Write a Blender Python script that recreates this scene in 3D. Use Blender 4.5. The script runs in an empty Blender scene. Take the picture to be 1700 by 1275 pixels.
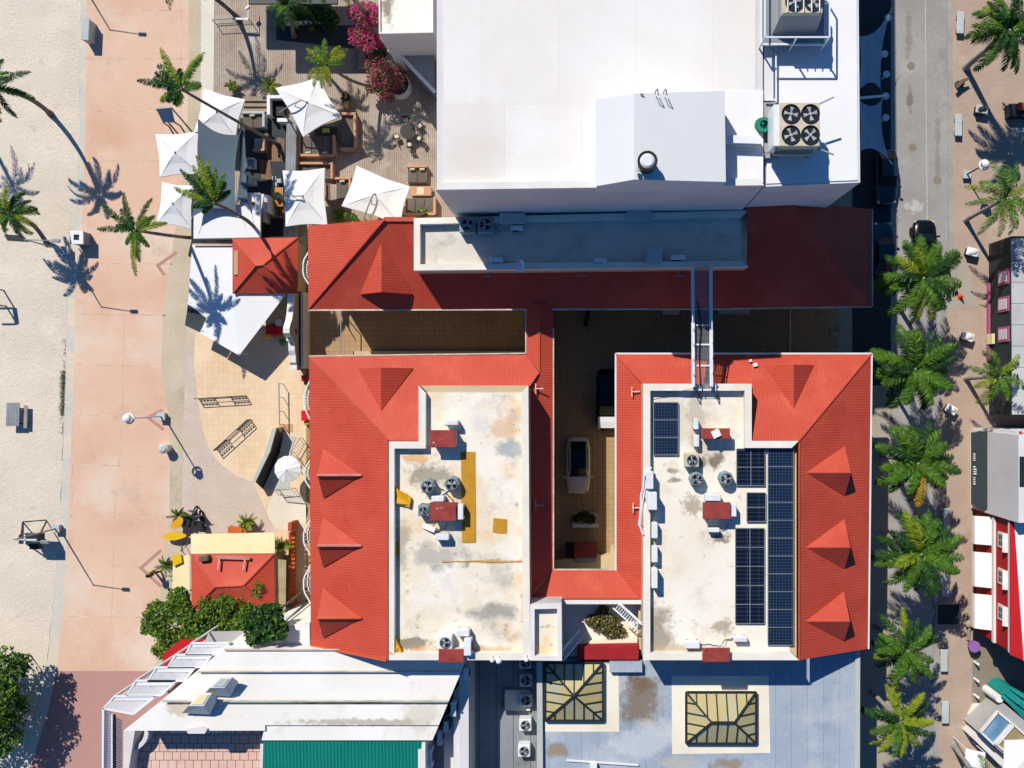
import bpy, math, random
from mathutils import Vector, Matrix, noise as mnoise
R = math.radians
sc = bpy.context.scene
# ---------------------------------------------------------------- camera / light
HC, S, NX, NY = 66.0, 0.048, 966.0, 645.0        # camera height, metres per photo pixel on the ground, nadir
cam = bpy.data.cameras.new("camera"); camo = bpy.data.objects.new("camera", cam)
sc.collection.objects.link(camo); sc.camera = camo
camo.location = (0, 0, HC)
cam.sensor_width = 36; cam.lens = 36 * HC / (1700 * S)
cam.shift_x = (850 - NX) / 1700; cam.shift_y = (NY - 637.5) / 1700
cam.clip_end = 2000
w = bpy.data.worlds.new("World"); sc.world = w; w.use_nodes = True
nt = w.node_tree
sky = nt.nodes.new('ShaderNodeTexSky'); sky.sky_type = 'NISHITA'; sky.sun_disc = False
sky.sun_elevation = R(44.2); sky.sun_rotation = R(-31.0); sky.ozone_density = 4.0; sky.air_density = 1.0; sky.dust_density = 0.3
tint = nt.nodes.new('ShaderNodeMix'); tint.data_type = 'RGBA'; tint.blend_type = 'MULTIPLY'; tint.inputs[0].default_value = 1; tint.inputs[7].default_value = (.34, .84, 1.32, 1)
nt.links.new(sky.outputs[0], tint.inputs[6]); nt.links.new(tint.outputs[2], nt.nodes['Background'].inputs[0])
nt.nodes['Background'].inputs[1].default_value = 0.068
sl = bpy.data.lights.new("sun", 'SUN'); so = bpy.data.objects.new("sun", sl); sc.collection.objects.link(so)
sl.energy = 5.0; sl.angle = R(0.5); sl.color = (1.0, 0.95, 0.875)
so.rotation_euler = Vector((0.527, -0.876, -1.0)).to_track_quat('-Z', 'Y').to_euler()
sc.view_settings.view_transform = 'Standard'; sc.view_settings.look = 'None'
sc.cycles.diffuse_bounces = 2
sc.view_settings.exposure = 0.1; sc.view_settings.gamma = 1.0
# ---------------------------------------------------------------- helpers
def P(x, y, h=0.0):
    k = S * (1 - h / HC); return Vector(((x - NX) * k, (NY - y) * k, h))
def PX(x, h=0.0): return (x - NX) * S * (1 - h / HC)
def PY(y, h=0.0): return (NY - y) * S * (1 - h / HC)
def hexc(s):
    s = s.lstrip('#'); v = [int(s[i:i+2], 16) / 255 for i in (0, 2, 4)]
    return tuple((c / 12.92 if c < .04045 else ((c + .055) / 1.055) ** 2.4) for c in v) + (1,)
MATS = {}
def mat(name, col, rough=.85, col2=None, sc_=.5, amt=.6, fine=.12, fsc=6, bump=0., bsc=30, stains=(), metal=0, wave=None, brick=None, spec=.3, trans=0, detail=6, rot=0, sub=0, spots=()):
    """col hex; stains: (hex, scale, lo, hi, strength); wave: (axis, period, height); brick: (w, h, mortar hex, size, offset)"""
    m = bpy.data.materials.new(name); m.use_nodes = True; n = m.node_tree.nodes; L = m.node_tree.links
    b = n['Principled BSDF']; b.inputs['Roughness'].default_value = rough; b.inputs['Metallic'].default_value = metal
    b.inputs['Specular IOR Level'].default_value = spec
    g = n.new('ShaderNodeNewGeometry'); pos = g.outputs['Position']
    if rot:
        mp = n.new('ShaderNodeMapping'); mp.inputs['Rotation'].default_value = (0, 0, R(rot)); L.new(pos, mp.inputs[0]); pos = mp.outputs[0]
    def nz(scale, det=detail, r=.55):
        t = n.new('ShaderNodeTexNoise'); t.inputs['Scale'].default_value = scale; t.inputs['Detail'].default_value = det
        t.inputs['Roughness'].default_value = r; L.new(pos, t.inputs['Vector']); return t.outputs['Fac']
    def ramp(f, lo, hi):
        r = n.new('ShaderNodeMapRange'); r.inputs['From Min'].default_value = lo; r.inputs['From Max'].default_value = hi
        L.new(f, r.inputs['Value']); return r.outputs[0]
    def mix(a, c, f, mode='MIX'):
        x = n.new('ShaderNodeMix'); x.data_type = 'RGBA'; x.blend_type = mode
        for s_, v in ((x.inputs[6], a), (x.inputs[7], c)):
            if isinstance(v, tuple): s_.default_value = v
            else: L.new(v, s_)
        if isinstance(f, float): x.inputs[0].default_value = f
        else: L.new(f, x.inputs[0])
        return x.outputs[2]
    def mul(f, k):
        x = n.new('ShaderNodeMath'); x.operation = 'MULTIPLY'; L.new(f, x.inputs[0]); x.inputs[1].default_value = k; return x.outputs[0]
    c = hexc(col)
    if col2:
        c = mix(c, hexc(col2), mul(ramp(nz(sc_), .35, .65), amt))
    if brick:
        bw, bh, mc, ms, off = brick
        t = n.new('ShaderNodeTexBrick'); L.new(pos, t.inputs['Vector']); t.inputs['Scale'].default_value = 1
        t.inputs['Brick Width'].default_value = bw; t.inputs['Row Height'].default_value = bh
        t.inputs['Mortar Size'].default_value = ms; t.inputs['Mortar Smooth'].default_value = .3; t.offset = off
        t.inputs['Color1'].default_value = (1, 1, 1, 1); t.inputs['Color2'].default_value = (.93, .925, .92, 1); t.inputs['Bias'].default_value = 0
        t.inputs['Mortar'].default_value = hexc(mc)
        if name.startswith('solar'): c = mix(c, hexc(mc), t.outputs['Fac'])
        else: c = mix(c, t.outputs['Color'], 1.0, 'MULTIPLY')
    for (h_, s_, lo, hi, k) in stains:
        c = mix(c, hexc(h_), mul(ramp(nz(s_, 8, .62), lo, hi), k))
    for (h_, x_, y_, z_, rx, ry, k, fsz) in spots:   # stain with its own place and ragged outline
        pc = P(x_, y_, z_); vs_ = n.new('ShaderNodeVectorMath'); vs_.operation = 'SUBTRACT'; L.new(pos, vs_.inputs[0]); vs_.inputs[1].default_value = pc
        vm = n.new('ShaderNodeVectorMath'); vm.operation = 'MULTIPLY'; L.new(vs_.outputs[0], vm.inputs[0]); vm.inputs[1].default_value = (1 / (rx * S), 1 / (ry * S), 0)
        vl = n.new('ShaderNodeVectorMath'); vl.operation = 'LENGTH'; L.new(vm.outputs[0], vl.inputs[0])
        ad = n.new('ShaderNodeMath'); ad.operation = 'MULTIPLY_ADD'; L.new(nz(fsz, 8, .65), ad.inputs[0]); ad.inputs[1].default_value = 3.2; ad.inputs[2].default_value = -1.6
        a2 = n.new('ShaderNodeMath'); L.new(vl.outputs['Value'], a2.inputs[0]); L.new(ad.outputs[0], a2.inputs[1])
        c = mix(c, hexc(h_), mul(ramp(a2.outputs[0], 1.15, .55), k))
    if fine:
        v = n.new('ShaderNodeMapRange'); L.new(nz(fsc, 4, .7), v.inputs['Value'])
        v.inputs['From Min'].default_value = .25; v.inputs['From Max'].default_value = .75
        v.inputs['To Min'].default_value = 1 - fine; v.inputs['To Max'].default_value = 1 + fine
        hs = n.new('ShaderNodeHueSaturation'); L.new(v.outputs[0], hs.inputs['Value'])
        if isinstance(c, tuple): hs.inputs['Color'].default_value = c
        else: L.new(c, hs.inputs['Color'])
        c = hs.outputs[0]
    if isinstance(c, tuple): b.inputs['Base Color'].default_value = c
    else: L.new(c, b.inputs['Base Color'])
    hgt = None
    if wave:
        sx = n.new('ShaderNodeSeparateXYZ'); L.new(pos, sx.inputs[0])
        mm = mul(sx.outputs['XYZ'.index(wave[0])], 2 * math.pi / wave[1])
        sn = n.new('ShaderNodeMath'); sn.operation = 'SINE'; L.new(mm, sn.inputs[0]); hgt = mul(sn.outputs[0], wave[2])
    if bump:
        h2 = mul(nz(bsc, 5, .6), bump)
        if hgt is not None:
            a = n.new('ShaderNodeMath'); L.new(hgt, a.inputs[0]); L.new(h2, a.inputs[1]); hgt = a.outputs[0]
        else: hgt = h2
    if hgt is not None:
        bp = n.new('ShaderNodeBump'); bp.inputs['Strength'].default_value = 1; bp.inputs['Distance'].default_value = 1
        L.new(hgt, bp.inputs['Height']); L.new(bp.outputs[0], b.inputs['Normal'])
    if sub:  # thin leaf: light passes through
        tr = n.new('ShaderNodeBsdfTranslucent'); ad = n.new('ShaderNodeMixShader'); ad.inputs[0].default_value = sub
        if isinstance(c, tuple): tr.inputs[0].default_value = c
        else: L.new(c, tr.inputs[0])
        o = n['Material Output']; L.new(b.outputs[0], ad.inputs[1]); L.new(tr.outputs[0], ad.inputs[2]); L.new(ad.outputs[0], o.inputs[0])
    MATS[name] = m; return m

mat('sand', '#d3c6b4', .95, '#c6b8a4', .12, .7, .12, 11, .045, 5.5, [('#e2d4bc', .35, .5, .7, .5), ('#b3a088', .9, .58, .72, .45), ('#a8937a', 3.5, .64, .74, .4)])
mat('kerb_concrete', '#b9b9b0', .9, '#cbbfab', .4, .9, .1, 5, .01, 20, [('#d6c4a8', .45, .5, .62, .9)])
mat('kerb_grey', '#aab0ac', .9, '#b7b7ae', .4, .7, .1, 5, .01, 20)
mat('promenade', '#cfa98f', .9, '#d6b69c', .16, .9, .07, 7, .006, 25, [('#c4967a', .11, .52, .66, .6), ('#d3c3b1', .15, .48, .64, .8), ('#ab937f', .32, .6, .74, .6), ('#8c7767', .9, .68, .8, .4)])
mat('promenade_red', '#a97f76', .9, '#b58d80', .2, .8, .06, 4, .006, 25, [('#9a6e66', .2, .5, .7, .5)])
mat('joint', '#dcc0a8', .9, '#b0907a', .8, .9)
mat('paving_beige', '#b5a68e', .9, '#c4b69e', .25, .9, .16, 7, .01, 20, [('#98907c', .3, .56, .7, .6)])
mat('paving_cream', '#d8d0bf', .9, '#cbbfa9', .3, .7, .08, 5, .005, 20)
mat('paving_mauve', '#c6b4a2', .9, '#b8a594', .3, .9, .16, 7, .01, 20, [('#cdc0b2', .3, .5, .65, .6)])
mat('plaza_tan', '#e0c6a4', .9, '#d6b893', .22, .9, .07, 6, .004, 20, [('#e3cfae', .2, .5, .66, .6)], brick=(.42, .42, '#ece7e0', .015, 0))
mat('court_tile', '#b3946e', .85, '#a18460', .22, .9, .08, 6, .004, 20, [('#6f5840', .3, .55, .72, .5)], brick=(.42, .42, '#d6cfc6', .02, 0))
mat('deck_wood', '#b3a495', .8, '#9c8b79', .35, .9, .16, 5, .01, 20, [('#85705c', .6, .55, .68, .5), ('#c3bbb0', .4, .55, .7, .5)], wave=None, brick=(.15, 70, '#94877c', .014, .37))
mat('deck_teak', '#8f6f52', .7, '#7b5c42', .5, .9, .1, 6, 0, 20, [], brick=(.14, 4, '#4a3a2c', .014, .37))
mat('beam_wood', '#9a9c9f', .8, '#7f8080', .8, .9, .15, 9, 0, 20, [], brick=(.12, 8, '#6a6a6a', .012, .2))
mat('asphalt', '#9b9892', .92, '#8d8984', .18, .9, .16, 9, .01, 30, [('#7a756e', .25, .54, .72, .6), ('#aaa8a2', .6, .56, .7, .5), ('#6c6862', 1.3, .64, .76, .5)], spots=[('#5f5c57', 1510, 165, 0, 5, 22, .7, 1.5), ('#6a665f', 1508, 60, 0, 6, 40, .5, 1), ('#c4c2bb', 1518, 342, 0, 14, 12, .6, 2), ('#6a665f', 1556, 250, 0, 5, 70, .4, 1)])
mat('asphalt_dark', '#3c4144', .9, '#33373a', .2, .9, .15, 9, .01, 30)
mat('asphalt_brown', '#857b6c', .92, '#796f60', .3, .9, .16, 9, .01, 30)
mat('brick_pavers', '#b29d8c', .9, '#a48d7c', .25, .9, .1, 9, .006, 30, [('#c0ae9b', .25, .5, .66, .6), ('#8f7b69', .5, .6, .72, .5)], brick=(.24, .12, '#dcd6d0', .008, .5))
mat('street_paving', '#a39b8c', .9, '#958b7b', .3, .8, .12, 8, .006, 30)
mat('kerb_stone', '#8f8c86', .9, '#a29e96', .6, .8)
mat('seam_light', '#bdbab2', .9, '#a9a69e', 1, .8)
mat('grass', '#4d5a2a', .9, '#6d6a35', 1, .8, .3, 9)
mat('soil', '#5d5040', .95, '#453a2c', .8, .9, .3, 6, .05, 9)
mat('red_ns', '#b84833', .68, '#ad3d2b', .3, .8, .05, 5, 0, 10, [('#c65c42', .4, .52, .7, .6), ('#9a3826', 1.6, .6, .74, .45)], wave=('X', .19, .0042))
mat('red_ew', '#b84833', .68, '#ad3d2b', .3, .8, .06, 5, 0, 10, [('#a43624', .5, .52, .7, .6), ('#c56450', 1.6, .6, .74, .4)], wave=('Y', .19, .0042))
mat('ridge_red', '#b44a34', .6, '#a3402c', .7, .8)
mat('ridge_orange', '#c2592f', .6, '#b2502c', .7, .8)
mat('pink_trim', '#bd8078', .7, '#a96b62', .8, .7)
mat('trim_white', '#dcd8d2', .7, '#c9c3b8', .8, .5, .04)
mat('gutter_pale', '#cfc4b2', .7, '#9b8b76', 1.2, .6)
mat('wall_cream', '#c9b490', .85, '#b8a27e', .4, .8, .05, 5)
mat('wall_grey', '#a9a6a4', .85, '#989694', .4, .8, .05, 5)
mat('wall_white', '#d4d0ce', .85, '#c4c0be', .4, .7, .03, 5)
mat('parapet', '#e2dcd0', .8, '#d2c8b6', .5, .7, .04, 6)
mat('roof_stained', '#e2d8c6', .9, '#d9c9ab', .22, .9, .05, 5, .01, 12, [('#dcb27a', .35, .54, .68, .8), ('#aca89e', .3, .54, .66, .8), ('#7d7262', 1.5, .60, .70, .7), ('#ece8e0', .25, .48, .6, .5), ('#a9793f', .9, .66, .76, .6)], spots=[('#8f8b82', 812, 1015, 9.68, 38, 14, .8, .7), ('#77705f', 715, 790, 9.68, 36, 16, .7, 1.4), ('#9aa0a0', 850, 745, 9.68, 26, 14, .8, 1), ('#c98e4e', 835, 710, 9.68, 22, 18, .5, .9), ('#8d8a84', 735, 925, 9.68, 40, 18, .6, .8), ('#6e6252', 680, 1068, 9.68, 26, 9, .8, 1.5), ('#8a8172', 665, 905, 9.68, 14, 34, .6, 1.4), ('#c99a5c', 690, 760, 9.68, 20, 8, .7, 1.2), ('#b57f43', 815, 932, 9.68, 60, 3, .7, 1.5), ('#c08c50', 872, 960, 9.68, 6, 110, .5, .8), ('#b98a55', 760, 1080, 9.68, 80, 7, .7, .9)])
mat('roof_pale', '#e6dfd2', .9, '#ded2bd', .2, .9, .03, 5, .008, 12, [('#d2bd98', .35, .58, .71, .6), ('#9a8a74', 1.6, .62, .71, .7), ('#b9b2a4', .4, .56, .7, .5)], spots=[('#6f6455', 1166, 766, 9.68, 10, 9, .9, 1.8), ('#6f6455', 1190, 764, 9.68, 10, 13, .9, 1.8), ('#8a7c66', 1092, 1055, 9.68, 30, 34, .8, .9), ('#9b8f7b', 1155, 690, 9.68, 12, 40, .6, 1.4), ('#7d705e', 1195, 894, 9.68, 16, 8, .9, 1.8), ('#8e8270', 1115, 782, 9.68, 10, 4, .9, 1.5), ('#8e8270', 1117, 797, 9.68, 10, 4, .9, 1.5), ('#a08a6c', 1080, 900, 9.68, 8, 110, .7, 1.4), ('#a99477', 1130, 1080, 9.68, 60, 10, .7, 1.2), ('#8c7b66', 1150, 838, 9.68, 16, 16, .7, 2.5), ('#94836c', 1200, 1040, 9.68, 14, 12, .7, 2.2), ('#b7ab96', 1130, 700, 9.68, 60, 60, .5, .6)])
mat('roof_grey', '#d2ccbf', .9, '#c2b9a6', .3, .9, .06, 5, .01, 12, [('#9f9583', .45, .54, .68, .6), ('#dcd6ca', .3, .5, .64, .5), ('#c89a66', .7, .66, .76, .5)])
mat('roof_white', '#e4e1db', .85, '#dcd6ce', .15, .9, .025, 3, .004, 8, [('#d9cfc4', .13, .5, .66, .6), ('#c9c1b6', .5, .62, .76, .35)], brick=(4.6, 8.5, '#f4f2ef', .035, .3), spots=[('#cfc2b4', 790, 250, 16.5, 40, 50, .5, .3)])
mat('roof_white2', '#e2e0de', .85, '#dcd9d5', .15, .9, .02, 3, .004, 8)
mat('roof_block', '#d3d3d2', .85, '#cccccb', .2, .9, .02, 3)
mat('roof_louver', '#e6e3dc', .8, '#ddd8cd', .2, .9, .03, 5, .004, 8, [('#c9c3b4', .6, .58, .72, .6), ('#9f9886', 1.8, .66, .76, .5)], spots=[('#9a927c', 600, 1200, 8.2, 110, 6, .7, 1.6), ('#8f8a7c', 560, 1166, 8.2, 90, 2.5, .9, 1.2), ('#b7a684', 300, 1180, 8.4, 30, 12, .7, 1.3), ('#b9ad92', 700, 1190, 8.2, 30, 30, .5, .8)])
mat('roof_blue', '#9ea8b2', .8, '#93a0ae', .3, .9, .10, 6, .01, 9, [('#b0b4b4', .35, .5, .64, .7), ('#8a93a0', .6, .56, .7, .5)], brick=(1.15, 40, '#cdd1d4', .02, .45), spots=[('#54493c', 1068, 1135, 6.9, 20, 16, .95, .9), ('#75634e', 1062, 1160, 6.9, 30, 36, .85, .8), ('#8a7862', 925, 1245, 6.9, 18, 12, .85, 1.2), ('#8a7862', 1210, 1268, 6.9, 26, 10, .85, 1.2), ('#c7c9c6', 1080, 1230, 6.9, 60, 30, .5, .6), ('#b3ab98', 1130, 1265, 6.9, 30, 12, .6, 1)])
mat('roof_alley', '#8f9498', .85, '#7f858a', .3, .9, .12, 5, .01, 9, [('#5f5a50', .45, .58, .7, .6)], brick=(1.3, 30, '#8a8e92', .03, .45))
mat('stain_brown', '#86725a', .95, '#5d5040', .7, .9, .2, 5)
mat('white_coat', '#e4ddca', .85, '#d8ccb4', .4, .8, .05, 6, .01, 14)
mat('annex_roof', '#e3dfd6', .85, '#d8d2c6', .4, .8, .03, 5, .005, 12, [('#c4baa6', 1.2, .6, .72, .5)], spots=[('#7d6c55', 644, 12, 6.85, 9, 30, .85, 1.2)])
mat('roof_tin_grey', '#bcbcba', .7, '#adadab', .4, .8, .05, 5, 0, 9, [('#a2a19c', .5, .58, .7, .5)], brick=(30, 1.6, '#9a9a98', .03, 0))
mat('green_tin', '#0f7364', .5, '#127a6a', .5, .8, .12, 9, 0, 10, [('#3f9384', 2.2, .66, .74, .5)], wave=('X', .24, .02))
mat('terrace_brick', '#cfa898', .9, '#d9bdae', .3, .9, .1, 5, .006, 20, [('#b98f80', .6, .55, .7, .6)], brick=(.62, .62, '#9d8578', .03, .5))
mat('stone_carved', '#a39a94', .9, '#8f8680', .6, .8, .08, 7)
mat('brown_panel', '#6b574b', .9, '#5c493e', .6, .8, .1)
mat('canvas_white', '#e3e2df', .85, '#dcdad6', .5, .6, .02, 4, .006, 6)
mat('canvas_seam', '#c9c9c8', .8)
mat('canvas_dark', '#2f3a3c', .8, '#3b4648', .6, .7, .2, 5)
mat('shade_sail', '#56666f', .85, '#4f5f69', .4, .8, .06, 12)
mat('cream_roof', '#e3d6a8', .85, '#dccb96', .4, .8, .04, 5, .004, 10, [('#d2b23e', .5, .62, .75, .5), ('#c3b27c', .8, .56, .72, .4)])
mat('metal_white', '#d9dadb', .5, metal=.0, fine=.04)
mat('metal_grey', '#8b9093', .45, metal=.3, fine=.06)
mat('metal_dark', '#2c3033', .5, metal=.2, fine=.08)
mat('chrome', '#c9ccd0', .25, metal=.9, fine=.03)
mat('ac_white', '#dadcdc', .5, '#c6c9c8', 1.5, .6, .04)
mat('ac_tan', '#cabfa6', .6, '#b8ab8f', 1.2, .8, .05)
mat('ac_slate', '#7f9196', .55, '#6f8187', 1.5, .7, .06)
mat('fan_black', '#101315', .6)
mat('fan_blade', '#9aa0a3', .5)
mat('hatch_red', '#86302c', .8, '#96413a', 1.4, .9, .08, 7, 0, 10, [('#d8ccc6', 1.3, .64, .72, .8)])
mat('tarp_yellow', '#c08a28', .8, '#a97820', .7, .8, .12, 7)
mat('tarp_bright', '#d8a018', .7, '#c08c12', .7, .8, .06, 7)
mat('solar', '#0f1b2e', .28, '#132238', .7, .6, .1, 5, 0, 10, [], brick=(.2, .2, '#33455a', .018, 0), spec=.6)
mat('solar_b', '#0b111c', .28, '#111c2e', .7, .6, .1, 5, 0, 10, [], brick=(.8, .28, '#414e60', .012, 0), spec=.6)
mat('glass_dark', '#0a0e11', .2, fine=0, spec=.25)
mat('glass_yellow', '#b5a97a', .4, '#aa9a62', .35, .9, .05, 2, 0, 10, [('#a3a594', .4, .5, .62, .8), ('#b99d52', .35, .56, .68, .7)], spec=.5)
mat('mullion', '#262c2a', .5)
mat('glass_blue', '#5d7f9c', .2, '#84a3bd', .8, .8, spec=.6)
mat('window_pane', '#39454c', .2, spec=.6)
mat('pane_pale', '#cfc3cb', .3, spec=.5)
mat('red_facade', '#b3121b', .7, '#a00f18', .5, .7, .04)
mat('red_slab', '#a51c22', .75, '#8a1a1d', .9, .9, .1)
mat('dark_facade', '#2b3437', .7, '#252d30', .5, .7, .06)
mat('pink_frame', '#a8547c', .6)
mat('terracotta', '#a4452f', .8, '#96402c', 1, .7)
mat('awning_dark', '#283135', .8, '#2e383b', .5, .8, .08)
mat('teal_canvas', '#137a76', .8, '#1a8d84', .9, .9, .15, 6, .03, 3)
mat('purple', '#8c5f9e', .6)
mat('orange_paint', '#c5622c', .7, '#b1531f', .8, .8)
mat('terracotta_fence', '#b0532a', .8, '#9a4723', .8, .8)
mat('straw', '#a89a76', .9, '#8d7f5c', .8, .9, .2, 12)
mat('toy_red', '#c81c1c', .4, fine=.03); mat('toy_green', '#178a35', .4, fine=.03); mat('toy_yellow', '#d8ae14', .4, fine=.03)
mat('cone_orange', '#e0521c', .5, fine=.03)
mat('sofa_wicker', '#c19474', .8, '#b08465', .8, .7, .1, 12)
mat('cushion_grey', '#6b6259', .9, '#5c534b', 1, .8, .06)
mat('cushion_pale', '#cdc3a8', .9, fine=.05)
mat('cushion_lime', '#9bb043', .9, fine=.05)
mat('table_dark', '#2f2a28', .6, '#3a3532', 1, .8)
mat('table_wood', '#b87f42', .6, '#a3692f', 1, .8, .1)
mat('teak', '#9b7a58', .7, '#876647', 1, .8, .1)
mat('trunk', '#7d746a', .95, '#5f554b', 3, .9, .2, 6, .05, 8)
mat('trunk_grey', '#99958c', .9, '#827d74', 2, .9, .15, 6, .03, 8)
mat('palm_green', '#42661c', .45, '#5c8222', .8, .9, .3, 3, sub=.3)
mat('palm_deep', '#234419', .5, '#2f571c', .8, .9, .3, 3, sub=.25)
mat('palm_yellow', '#8f9a20', .55, '#768f1e', .8, .9, .25, 3, sub=.35)
mat('palm_dry', '#b08d2c', .7, '#93801f', .8, .9, .2, 3, sub=.3)
mat('leaf_green', '#4c6e1c', .5, '#5f8424', .6, .9, .3, 4, sub=.3)
mat('leaf_deep', '#27421c', .5, '#35551f', .6, .9, .3, 4, sub=.25)
mat('leaf_lime', '#7f9428', .5, '#68841f', .6, .9, .25, 4, sub=.35)
mat('flower_magenta', '#c21478', .6, '#d8348e', 2, .9, .12, 4, sub=.35)
mat('flower_rose', '#c85068', .6, '#d8737c', 2, .9, .12, 4, sub=.35)
mat('dry_leaf', '#6b5a2a', .9, '#544722', .8, .9, .3, 5)
mat('terracotta_pot', '#a05f42', .8, fine=.1)
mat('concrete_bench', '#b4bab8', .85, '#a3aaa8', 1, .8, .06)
mat('white_paint', '#e0e0de', .6, '#d4d2cd', 1, .5, .03)
mat('granite', '#8e9296', .9, '#777c80', .8, .9, .15, 9)
mat('black_bag', '#17191b', .5, '#222528', 1, .8)
mat('skin', '#8a5a42', .6); mat('olive_cloth', '#7d7f3a', .9, fine=.05); mat('dark_cloth', '#23242a', .9, fine=.05); mat('hair_black', '#0d0b0a', .7)
mat('car_champagne', '#cfc5b4', .35, fine=.03, metal=.15); mat('car_black', '#0b0e12', .25, fine=.02, spec=.3); mat('car_white', '#d8dadc', .3, fine=.02)
mat('car_navy', '#1b2a38', .25, fine=.02, spec=.6); mat('car_grey', '#6c7680', .3, fine=.02, metal=.3)
mat('tyre', '#141414', .9); mat('lamp_glass', '#c9b9a0', .3)
mat('hose_green', '#0f7a5c', .5, fine=.1)

class MB:
    def __init__(s): s.v = []; s.f = []; s.m = []; s.pc = []
    def add(s, vs, fs, mi=0):
        o = len(s.v); s.pc.append((o, len(s.f), len(vs), len(fs))); s.v += [tuple(a) for a in vs]; s.f += [tuple(i + o for i in f) for f in fs]; s.m += [mi] * len(fs)
    def prism(s, pts, z1, z0, mi=0, top=True, bot=True):
        """pts: plan (x, y) list; vertical prism. z1 may be a list"""
        a = 0
        for i in range(len(pts)):
            x0, y0 = pts[i][:2]; x1, y1 = pts[(i + 1) % len(pts)][:2]; a += x0 * y1 - x1 * y0
        idx = list(range(len(pts)))
        if a < 0: idx.reverse()
        zz = z1 if isinstance(z1, (list, tuple)) else [z1] * len(pts)
        zb = z0 if isinstance(z0, (list, tuple)) else [z0] * len(pts)
        n = len(pts)
        vs = [(pts[i][0], pts[i][1], zz[i]) for i in idx] + [(pts[i][0], pts[i][1], zb[i]) for i in idx]
        fs = [(i, n + i, n + (i + 1) % n, (i + 1) % n) for i in range(n)]
        if top: fs.append(tuple(range(n)))
        if bot: fs.append(tuple(reversed(range(n, 2 * n))))
        s.add(vs, fs, mi)
    def pp(s, px, h1, h0, mi=0):
        s.prism([P(x, y, h1) for x, y in px], h1, h0, mi); return s
    def prect(s, x0, y0, x1, y1, h1, h0, mi=0): return s.pp([(x0, y0), (x1, y0), (x1, y1), (x0, y1)], h1, h0, mi)
    def box(s, cx, cy, z0, z1, sx, sy, rot=0, mi=0):
        c, d = math.cos(rot), math.sin(rot)
        s.prism([(cx + a * sx / 2 * c - b * sy / 2 * d, cy + a * sx / 2 * d + b * sy / 2 * c) for a, b in ((-1, -1), (1, -1), (1, 1), (-1, 1))], z1, z0, mi); return s
    def bbox(s, cx, cy, z0, z1, sx, sy, rot=0, bv=.05, mi=0):
        """box with chamfered corners and top edge"""
        def ring(ix, r):
            hx, hy = sx / 2 - ix, sy / 2 - ix; c, d = math.cos(rot), math.sin(rot); o = []
            for a, b, q in ((1, 1, 0), (-1, 1, 1), (-1, -1, 2), (1, -1, 3)):
                for k in (0, 1, 2):
                    an = (q + k / 2) * math.pi / 2; X = a * (hx - r) + r * math.cos(an); Y = b * (hy - r) + r * math.sin(an)
                    o.append((cx + X * c - Y * d, cy + X * d + Y * c))
            return o
        bv = min(bv, sx / 2.2, sy / 2.2, (z1 - z0) / 1.5)
        a = ring(0, bv); b = ring(bv * .7, bv * .6); n = 12
        vs = [(x, y, z0) for x, y in a] + [(x, y, z1 - bv * .7) for x, y in a] + [(x, y, z1) for x, y in b]
        fs = [(i, (i + 1) % n, n + (i + 1) % n, n + i) for i in range(n)] + [(n + i, n + (i + 1) % n, 2 * n + (i + 1) % n, 2 * n + i) for i in range(n)]
        fs += [tuple(range(2 * n, 3 * n)), tuple(reversed(range(n)))]
        s.add(vs, fs, mi); return s
    def cyl(s, cx, cy, z0, z1, r0, r1=None, n=16, mi=0):
        r1 = r0 if r1 is None else r1
        vs = [(cx + r0 * math.cos(2 * math.pi * i / n), cy + r0 * math.sin(2 * math.pi * i / n), z0) for i in range(n)]
        vs += [(cx + r1 * math.cos(2 * math.pi * i / n), cy + r1 * math.sin(2 * math.pi * i / n), z1) for i in range(n)]
        fs = [(i, (i + 1) % n, n + (i + 1) % n, n + i) for i in range(n)] + [tuple(range(n, 2 * n)), tuple(reversed(range(n)))]
        s.add(vs, fs, mi); return s
    def ring(s, cx, cy, z0, z1, ri, ro, n=24, mi=0, a0=0, a1=2 * math.pi):
        full = abs(a1 - a0 - 2 * math.pi) < 1e-3; k = n if full else n + 1
        vs = []
        for i in range(k):
            a = a0 + (a1 - a0) * i / n; c, d = math.cos(a), math.sin(a)
            vs += [(cx + ri * c, cy + ri * d, z0), (cx + ro * c, cy + ro * d, z0), (cx + ro * c, cy + ro * d, z1), (cx + ri * c, cy + ri * d, z1)]
        fs = []
        for i in range(n):
            j = ((i + 1) % k) * 4; i4 = i * 4
            for q in range(4): fs.append((i4 + q, i4 + (q + 1) % 4, j + (q + 1) % 4, j + q))
        if not full: fs += [(3, 2, 1, 0), tuple((k - 1) * 4 + q for q in range(4))]
        s.add(vs, fs, mi); return s
    def tube(s, path, r, n=6, mi=0, cap=True):
        path = [Vector(p) for p in path]; k = len(path); rr = r if isinstance(r, (list, tuple)) else [r] * k
        vs = []
        for i, p in enumerate(path):
            t = (path[min(i + 1, k - 1)] - path[max(i - 1, 0)]).normalized()
            u = t.cross(Vector((0, 0, 1)))
            if u.length < .05: u = t.cross(Vector((0, 1, 0)))
            u.normalize(); v = t.cross(u)
            for j in range(n):
                a = 2 * math.pi * j / n; vs.append(p + (u * math.cos(a) + v * math.sin(a)) * rr[i])
        fs = [(i * n + j, i * n + (j + 1) % n, (i + 1) * n + (j + 1) % n, (i + 1) * n + j) for i in range(k - 1) for j in range(n)]
        if cap: fs += [tuple(range(n)), tuple(reversed(range((k - 1) * n, k * n)))]
        s.add(vs, fs, mi); return s
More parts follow.
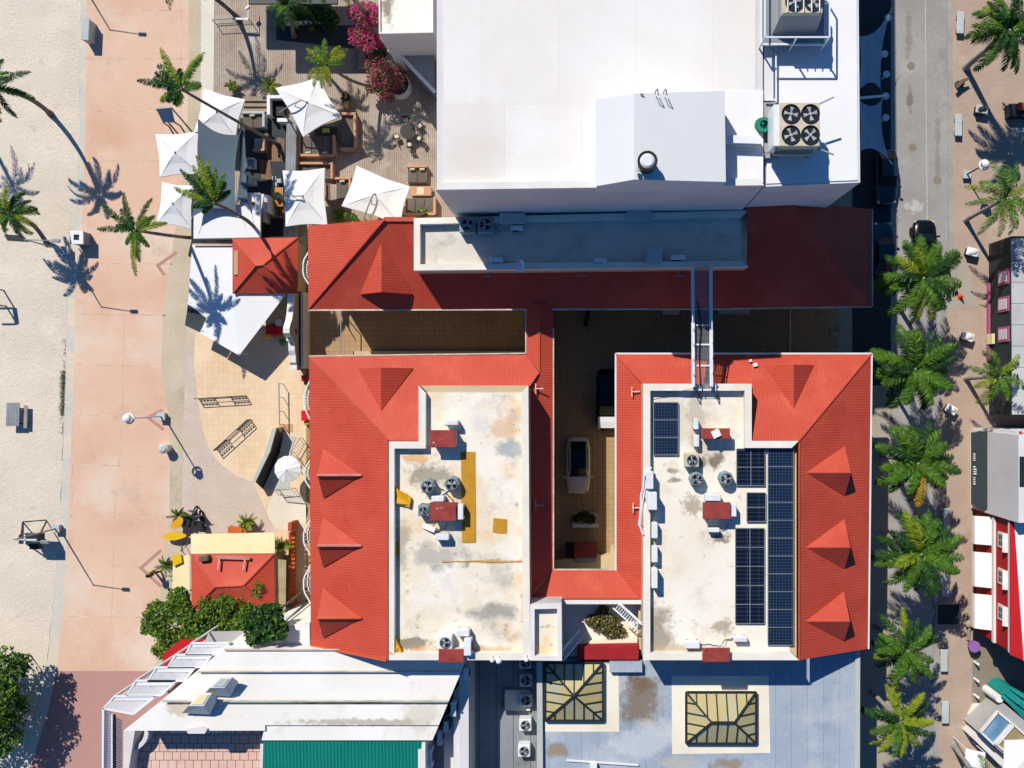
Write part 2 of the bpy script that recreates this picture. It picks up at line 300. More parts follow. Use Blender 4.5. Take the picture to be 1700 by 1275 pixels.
    def bar(s, p, q, wd=.05, ht=None, mi=0):
        p, q = Vector(p), Vector(q); ht = wd if ht is None else ht
        t = (q - p).normalized(); u = t.cross(Vector((0, 0, 1)))
        if u.length < .05: u = Vector((1, 0, 0))
        u.normalize(); v = u.cross(t)
        vs = [a + u * (wd / 2 * i) + v * (ht / 2 * j) for a in (p, q) for i, j in ((-1, -1), (1, -1), (1, 1), (-1, 1))]
        s.add(vs, [(0, 1, 5, 4), (1, 2, 6, 5), (2, 3, 7, 6), (3, 0, 4, 7), (3, 2, 1, 0), (4, 5, 6, 7)], mi); return s
    def slab(s, pts, th=.08, mi=0):
        """thick sheet from any 3-D polygon, extruded straight down"""
        pts = [Vector(p) for p in pts]
        s.prism([(p.x, p.y) for p in pts], [p.z for p in pts], [p.z - th for p in pts], mi); return s
    def sph(s, c, r, n=12, k=8, sz=1, mi=0):
        vs = []; 
        for i in range(k + 1):
            a = math.pi * i / k
            for j in range(n):
                b = 2 * math.pi * j / n; vs.append((c[0] + r * math.sin(a) * math.cos(b), c[1] + r * math.sin(a) * math.sin(b), c[2] + r * sz * math.cos(a)))
        s.add(vs, [(i * n + j, (i + 1) * n + j, (i + 1) * n + (j + 1) % n, i * n + (j + 1) % n) for i in range(k) for j in range(n)], mi); return s

def mesh_obj(name, mb, mats, loc=(0, 0, 0), smooth=False):
    me = bpy.data.meshes.new(name); l = Vector(loc)
    me.from_pydata([(a[0] - l.x, a[1] - l.y, a[2] - l.z) for a in mb.v], [], mb.f)
    for m in (mats if isinstance(mats, (list, tuple)) else [mats]): me.materials.append(MATS[m])
    me.polygons.foreach_set('material_index', mb.m)
    if smooth: me.polygons.foreach_set('use_smooth', [True] * len(me.polygons))
    me.update(); o = bpy.data.objects.new(name, me); sc.collection.objects.link(o); return o
def struct(name, mb, m):
    o = mesh_obj(name, mb, m); o['kind'] = 'structure'; return o
SPLIT = {'leg', 'balcony_floor', 'foot', 'ridge_cap', 'parapet', 'gutter', 'patio_wall', 'strut', 'pipe', 'post', 'pillar', 'cross_bar', 'fold', 'lower_wall', 'white_panel', 'lifting_arm', 'stripe', 'pole', 'grille', 'window_frame'}
class Thing:
    def __init__(s, name, label, cat, group=None, loc=None): s.name, s.label, s.cat, s.group, s.p, s.loc = name, label, cat, group, [], loc
    def part(s, name, mb, m, under=None, smooth=False, label=None):
        if name in SPLIT and 1 < len(mb.pc) <= 12:      # every leg, cap or pipe is a part of its own
            k = len(s.p)
            for o, f0, nv, nf in mb.pc:
                q = MB(); q.add(mb.v[o:o + nv], [tuple(i - o for i in f) for f in mb.f[f0:f0 + nf]]); s.p.append((name, q, m, under, smooth, label))
            return k
        s.p.append((name, mb, m, under, smooth, label)); return len(s.p) - 1
    def done(s):
        if s.loc is None:
            vs = [v for p in s.p for v in p[1].v]
            xs = [v[0] for v in vs]; ys = [v[1] for v in vs]
            s.loc = ((min(xs) + max(xs)) / 2, (min(ys) + max(ys)) / 2, min(v[2] for v in vs))
        if len(s.p) == 1:
            p = s.p[0]; root = mesh_obj(s.name, p[1], p[2], s.loc, p[4]); root.location = s.loc
        else:
            root = bpy.data.objects.new(s.name, None); sc.collection.objects.link(root); root.location = s.loc; root.empty_display_size = .2
            obs = []
            for nm, mb, m, under, sm, lb in s.p:
                o = mesh_obj(nm, mb, m, s.loc, sm); obs.append(o)
                if lb: o['label'] = lb
                o.parent = root if under is None else obs[under]
        root['label'] = s.label; root['category'] = s.cat
        if s.group: root['group'] = s.group
        return root
def one(name, label, cat, mb, m, group=None, smooth=False):
    t = Thing(name, label, cat, group); t.part(name, mb, m, smooth=smooth); return t.done()
def dup(root, loc=None, rz=None, label=None, scale=None):
    r = root.copy(); sc.collection.objects.link(r)
    if loc is not None: r.location = loc
    if rz is not None: r.rotation_euler = (0, 0, rz)
    if label: r['label'] = label
    if scale: r.scale = (scale,) * 3
    for ch in root.children:
        c = ch.copy(); sc.collection.objects.link(c); c.parent = r
        for g in ch.children:
            d = g.copy(); sc.collection.objects.link(d); d.parent = c
    return r
# ---------------------------------------------------------------- ground
def sheet(name, px, z, m, th=.3):
    return struct(name, MB().pp(px, z, -th if z < .05 else -.05), m)
g = MB(); g.prism([(-220, -220), (220, -220), (220, 220), (-220, 220)], 0, -1); struct('ground', g, 'street_paving')
stripL = [(128, -300), (126, 200), (118, 400), (111, 500), (108, 620), (103, 800), (97, 900), (88, 1000), (80, 1090), (60, 1180), (28, 1275), (-60, 1500)]
stripR = [(146, -300), (142, 200), (135, 400), (125, 490), (122, 620), (117, 760), (113, 880), (105, 1000), (95, 1100), (80, 1180), (50, 1275), (-30, 1500)]
# sand: gently uneven sheet
sg = MB(); nx_, ny_ = 60, 190
def stripx(y):
    for (x0, y0), (x1, y1) in zip(stripL, stripL[1:]):
        if y0 <= y <= y1: return x0 + (x1 - x0) * (y - y0) / (y1 - y0)
    return 100
vs = []
for j in range(ny_ + 1):
    y = -300 + 1800 * j / ny_; xe = stripx(y) + 5 * mnoise.noise(Vector((0, y * .03, 3))) + (6 if y < 450 else 0)
    for i in range(nx_ + 1):
        t = i / nx_; x = -700 + (xe + 700) * t
        p = P(x, y); zz = .05 + .05 * mnoise.noise(Vector((p.x * .35, p.y * .35, 0))) + .022 * mnoise.noise(Vector((p.x * 1.3, p.y * 1.3, 5)))
        vs.append((p.x, p.y, zz * min(1, (1 - t) * 30) + .012))
fs = [(j * (nx_ + 1) + i, j * (nx_ + 1) + i + 1, (j + 1) * (nx_ + 1) + i + 1, (j + 1) * (nx_ + 1) + i) for j in range(ny_) for i in range(nx_)]
fs = [tuple(reversed(f)) for f in fs]
sg.add(vs, fs); o = mesh_obj('beach_sand', sg, 'sand', smooth=True); o['kind'] = 'structure'
k_ = MB(); 
sheet('kerb_strip', [p for p in stripL] + [(x + 2, y) for x, y in reversed(stripR)], .008, 'kerb_concrete')
promR = [(314, -300), (313, 100), (311, 200), (300, 330), (288, 400), (270, 520), (268, 620), (282, 700), (281, 860), (264, 1000), (258, 1113)]
sheet('promenade', [(x, y) for x, y in stripR if y < 1113] + [(94, 1113)] + list(reversed(promR)), .012, 'promenade')
sheet('red_promenade', [(94, 1113), (80, 1180), (50, 1275), (-30, 1500), (330, 1500), (330, 1113)], .012, 'promenade_red')
# joints of the promenade slabs
j = MB()
for y, dx in ((18, .5), (98, .5), (186, 1), (268, 0), (438, 1.5), (522, 3), (606, 5), (690, 3), (772, 5), (857, 6), (940, 2), (1024, 3)):
    xl = 140 - max(0, y - 350) * .05 - (6 if y > 900 else 0); xr = 308 - max(0, y - 250) * .12 if y < 560 else 268
    a, b = P(xl, y), P(xr - (6 if y > 900 else 0), y + dx * .7); j.prism([(a.x, a.y), (b.x, b.y), (b.x, b.y + .07), (a.x, a.y + .07)], .016, .0)
for x0, y0, x1, y1 in ((206, 522, 203, 690), (203, 690, 198, 770), (198, 770, 190, 860), (190, 860, 186, 1000), (186, 1000, 176, 1113), (300, 0, 300, 190), (122, 700, 119, 860)):
    a, b = P(x0, y0), P(x1, y1); j.prism([(a.x, a.y), (b.x, b.y), (b.x + .04, b.y), (a.x + .04, a.y)], .016, .0)
struct('paving_joint', j, 'joint')
j = MB()
for pts in (((292, 420), (262, 441), (272, 455)), ((268, 682), (246, 693), (270, 712)), ((266, 915), (234, 943), (266, 972))):
    a, b, c = [P(*q) for q in pts]
    for u, v in ((a, b), (b, c)):
        d = (v - u).normalized(); n_ = Vector((-d.y, d.x, 0)) * .13; u2 = u - d * .1; v2 = v + d * .1
        j.prism([(u2 + n_)[:2], (v2 + n_)[:2], (v2 - n_)[:2], (u2 - n_)[:2]], .017 + .002 * (u is b), 0)
struct('paving_band', j, 'promenade_red')
struct('joint_red', MB().prect(94, 1113, 262, 1114, .016, 0), 'joint')
sheet('beige_path', [(335, -300), (333, 200), (322, 330), (318, 400), (308, 600), (305, 690), (303, 800), (297, 1030), (262, 1113)] + list(reversed([(x, y) for x, y in promR])), .016, 'paving_beige')
sheet('cream_path', [(335, -300), (333, 200), (330, 330), (352, 330), (355, 120), (357, -300)], .020, 'paving_cream')
sheet('mauve_plaza', [(322, 330), (520, 330), (520, 1060), (297, 1060), (297, 1030), (303, 800), (305, 690), (308, 600), (318, 400)], .018, 'paving_mauve')
fan = [(330, 420), (520, 420), (520, 1040), (456, 1040), (456, 880), (420, 800), (396, 792), (365, 770), (345, 742), (334, 700), (327, 655), (322, 600)]
sheet('tan_plaza', fan, .022, 'plaza_tan')
c = P(478, 848); m_ = MB(); m_.cyl(c.x, c.y, -.1, .026, 1.6, n=32); struct('round_plaza', m_, 'paving_cream')
sheet('deck', [(357, 18), (357, 120), (352, 330), (330, 330), (330, 392), (520, 392), (520, 362), (760, 362), (760, -300), (357, -300)], .030, 'deck_wood')
sheet('courtyard', [(508, 340), (1395, 340), (1395, 1120), (508, 1120)], .026, 'court_tile')
c = P(545, 560)
# east side
sheet('west_pavement', [(1393, -300), (1478, -300), (1478, 1500), (1393, 1500)], .034, 'street_paving')
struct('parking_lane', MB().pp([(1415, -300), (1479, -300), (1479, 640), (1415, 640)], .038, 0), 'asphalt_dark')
roadR = [(1572, -300), (1574, 200), (1575, 400), (1567, 500), (1558, 572), (1552, 700), (1550, 900), (1550, 1500)]
struct('road', MB().pp([(1479, -300), (1479, 1500)] + list(reversed(roadR)), .042, 0), 'asphalt')
struct('road_seam', MB().pp([(1533, -300), (1537, 200), (1540, 480), (1541.2, 480), (1538.2, 200), (1534.2, -300)], .046, 0), 'seam_light')
kr = [(x + 8, y) for x, y in roadR]
struct('kerb', MB().pp([p for p in roadR] + list(reversed(kr)), .14, 0), 'kerb_stone')
struct('east_pavement', MB().pp(kr + [(1900, 1500), (1900, -300)], .13, 0), 'brick_pavers')
struct('side_street', MB().pp([(1614, 1036), (1614, 1166), (1900, 1166), (1900, 1036)], .135, 0), 'asphalt_brown')
struct('cream_pavement', MB().pp([(1614, 1168), (1668, 1166), (1668, 1230), (1606, 1225), (1606, 1184)], .137, 0), 'paving_cream')
struct('side_kerb', MB().prect(1613, 1030, 1614.6, 1166, .15, 0), 'kerb_stone')
struct('crossing_band', MB().pp([(1560, 430), (1600, 430), (1616, 470), (1616, 512), (1562, 512)], .134, 0), 'street_paving')

# ---------------------------------------------------------------- roofs
def onplane(x, y, f):
    z = 8.0
    for _ in range(30):
        p = P(x, y, z); z = f(p.x, p.y)
    return P(x, y, z)
def slope(px, f, th=.10): return MB().slab([onplane(x, y, f) for x, y in px], th)
ZE, MS, ZP, ZF = 7.46, .442, 10.2, 9.68
def ridge(mb, pts, r=.10): mb.tube(pts, r, 6)
def dormer(t, cx, half, front, axis, sgn, zb, zp, plane, mats, front_m='wall_grey', cap='ridge_red', inner=None, fill='red_ew'):
    """gable dormer. axis 'X': ridge runs along x; front at plan coordinate 'front', sgn = direction to the front; cx centre on the other axis"""
    Lr = (zp - zb) / MS
    def V(a, b, z): return Vector((a, b, z)) if axis == 'X' else Vector((b, a, z))
    A, B, C = V(front, cx - half, zb), V(front, cx + half, zb), V(front, cx, zp)
    D = V(front - sgn * (Lr + .12), cx, zp)
    back = -sgn * .02
    m1 = MB(); m1.slab([A, C, D], .07); t.part('dormer_roof', m1, mats[0])
    m2 = MB(); m2.slab([B, D, C], .07); t.part('dormer_roof', m2, mats[1])
    m3 = MB(); o_ = V(sgn * .0, 0, 0)
    f0 = front - sgn * .15
    a, b, c_ = V(f0, cx - half + .08, zb - .5), V(f0, cx + half - .08, zb - .5), V(f0, cx, zp - .1)
    a2, b2, c2 = [p - V(sgn * .1, 0, 0) for p in (a, b, c_)]
    m3.add([a, b, c_, a2, b2, c2, V(f0, cx - half + .08, zb), V(f0, cx + half - .08, zb)], [(0, 1, 7, 2, 6), (3, 5, 4)]); t.part('dormer_gable', m3, front_m)
    if cap:
        m4 = MB(); m4.tube([C + Vector((0, 0, .02)), D + Vector((0, 0, .02))], .09, 6); t.part('dormer_ridge', m4, cap)
def flatbox(t, px, zt, zf, m_roof, m_wall='wall_cream', m_par='parapet', pw=.48, z0=0.0, nm='flat_roof', open_=()):
    """flat roofed block: walls, roof and a parapet round the outline (photo pixels taken at parapet height)"""
    pts = [P(x, y, zt) for x, y in px]; n = len(pts)
    a = sum(pts[i].x * pts[(i + 1) % n].y - pts[(i + 1) % n].x * pts[i].y for i in range(n))
    if a < 0: pts.reverse()
    inn = []
    for i in range(n):
        p0, p1, p2 = pts[i - 1], pts[i], pts[(i + 1) % n]
        d1 = (p1 - p0).normalized(); d2 = (p2 - p1).normalized(); n1 = Vector((-d1.y, d1.x, 0)); n2 = Vector((-d2.y, d2.x, 0))
        q = (n1 + n2); q = q / (q.length ** 2) * 2 * pw; inn.append(p1 + q)
    wl = MB(); wl.prism([(p.x, p.y) for p in pts], zf - .06, z0); t.part('wall', wl, m_wall)
    rf = MB(); rf.prism([(p.x, p.y) for p in inn], zf, zf - .05); t.part(nm, rf, m_roof)
    pr = MB(); vs = [(p.x, p.y, zt) for p in pts] + [(p.x, p.y, zt) for p in inn] + [(p.x, p.y, zf - .06) for p in pts] + [(p.x, p.y, zf - .06) for p in inn]
    fs = []
    for i in range(n):
        k = (i + 1) % n
        if i in open_: continue
        fs += [(i, k, n + k, n + i), (2 * n + i, 2 * n + k, k, i), (n + i, n + k, 3 * n + k, 3 * n + i), (3 * n + i, 3 * n + k, 2 * n + k, 2 * n + i)]
    pr.add(vs, fs); t.part('parapet', pr, m_par); return pts, inn
def gutter(mb, px, z, w_=.09):
    ps = [P(x, y, z) for x, y in px]
    for a, b in zip(ps, ps[1:]): mb.bar(a, b, w_, .12)

# ---- south-west red roofed block
t = Thing('red_roofed_building', 'red corrugated mansard building with stained cream flat roof, three gabled dormers facing the beach', 'building')
Xw, Xe = PX(514, ZE), PX(918, ZE); Yn = PY(590, ZE); Ys = PY(1071, ZE)
fW = lambda x, y: ZE + MS * (x - Xw)
fN = lambda x, y: ZE + MS * (Yn - y)
fE = lambda x, y: ZE + MS * (Xe - x)
body = MB(); body.prism([(Xw + .7, Yn - .6), (PX(880, ZE), Yn - .6), (PX(880, ZE), Ys + .02), (Xw + .7, Ys + .02)], ZE - .02, 0); t.part('wall', body, 'wall_cream')
flatbox(t, [(695, 640), (877, 640), (880, 1096), (643, 1096), (643, 733), (695, 733)], ZP, ZF, 'roof_stained', pw=.47, z0=7.4, open_=(4,) )
t.part('west_roof', slope([(513, 592), (516, 1071), (642, 1096), (644, 731)], fW), 'red_ew')
t.part('north_roof', slope([(513, 592), (644, 731), (700, 731), (700, 644), (879, 642), (895, 619), (873, 589)], fN), 'red_ns')
lw = MB(); lw.prect(886, 508, 906, 650, 7.4, 0); t.part('link_wall', lw, 'wall_cream')
# bridge roof from the north building over the yard, and the slope beside the east parapet
Xk = PX(897, 8.0)
fKw = lambda x, y: ZE + MS * (x - PX(874, ZE))
t.part('link_roof', slope([(873, 505), (873, 589), (896, 619), (896, 505)], fKw), 'red_ew')
t.part('link_roof', slope([(896.3, 505), (896.3, 618), (879, 640), (879, 990), (918, 945), (918, 505)], fE), 'red_ew')
Yb = PY(946, ZE); fS = lambda x, y: ZE + MS * (Yb - y)
t.part('south_link_roof', slope([(918, 946), (1023, 946), (1062, 994), (880, 994)], fS), 'red_ns')
rc = MB(); ridge(rc, [onplane(513, 592, fW), onplane(644, 732, fW)], .07); ridge(rc, [onplane(644, 732, fW), onplane(644, 1096, fW)], .08); ridge(rc, [onplane(896, 500, fE), onplane(896, 618, fE)], .06)
ridge(rc, [onplane(644, 731.5, fN), onplane(698, 731.5, fN)], .07); t.part('ridge_cap', rc, 'ridge_red')
ec = MB(); ec.bar(onplane(516, 1071, fW) + Vector((0, 0, .04)), onplane(642, 1096, fW) + Vector((0, 0, .04)), .14, .12); t.part('verge_trim', ec, 'ridge_orange')
gt = MB(); gutter(gt, [(513, 591), (873, 586.5)], ZE - .05); gutter(gt, [(918.8, 545), (918.8, 946)], ZE - .05); gutter(gt, [(873, 586), (873, 515)], ZE - .05); gutter(gt, [(919, 945.5), (1022, 945.5)], ZE - .05); t.part('gutter', gt, 'gutter_pale')
for y, cap in ((789, 'pink_trim'), (906, 'pink_trim'), (1026, 'ridge_orange')):
    xf = PX(538, 7.92); zb = fW(xf, 0) + .12; zp = zb + 1.28
    dormer(t, PY(y, zp), 1.75, xf, 'X', -1, zb, zp, fW, ('red_ns', 'red_ns'), cap=cap)
q = MB(); q.add([P(531, 902, 9.0), P(544, 870, 8.9), P(551, 872, 9.02), P(542, 903, 9.2)], [(0, 1, 2, 3)])
yf = PY(611, 7.95); dormer(t, PX(632, 9.3), 1.95, yf, 'Y', 1, fN(0, yf) + .1, fN(0, yf) + 1.35, fN, ('red_ew', 'red_ew'), cap=None)
t.done()
# tower box on its south-east corner
t = Thing('stair_tower', 'small cream flat-roofed stair tower between the two red buildings', 'tower')
flatbox(t, [(880, 1004), (932, 1003), (933, 1097), (880, 1096.5)], ZP + .03, ZF, 'roof_stained', 'wall_white', 'trim_white', .3, 0)
p = MB(); p.slab([P(882, 1003, 9.9), P(905, 993, 9.4), P(932, 992, 9.2), P(932, 1002, 9.9)], .1); t.part('lean_to_roof', p, 'wall_grey'); t.done()
# ---- south-east block
t = Thing('red_roofed_building', 'red corrugated mansard building carrying solar panels, dormers facing the palm-lined street', 'building')
Xw2, Xe2, Yn2 = PX(1023, ZE), PX(1446, ZE), PY(588, ZE)
gW = lambda x, y: ZE + MS * (x - Xw2)
gN = lambda x, y: ZE + MS * (Yn2 - y)
gE = lambda x, y: ZE + MS * (Xe2 - x)
body = MB(); body.prism([(PX(1045, ZE), Yn2 - .6), (Xe2 - .7, Yn2 - .6), (Xe2 - .7, PY(1075, ZE)), (PX(1062, ZE), PY(1078, ZE))], ZE - .02, 0); t.part('wall', body, 'wall_cream')
flatbox(t, [(1068, 637), (1248, 637), (1248, 732), (1326, 732), (1326, 1096), (1068, 1096)], ZP, ZF, 'roof_pale', pw=.47, z0=7.4, open_=(1,) )
t.part('west_roof', slope([(1023, 588), (1023, 996), (1066, 996), (1072, 640)], gW), 'red_ew')
t.part('north_roof', slope([(1023, 588), (1072, 645), (1250, 645), (1250, 733), (1327, 731), (1446, 588)], gN), 'red_ns')
t.part('east_roof', slope([(1446, 588), (1326, 731), (1326, 1096), (1440, 1077), (1443, 800)], gE), 'red_ew')
rc = MB(); ridge(rc, [onplane(1446, 588, gE), onplane(1327, 731, gE)], .07); ridge(rc, [onplane(1327, 731, gE), onplane(1327, 1096, gE)], .08); ridge(rc, [onplane(1023, 588, gW), onplane(1068, 640, gW)], .05); ridge(rc, [onplane(1248, 731.5, gN), onplane(1327, 731.5, gN)], .06)
t.part('ridge_cap', rc, 'ridge_red')
gt = MB(); gutter(gt, [(1022, 996), (1022, 587), (1447, 587), (1441.5, 1077)], ZE - .04, .12); t.part('gutter', gt, 'trim_white')
for i, y in enumerate((785, 909, 1032)):
    xf = PX(1399 - i * .7, 8.0); zb = gE(xf, 0) + .05; zp = zb + 1.3
    dormer(t, PY(y, zp), 1.72, xf, 'X', 1, zb, zp, gE, ('red_ns', 'red_ns'), cap=None, front_m='dark_facade')
yf = PY(606, 7.8); dormer(t, PX(1318, 9.2), 1.75, yf, 'Y', 1, fN(0, yf) + .1, fN(0, yf) + 1.4, gN, ('red_ew', 'red_ew'), cap=None)
t.done()
# ---- north building
t = Thing('red_roofed_building', 'long red roofed building half in shadow beneath the white building, with walled flat grey roof', 'building')
nY = PY(513.5, ZE); nXw, nXe = PX(512, ZE), PX(1447, ZE)
hS = lambda x, y: ZE + MS * (y - nY)
hW = lambda x, y: ZE + MS * (x - nXw)
hE = lambda x, y: ZE + MS * (nXe - x)
body = MB(); body.prism([(nXw + .6, nY + .7), (nXe - .6, nY + .7), (nXe - .6, PY(350, ZE)), (PX(640, ZE), PY(373, ZE)), (nXw + .6, PY(376, ZE))], ZE - .02, 0); t.part('wall', body, 'wall_cream')
t.part('west_roof', slope([(512, 514), (638, 364), (600, 367), (511, 375)], hW), 'red_ew')
t.part('south_roof', slope([(512, 514), (638, 365), (690, 365), (690, 449), (1240, 444), (1240, 337), (1315, 335), (1447, 508)], hS), 'red_ns')
t.part('east_roof', slope([(1447, 508), (1315, 335), (1447, 347)], hE), 'red_ew')
rc = MB(); ridge(rc, [onplane(512, 513, hW), onplane(638, 365, hW)], .08); ridge(rc, [onplane(1447, 508, hE), onplane(1315, 335, hE)], .07); rc.bar(onplane(637, 364, hS), onplane(690, 364, hS), .3, .08); t.part('ridge_cap', rc, 'ridge_red')
gt = MB(); gutter(gt, [(512, 515), (1200, 513), (1447, 509)], ZE - .04, .1); gutter(gt, [(1448, 347), (1448, 509)], ZE - .04, .08); t.part('gutter', gt, 'gutter_pale')
flatbox(t, [(687, 362), (1243, 349), (1243, 443), (687, 449)], ZP, ZF, 'roof_grey', 'wall_cream', pw=.42, z0=7.4, open_=(1,))
yf = PY(489, 7.9); dormer(t, PX(633, 9.5), 1.85, yf, 'Y', -1, hS(0, yf) + .1, hS(0, yf) + 1.55, hS, ('red_ew', 'red_ew'), cap=None, front_m='wall_grey')
t.done()
# ---- big white building
t = Thing('white_building', 'large flat-roofed white building casting the deep shadow north of the courtyard', 'building')
ZW, ZX = 16.9, 16.0
flatbox(t, [(722, -900), (1269, -900), (1269, 307.5), (723, 315)], ZW, ZW - .4, 'roof_white', 'wall_white', 'trim_white', pw=.42, z0=0, open_=(3, 1))
e = MB(); e.prism([P(1269.5, -900, ZX)[:2], P(1418, -900, ZX)[:2], P(1428, 303, ZX)[:2], P(1269.5, 310, ZX)[:2]], ZX, 0); t.part('east_wing', e, 'wall_white')
e = MB(); e.prism([P(1272, -898, ZX + .05)[:2], P(1415, -898, ZX + .05)[:2], P(1424, 299, ZX + .05)[:2], P(1272, 305, ZX + .05)[:2]], ZX + .06, ZX); t.part('east_roof', e, 'roof_white2')
for x0, y0, x1, y1 in ((1206, 150, 1267, 262), (1206, 262, 1267, 304)):
    e = MB(); e.prect(x0, y0, x1, y1, ZW - .36, ZW - .42); t.part('roof_patch', e, 'roof_white2')
e = MB(); a = [P(990, 165, 18.3), P(1053, 155, 19.1), P(1053, 298, 19.1), P(990, 309, 18.3)]; b = [P(1053, 155, 19.1), P(1203, 151, 18.6), P(1205, 302, 18.6), P(1053, 298, 19.1)]
e.prism([(p.x, p.y) for p in a], [p.z for p in a], 16.5); e.prism([(p.x + .003, p.y) for p in b], [p.z for p in b], 16.5); t.part('roof_block', e, 'roof_block')
d = MB(); d.bar(P(1204, 232, ZW + .1), P(1262, 234, ZW + .1), .45, .4); d.bar(P(1204, 239, ZW), P(1262, 241, ZW), .12, .12); t.part('roof_duct', d, 'metal_white')
t.done()
m_ = MB(); z_ = 19.1
for x0 in (1088, 1102):
    m_.tube([P(x0, 156, z_), P(x0, 152, z_ + .5), P(x0 + 4, 148, z_ + .7), P(x0 + 5, 158, z_)], .03, 5)
m_.bar(P(1063, 156, z_ + .05), P(1069, 158, z_ + .05), .05)
one('roof_handrail', 'thin curved metal hoops on the north edge of the raised white roof block', 'handrail', m_, 'metal_dark')
# neighbouring low white building at the top
t = Thing('white_annex', 'small white flat-roofed annex with brown water stain beside the bougainvillea', 'building')
flatbox(t, [(626, -400), (719, -400), (719, 54), (629, 56)], 7.0, 6.85, 'annex_roof', 'wall_white', 'trim_white', .1, 0)
t.done()
t = Thing('grey_lean_to', 'dark grey decked lean-to roof with white diagonal edge below the white annex', 'roof')
e = MB(); e.pp([(650, 78), (720, 78), (720, 152)], 3.0, .0); t.part('deck_roof', e, 'metal_grey')
e = MB(); e.bar(P(640, 66, 3.08), P(722, 153, 3.08), .25, .16); t.part('white_edge', e, 'metal_white')
e = MB(); e.sph(P(650, 82, 3.1), .33, 10, 6, .6); t.part('wall_lamp', e, 'metal_white', smooth=True); t.done()
# ---- recess between the red blocks
t = Thing('back_yard_roof', 'low debris-strewn flat roof with red fascia between the two red buildings', 'roof')
e = MB(); e.prect(934, 1000, 1066, 1090, 6.2, 0); t.part('yard_floor', e, 'white_coat')
e = MB(); e.prect(936, 996, 1066, 1003, 8.2, 6.2); t.part('back_wall', e, 'trim_white')
e = MB(); e.pp([(958, 1074), (1060, 1072), (1060, 1095), (958, 1095)], 7.3, 6.0); t.part('red_fascia', e, 'red_slab')
e = MB(); e.pp([(944, 1067), (1058, 1060), (1058, 1074), (944, 1075)], 6.6, 6.2); t.part('ledge', e, 'white_coat'); t.done()
for k, (a, b, z0, z1, lb) in enumerate(((P(1022, 1004, 8.6), P(1062, 1040, 9.6), 8.6, 9.6, 'white metal access ladder leaning up to the solar roof'), (P(932, 1090, 9.2), P(966, 1049, 7.0), 9, 7, 'white metal ladder beside the cream stair tower'))):
    m_ = MB(); d = (b - a); n_ = Vector((-d.y, d.x, 0)).normalized() * .28
    m_.bar(a + n_, b + n_, .07, .12); m_.bar(a - n_, b - n_, .07, .12)
    for i in range(1, 12): c = a + d * i / 12; m_.bar(c + n_, c - n_, .05)
    for i in (3, 9):
        c = a + d * i / 12; m_.bar(c + n_, c + n_ + Vector((0, 0, .5)), .04)
    m_.bar(a + n_ + Vector((0, 0, .5)), b + n_ + Vector((0, 0, .5)), .05)
    one('ladder', lb, 'ladder', m_, 'metal_white')
# ---- blue-grey roof to the south
t = Thing('grey_roofed_building', 'low building with weathered blue-grey membrane roof and two yellow glass skylights', 'building')
ZB = 6.9
e = MB(); e.pp([(897, 1098), (1067, 1098), (1067, 1069), (1428, 1069), (1427, 1500), (903, 1500)], ZB, 0); t.part('roof', e, 'roof_blue')
e = MB(); e.pp([(1420, 1080), (1428, 1080), (1427, 1500), (1417, 1500)], ZB + .16, ZB - .1); e.pp([(891, 1100), (900, 1100), (903, 1500), (893, 1500)], ZB + .35, 0); t.part('parapet', e, 'kerb_grey')
for pts in ([(1000, 1100), (1027, 1108), (1028, 1215), (905, 1215), (905, 1197), (1000, 1197)], [(1115, 1122), (1276, 1122), (1279, 1250), (1116, 1252)]):
    e = MB(); e.pp(pts, ZB + .02, ZB - .1); t.part('white_patch', e, 'white_coat')
e = MB(); e.pp([(1012, 1099), (1066, 1099), (1066, 1116), (1012, 1116)], ZB + .5, ZB - .1); t.part('raised_pad', e, 'roof_blue')
e = MB(); e.bar(P(940, 1262, ZB + .1), P(1060, 1270, ZB + .1), .12, .1); e.bar(P(985, 1266, ZB + .25), P(985, 1275, ZB + .25), .5, .4); t.part('roof_pipe', e, 'metal_white')
rw = Thing  # skylights below
t.done()
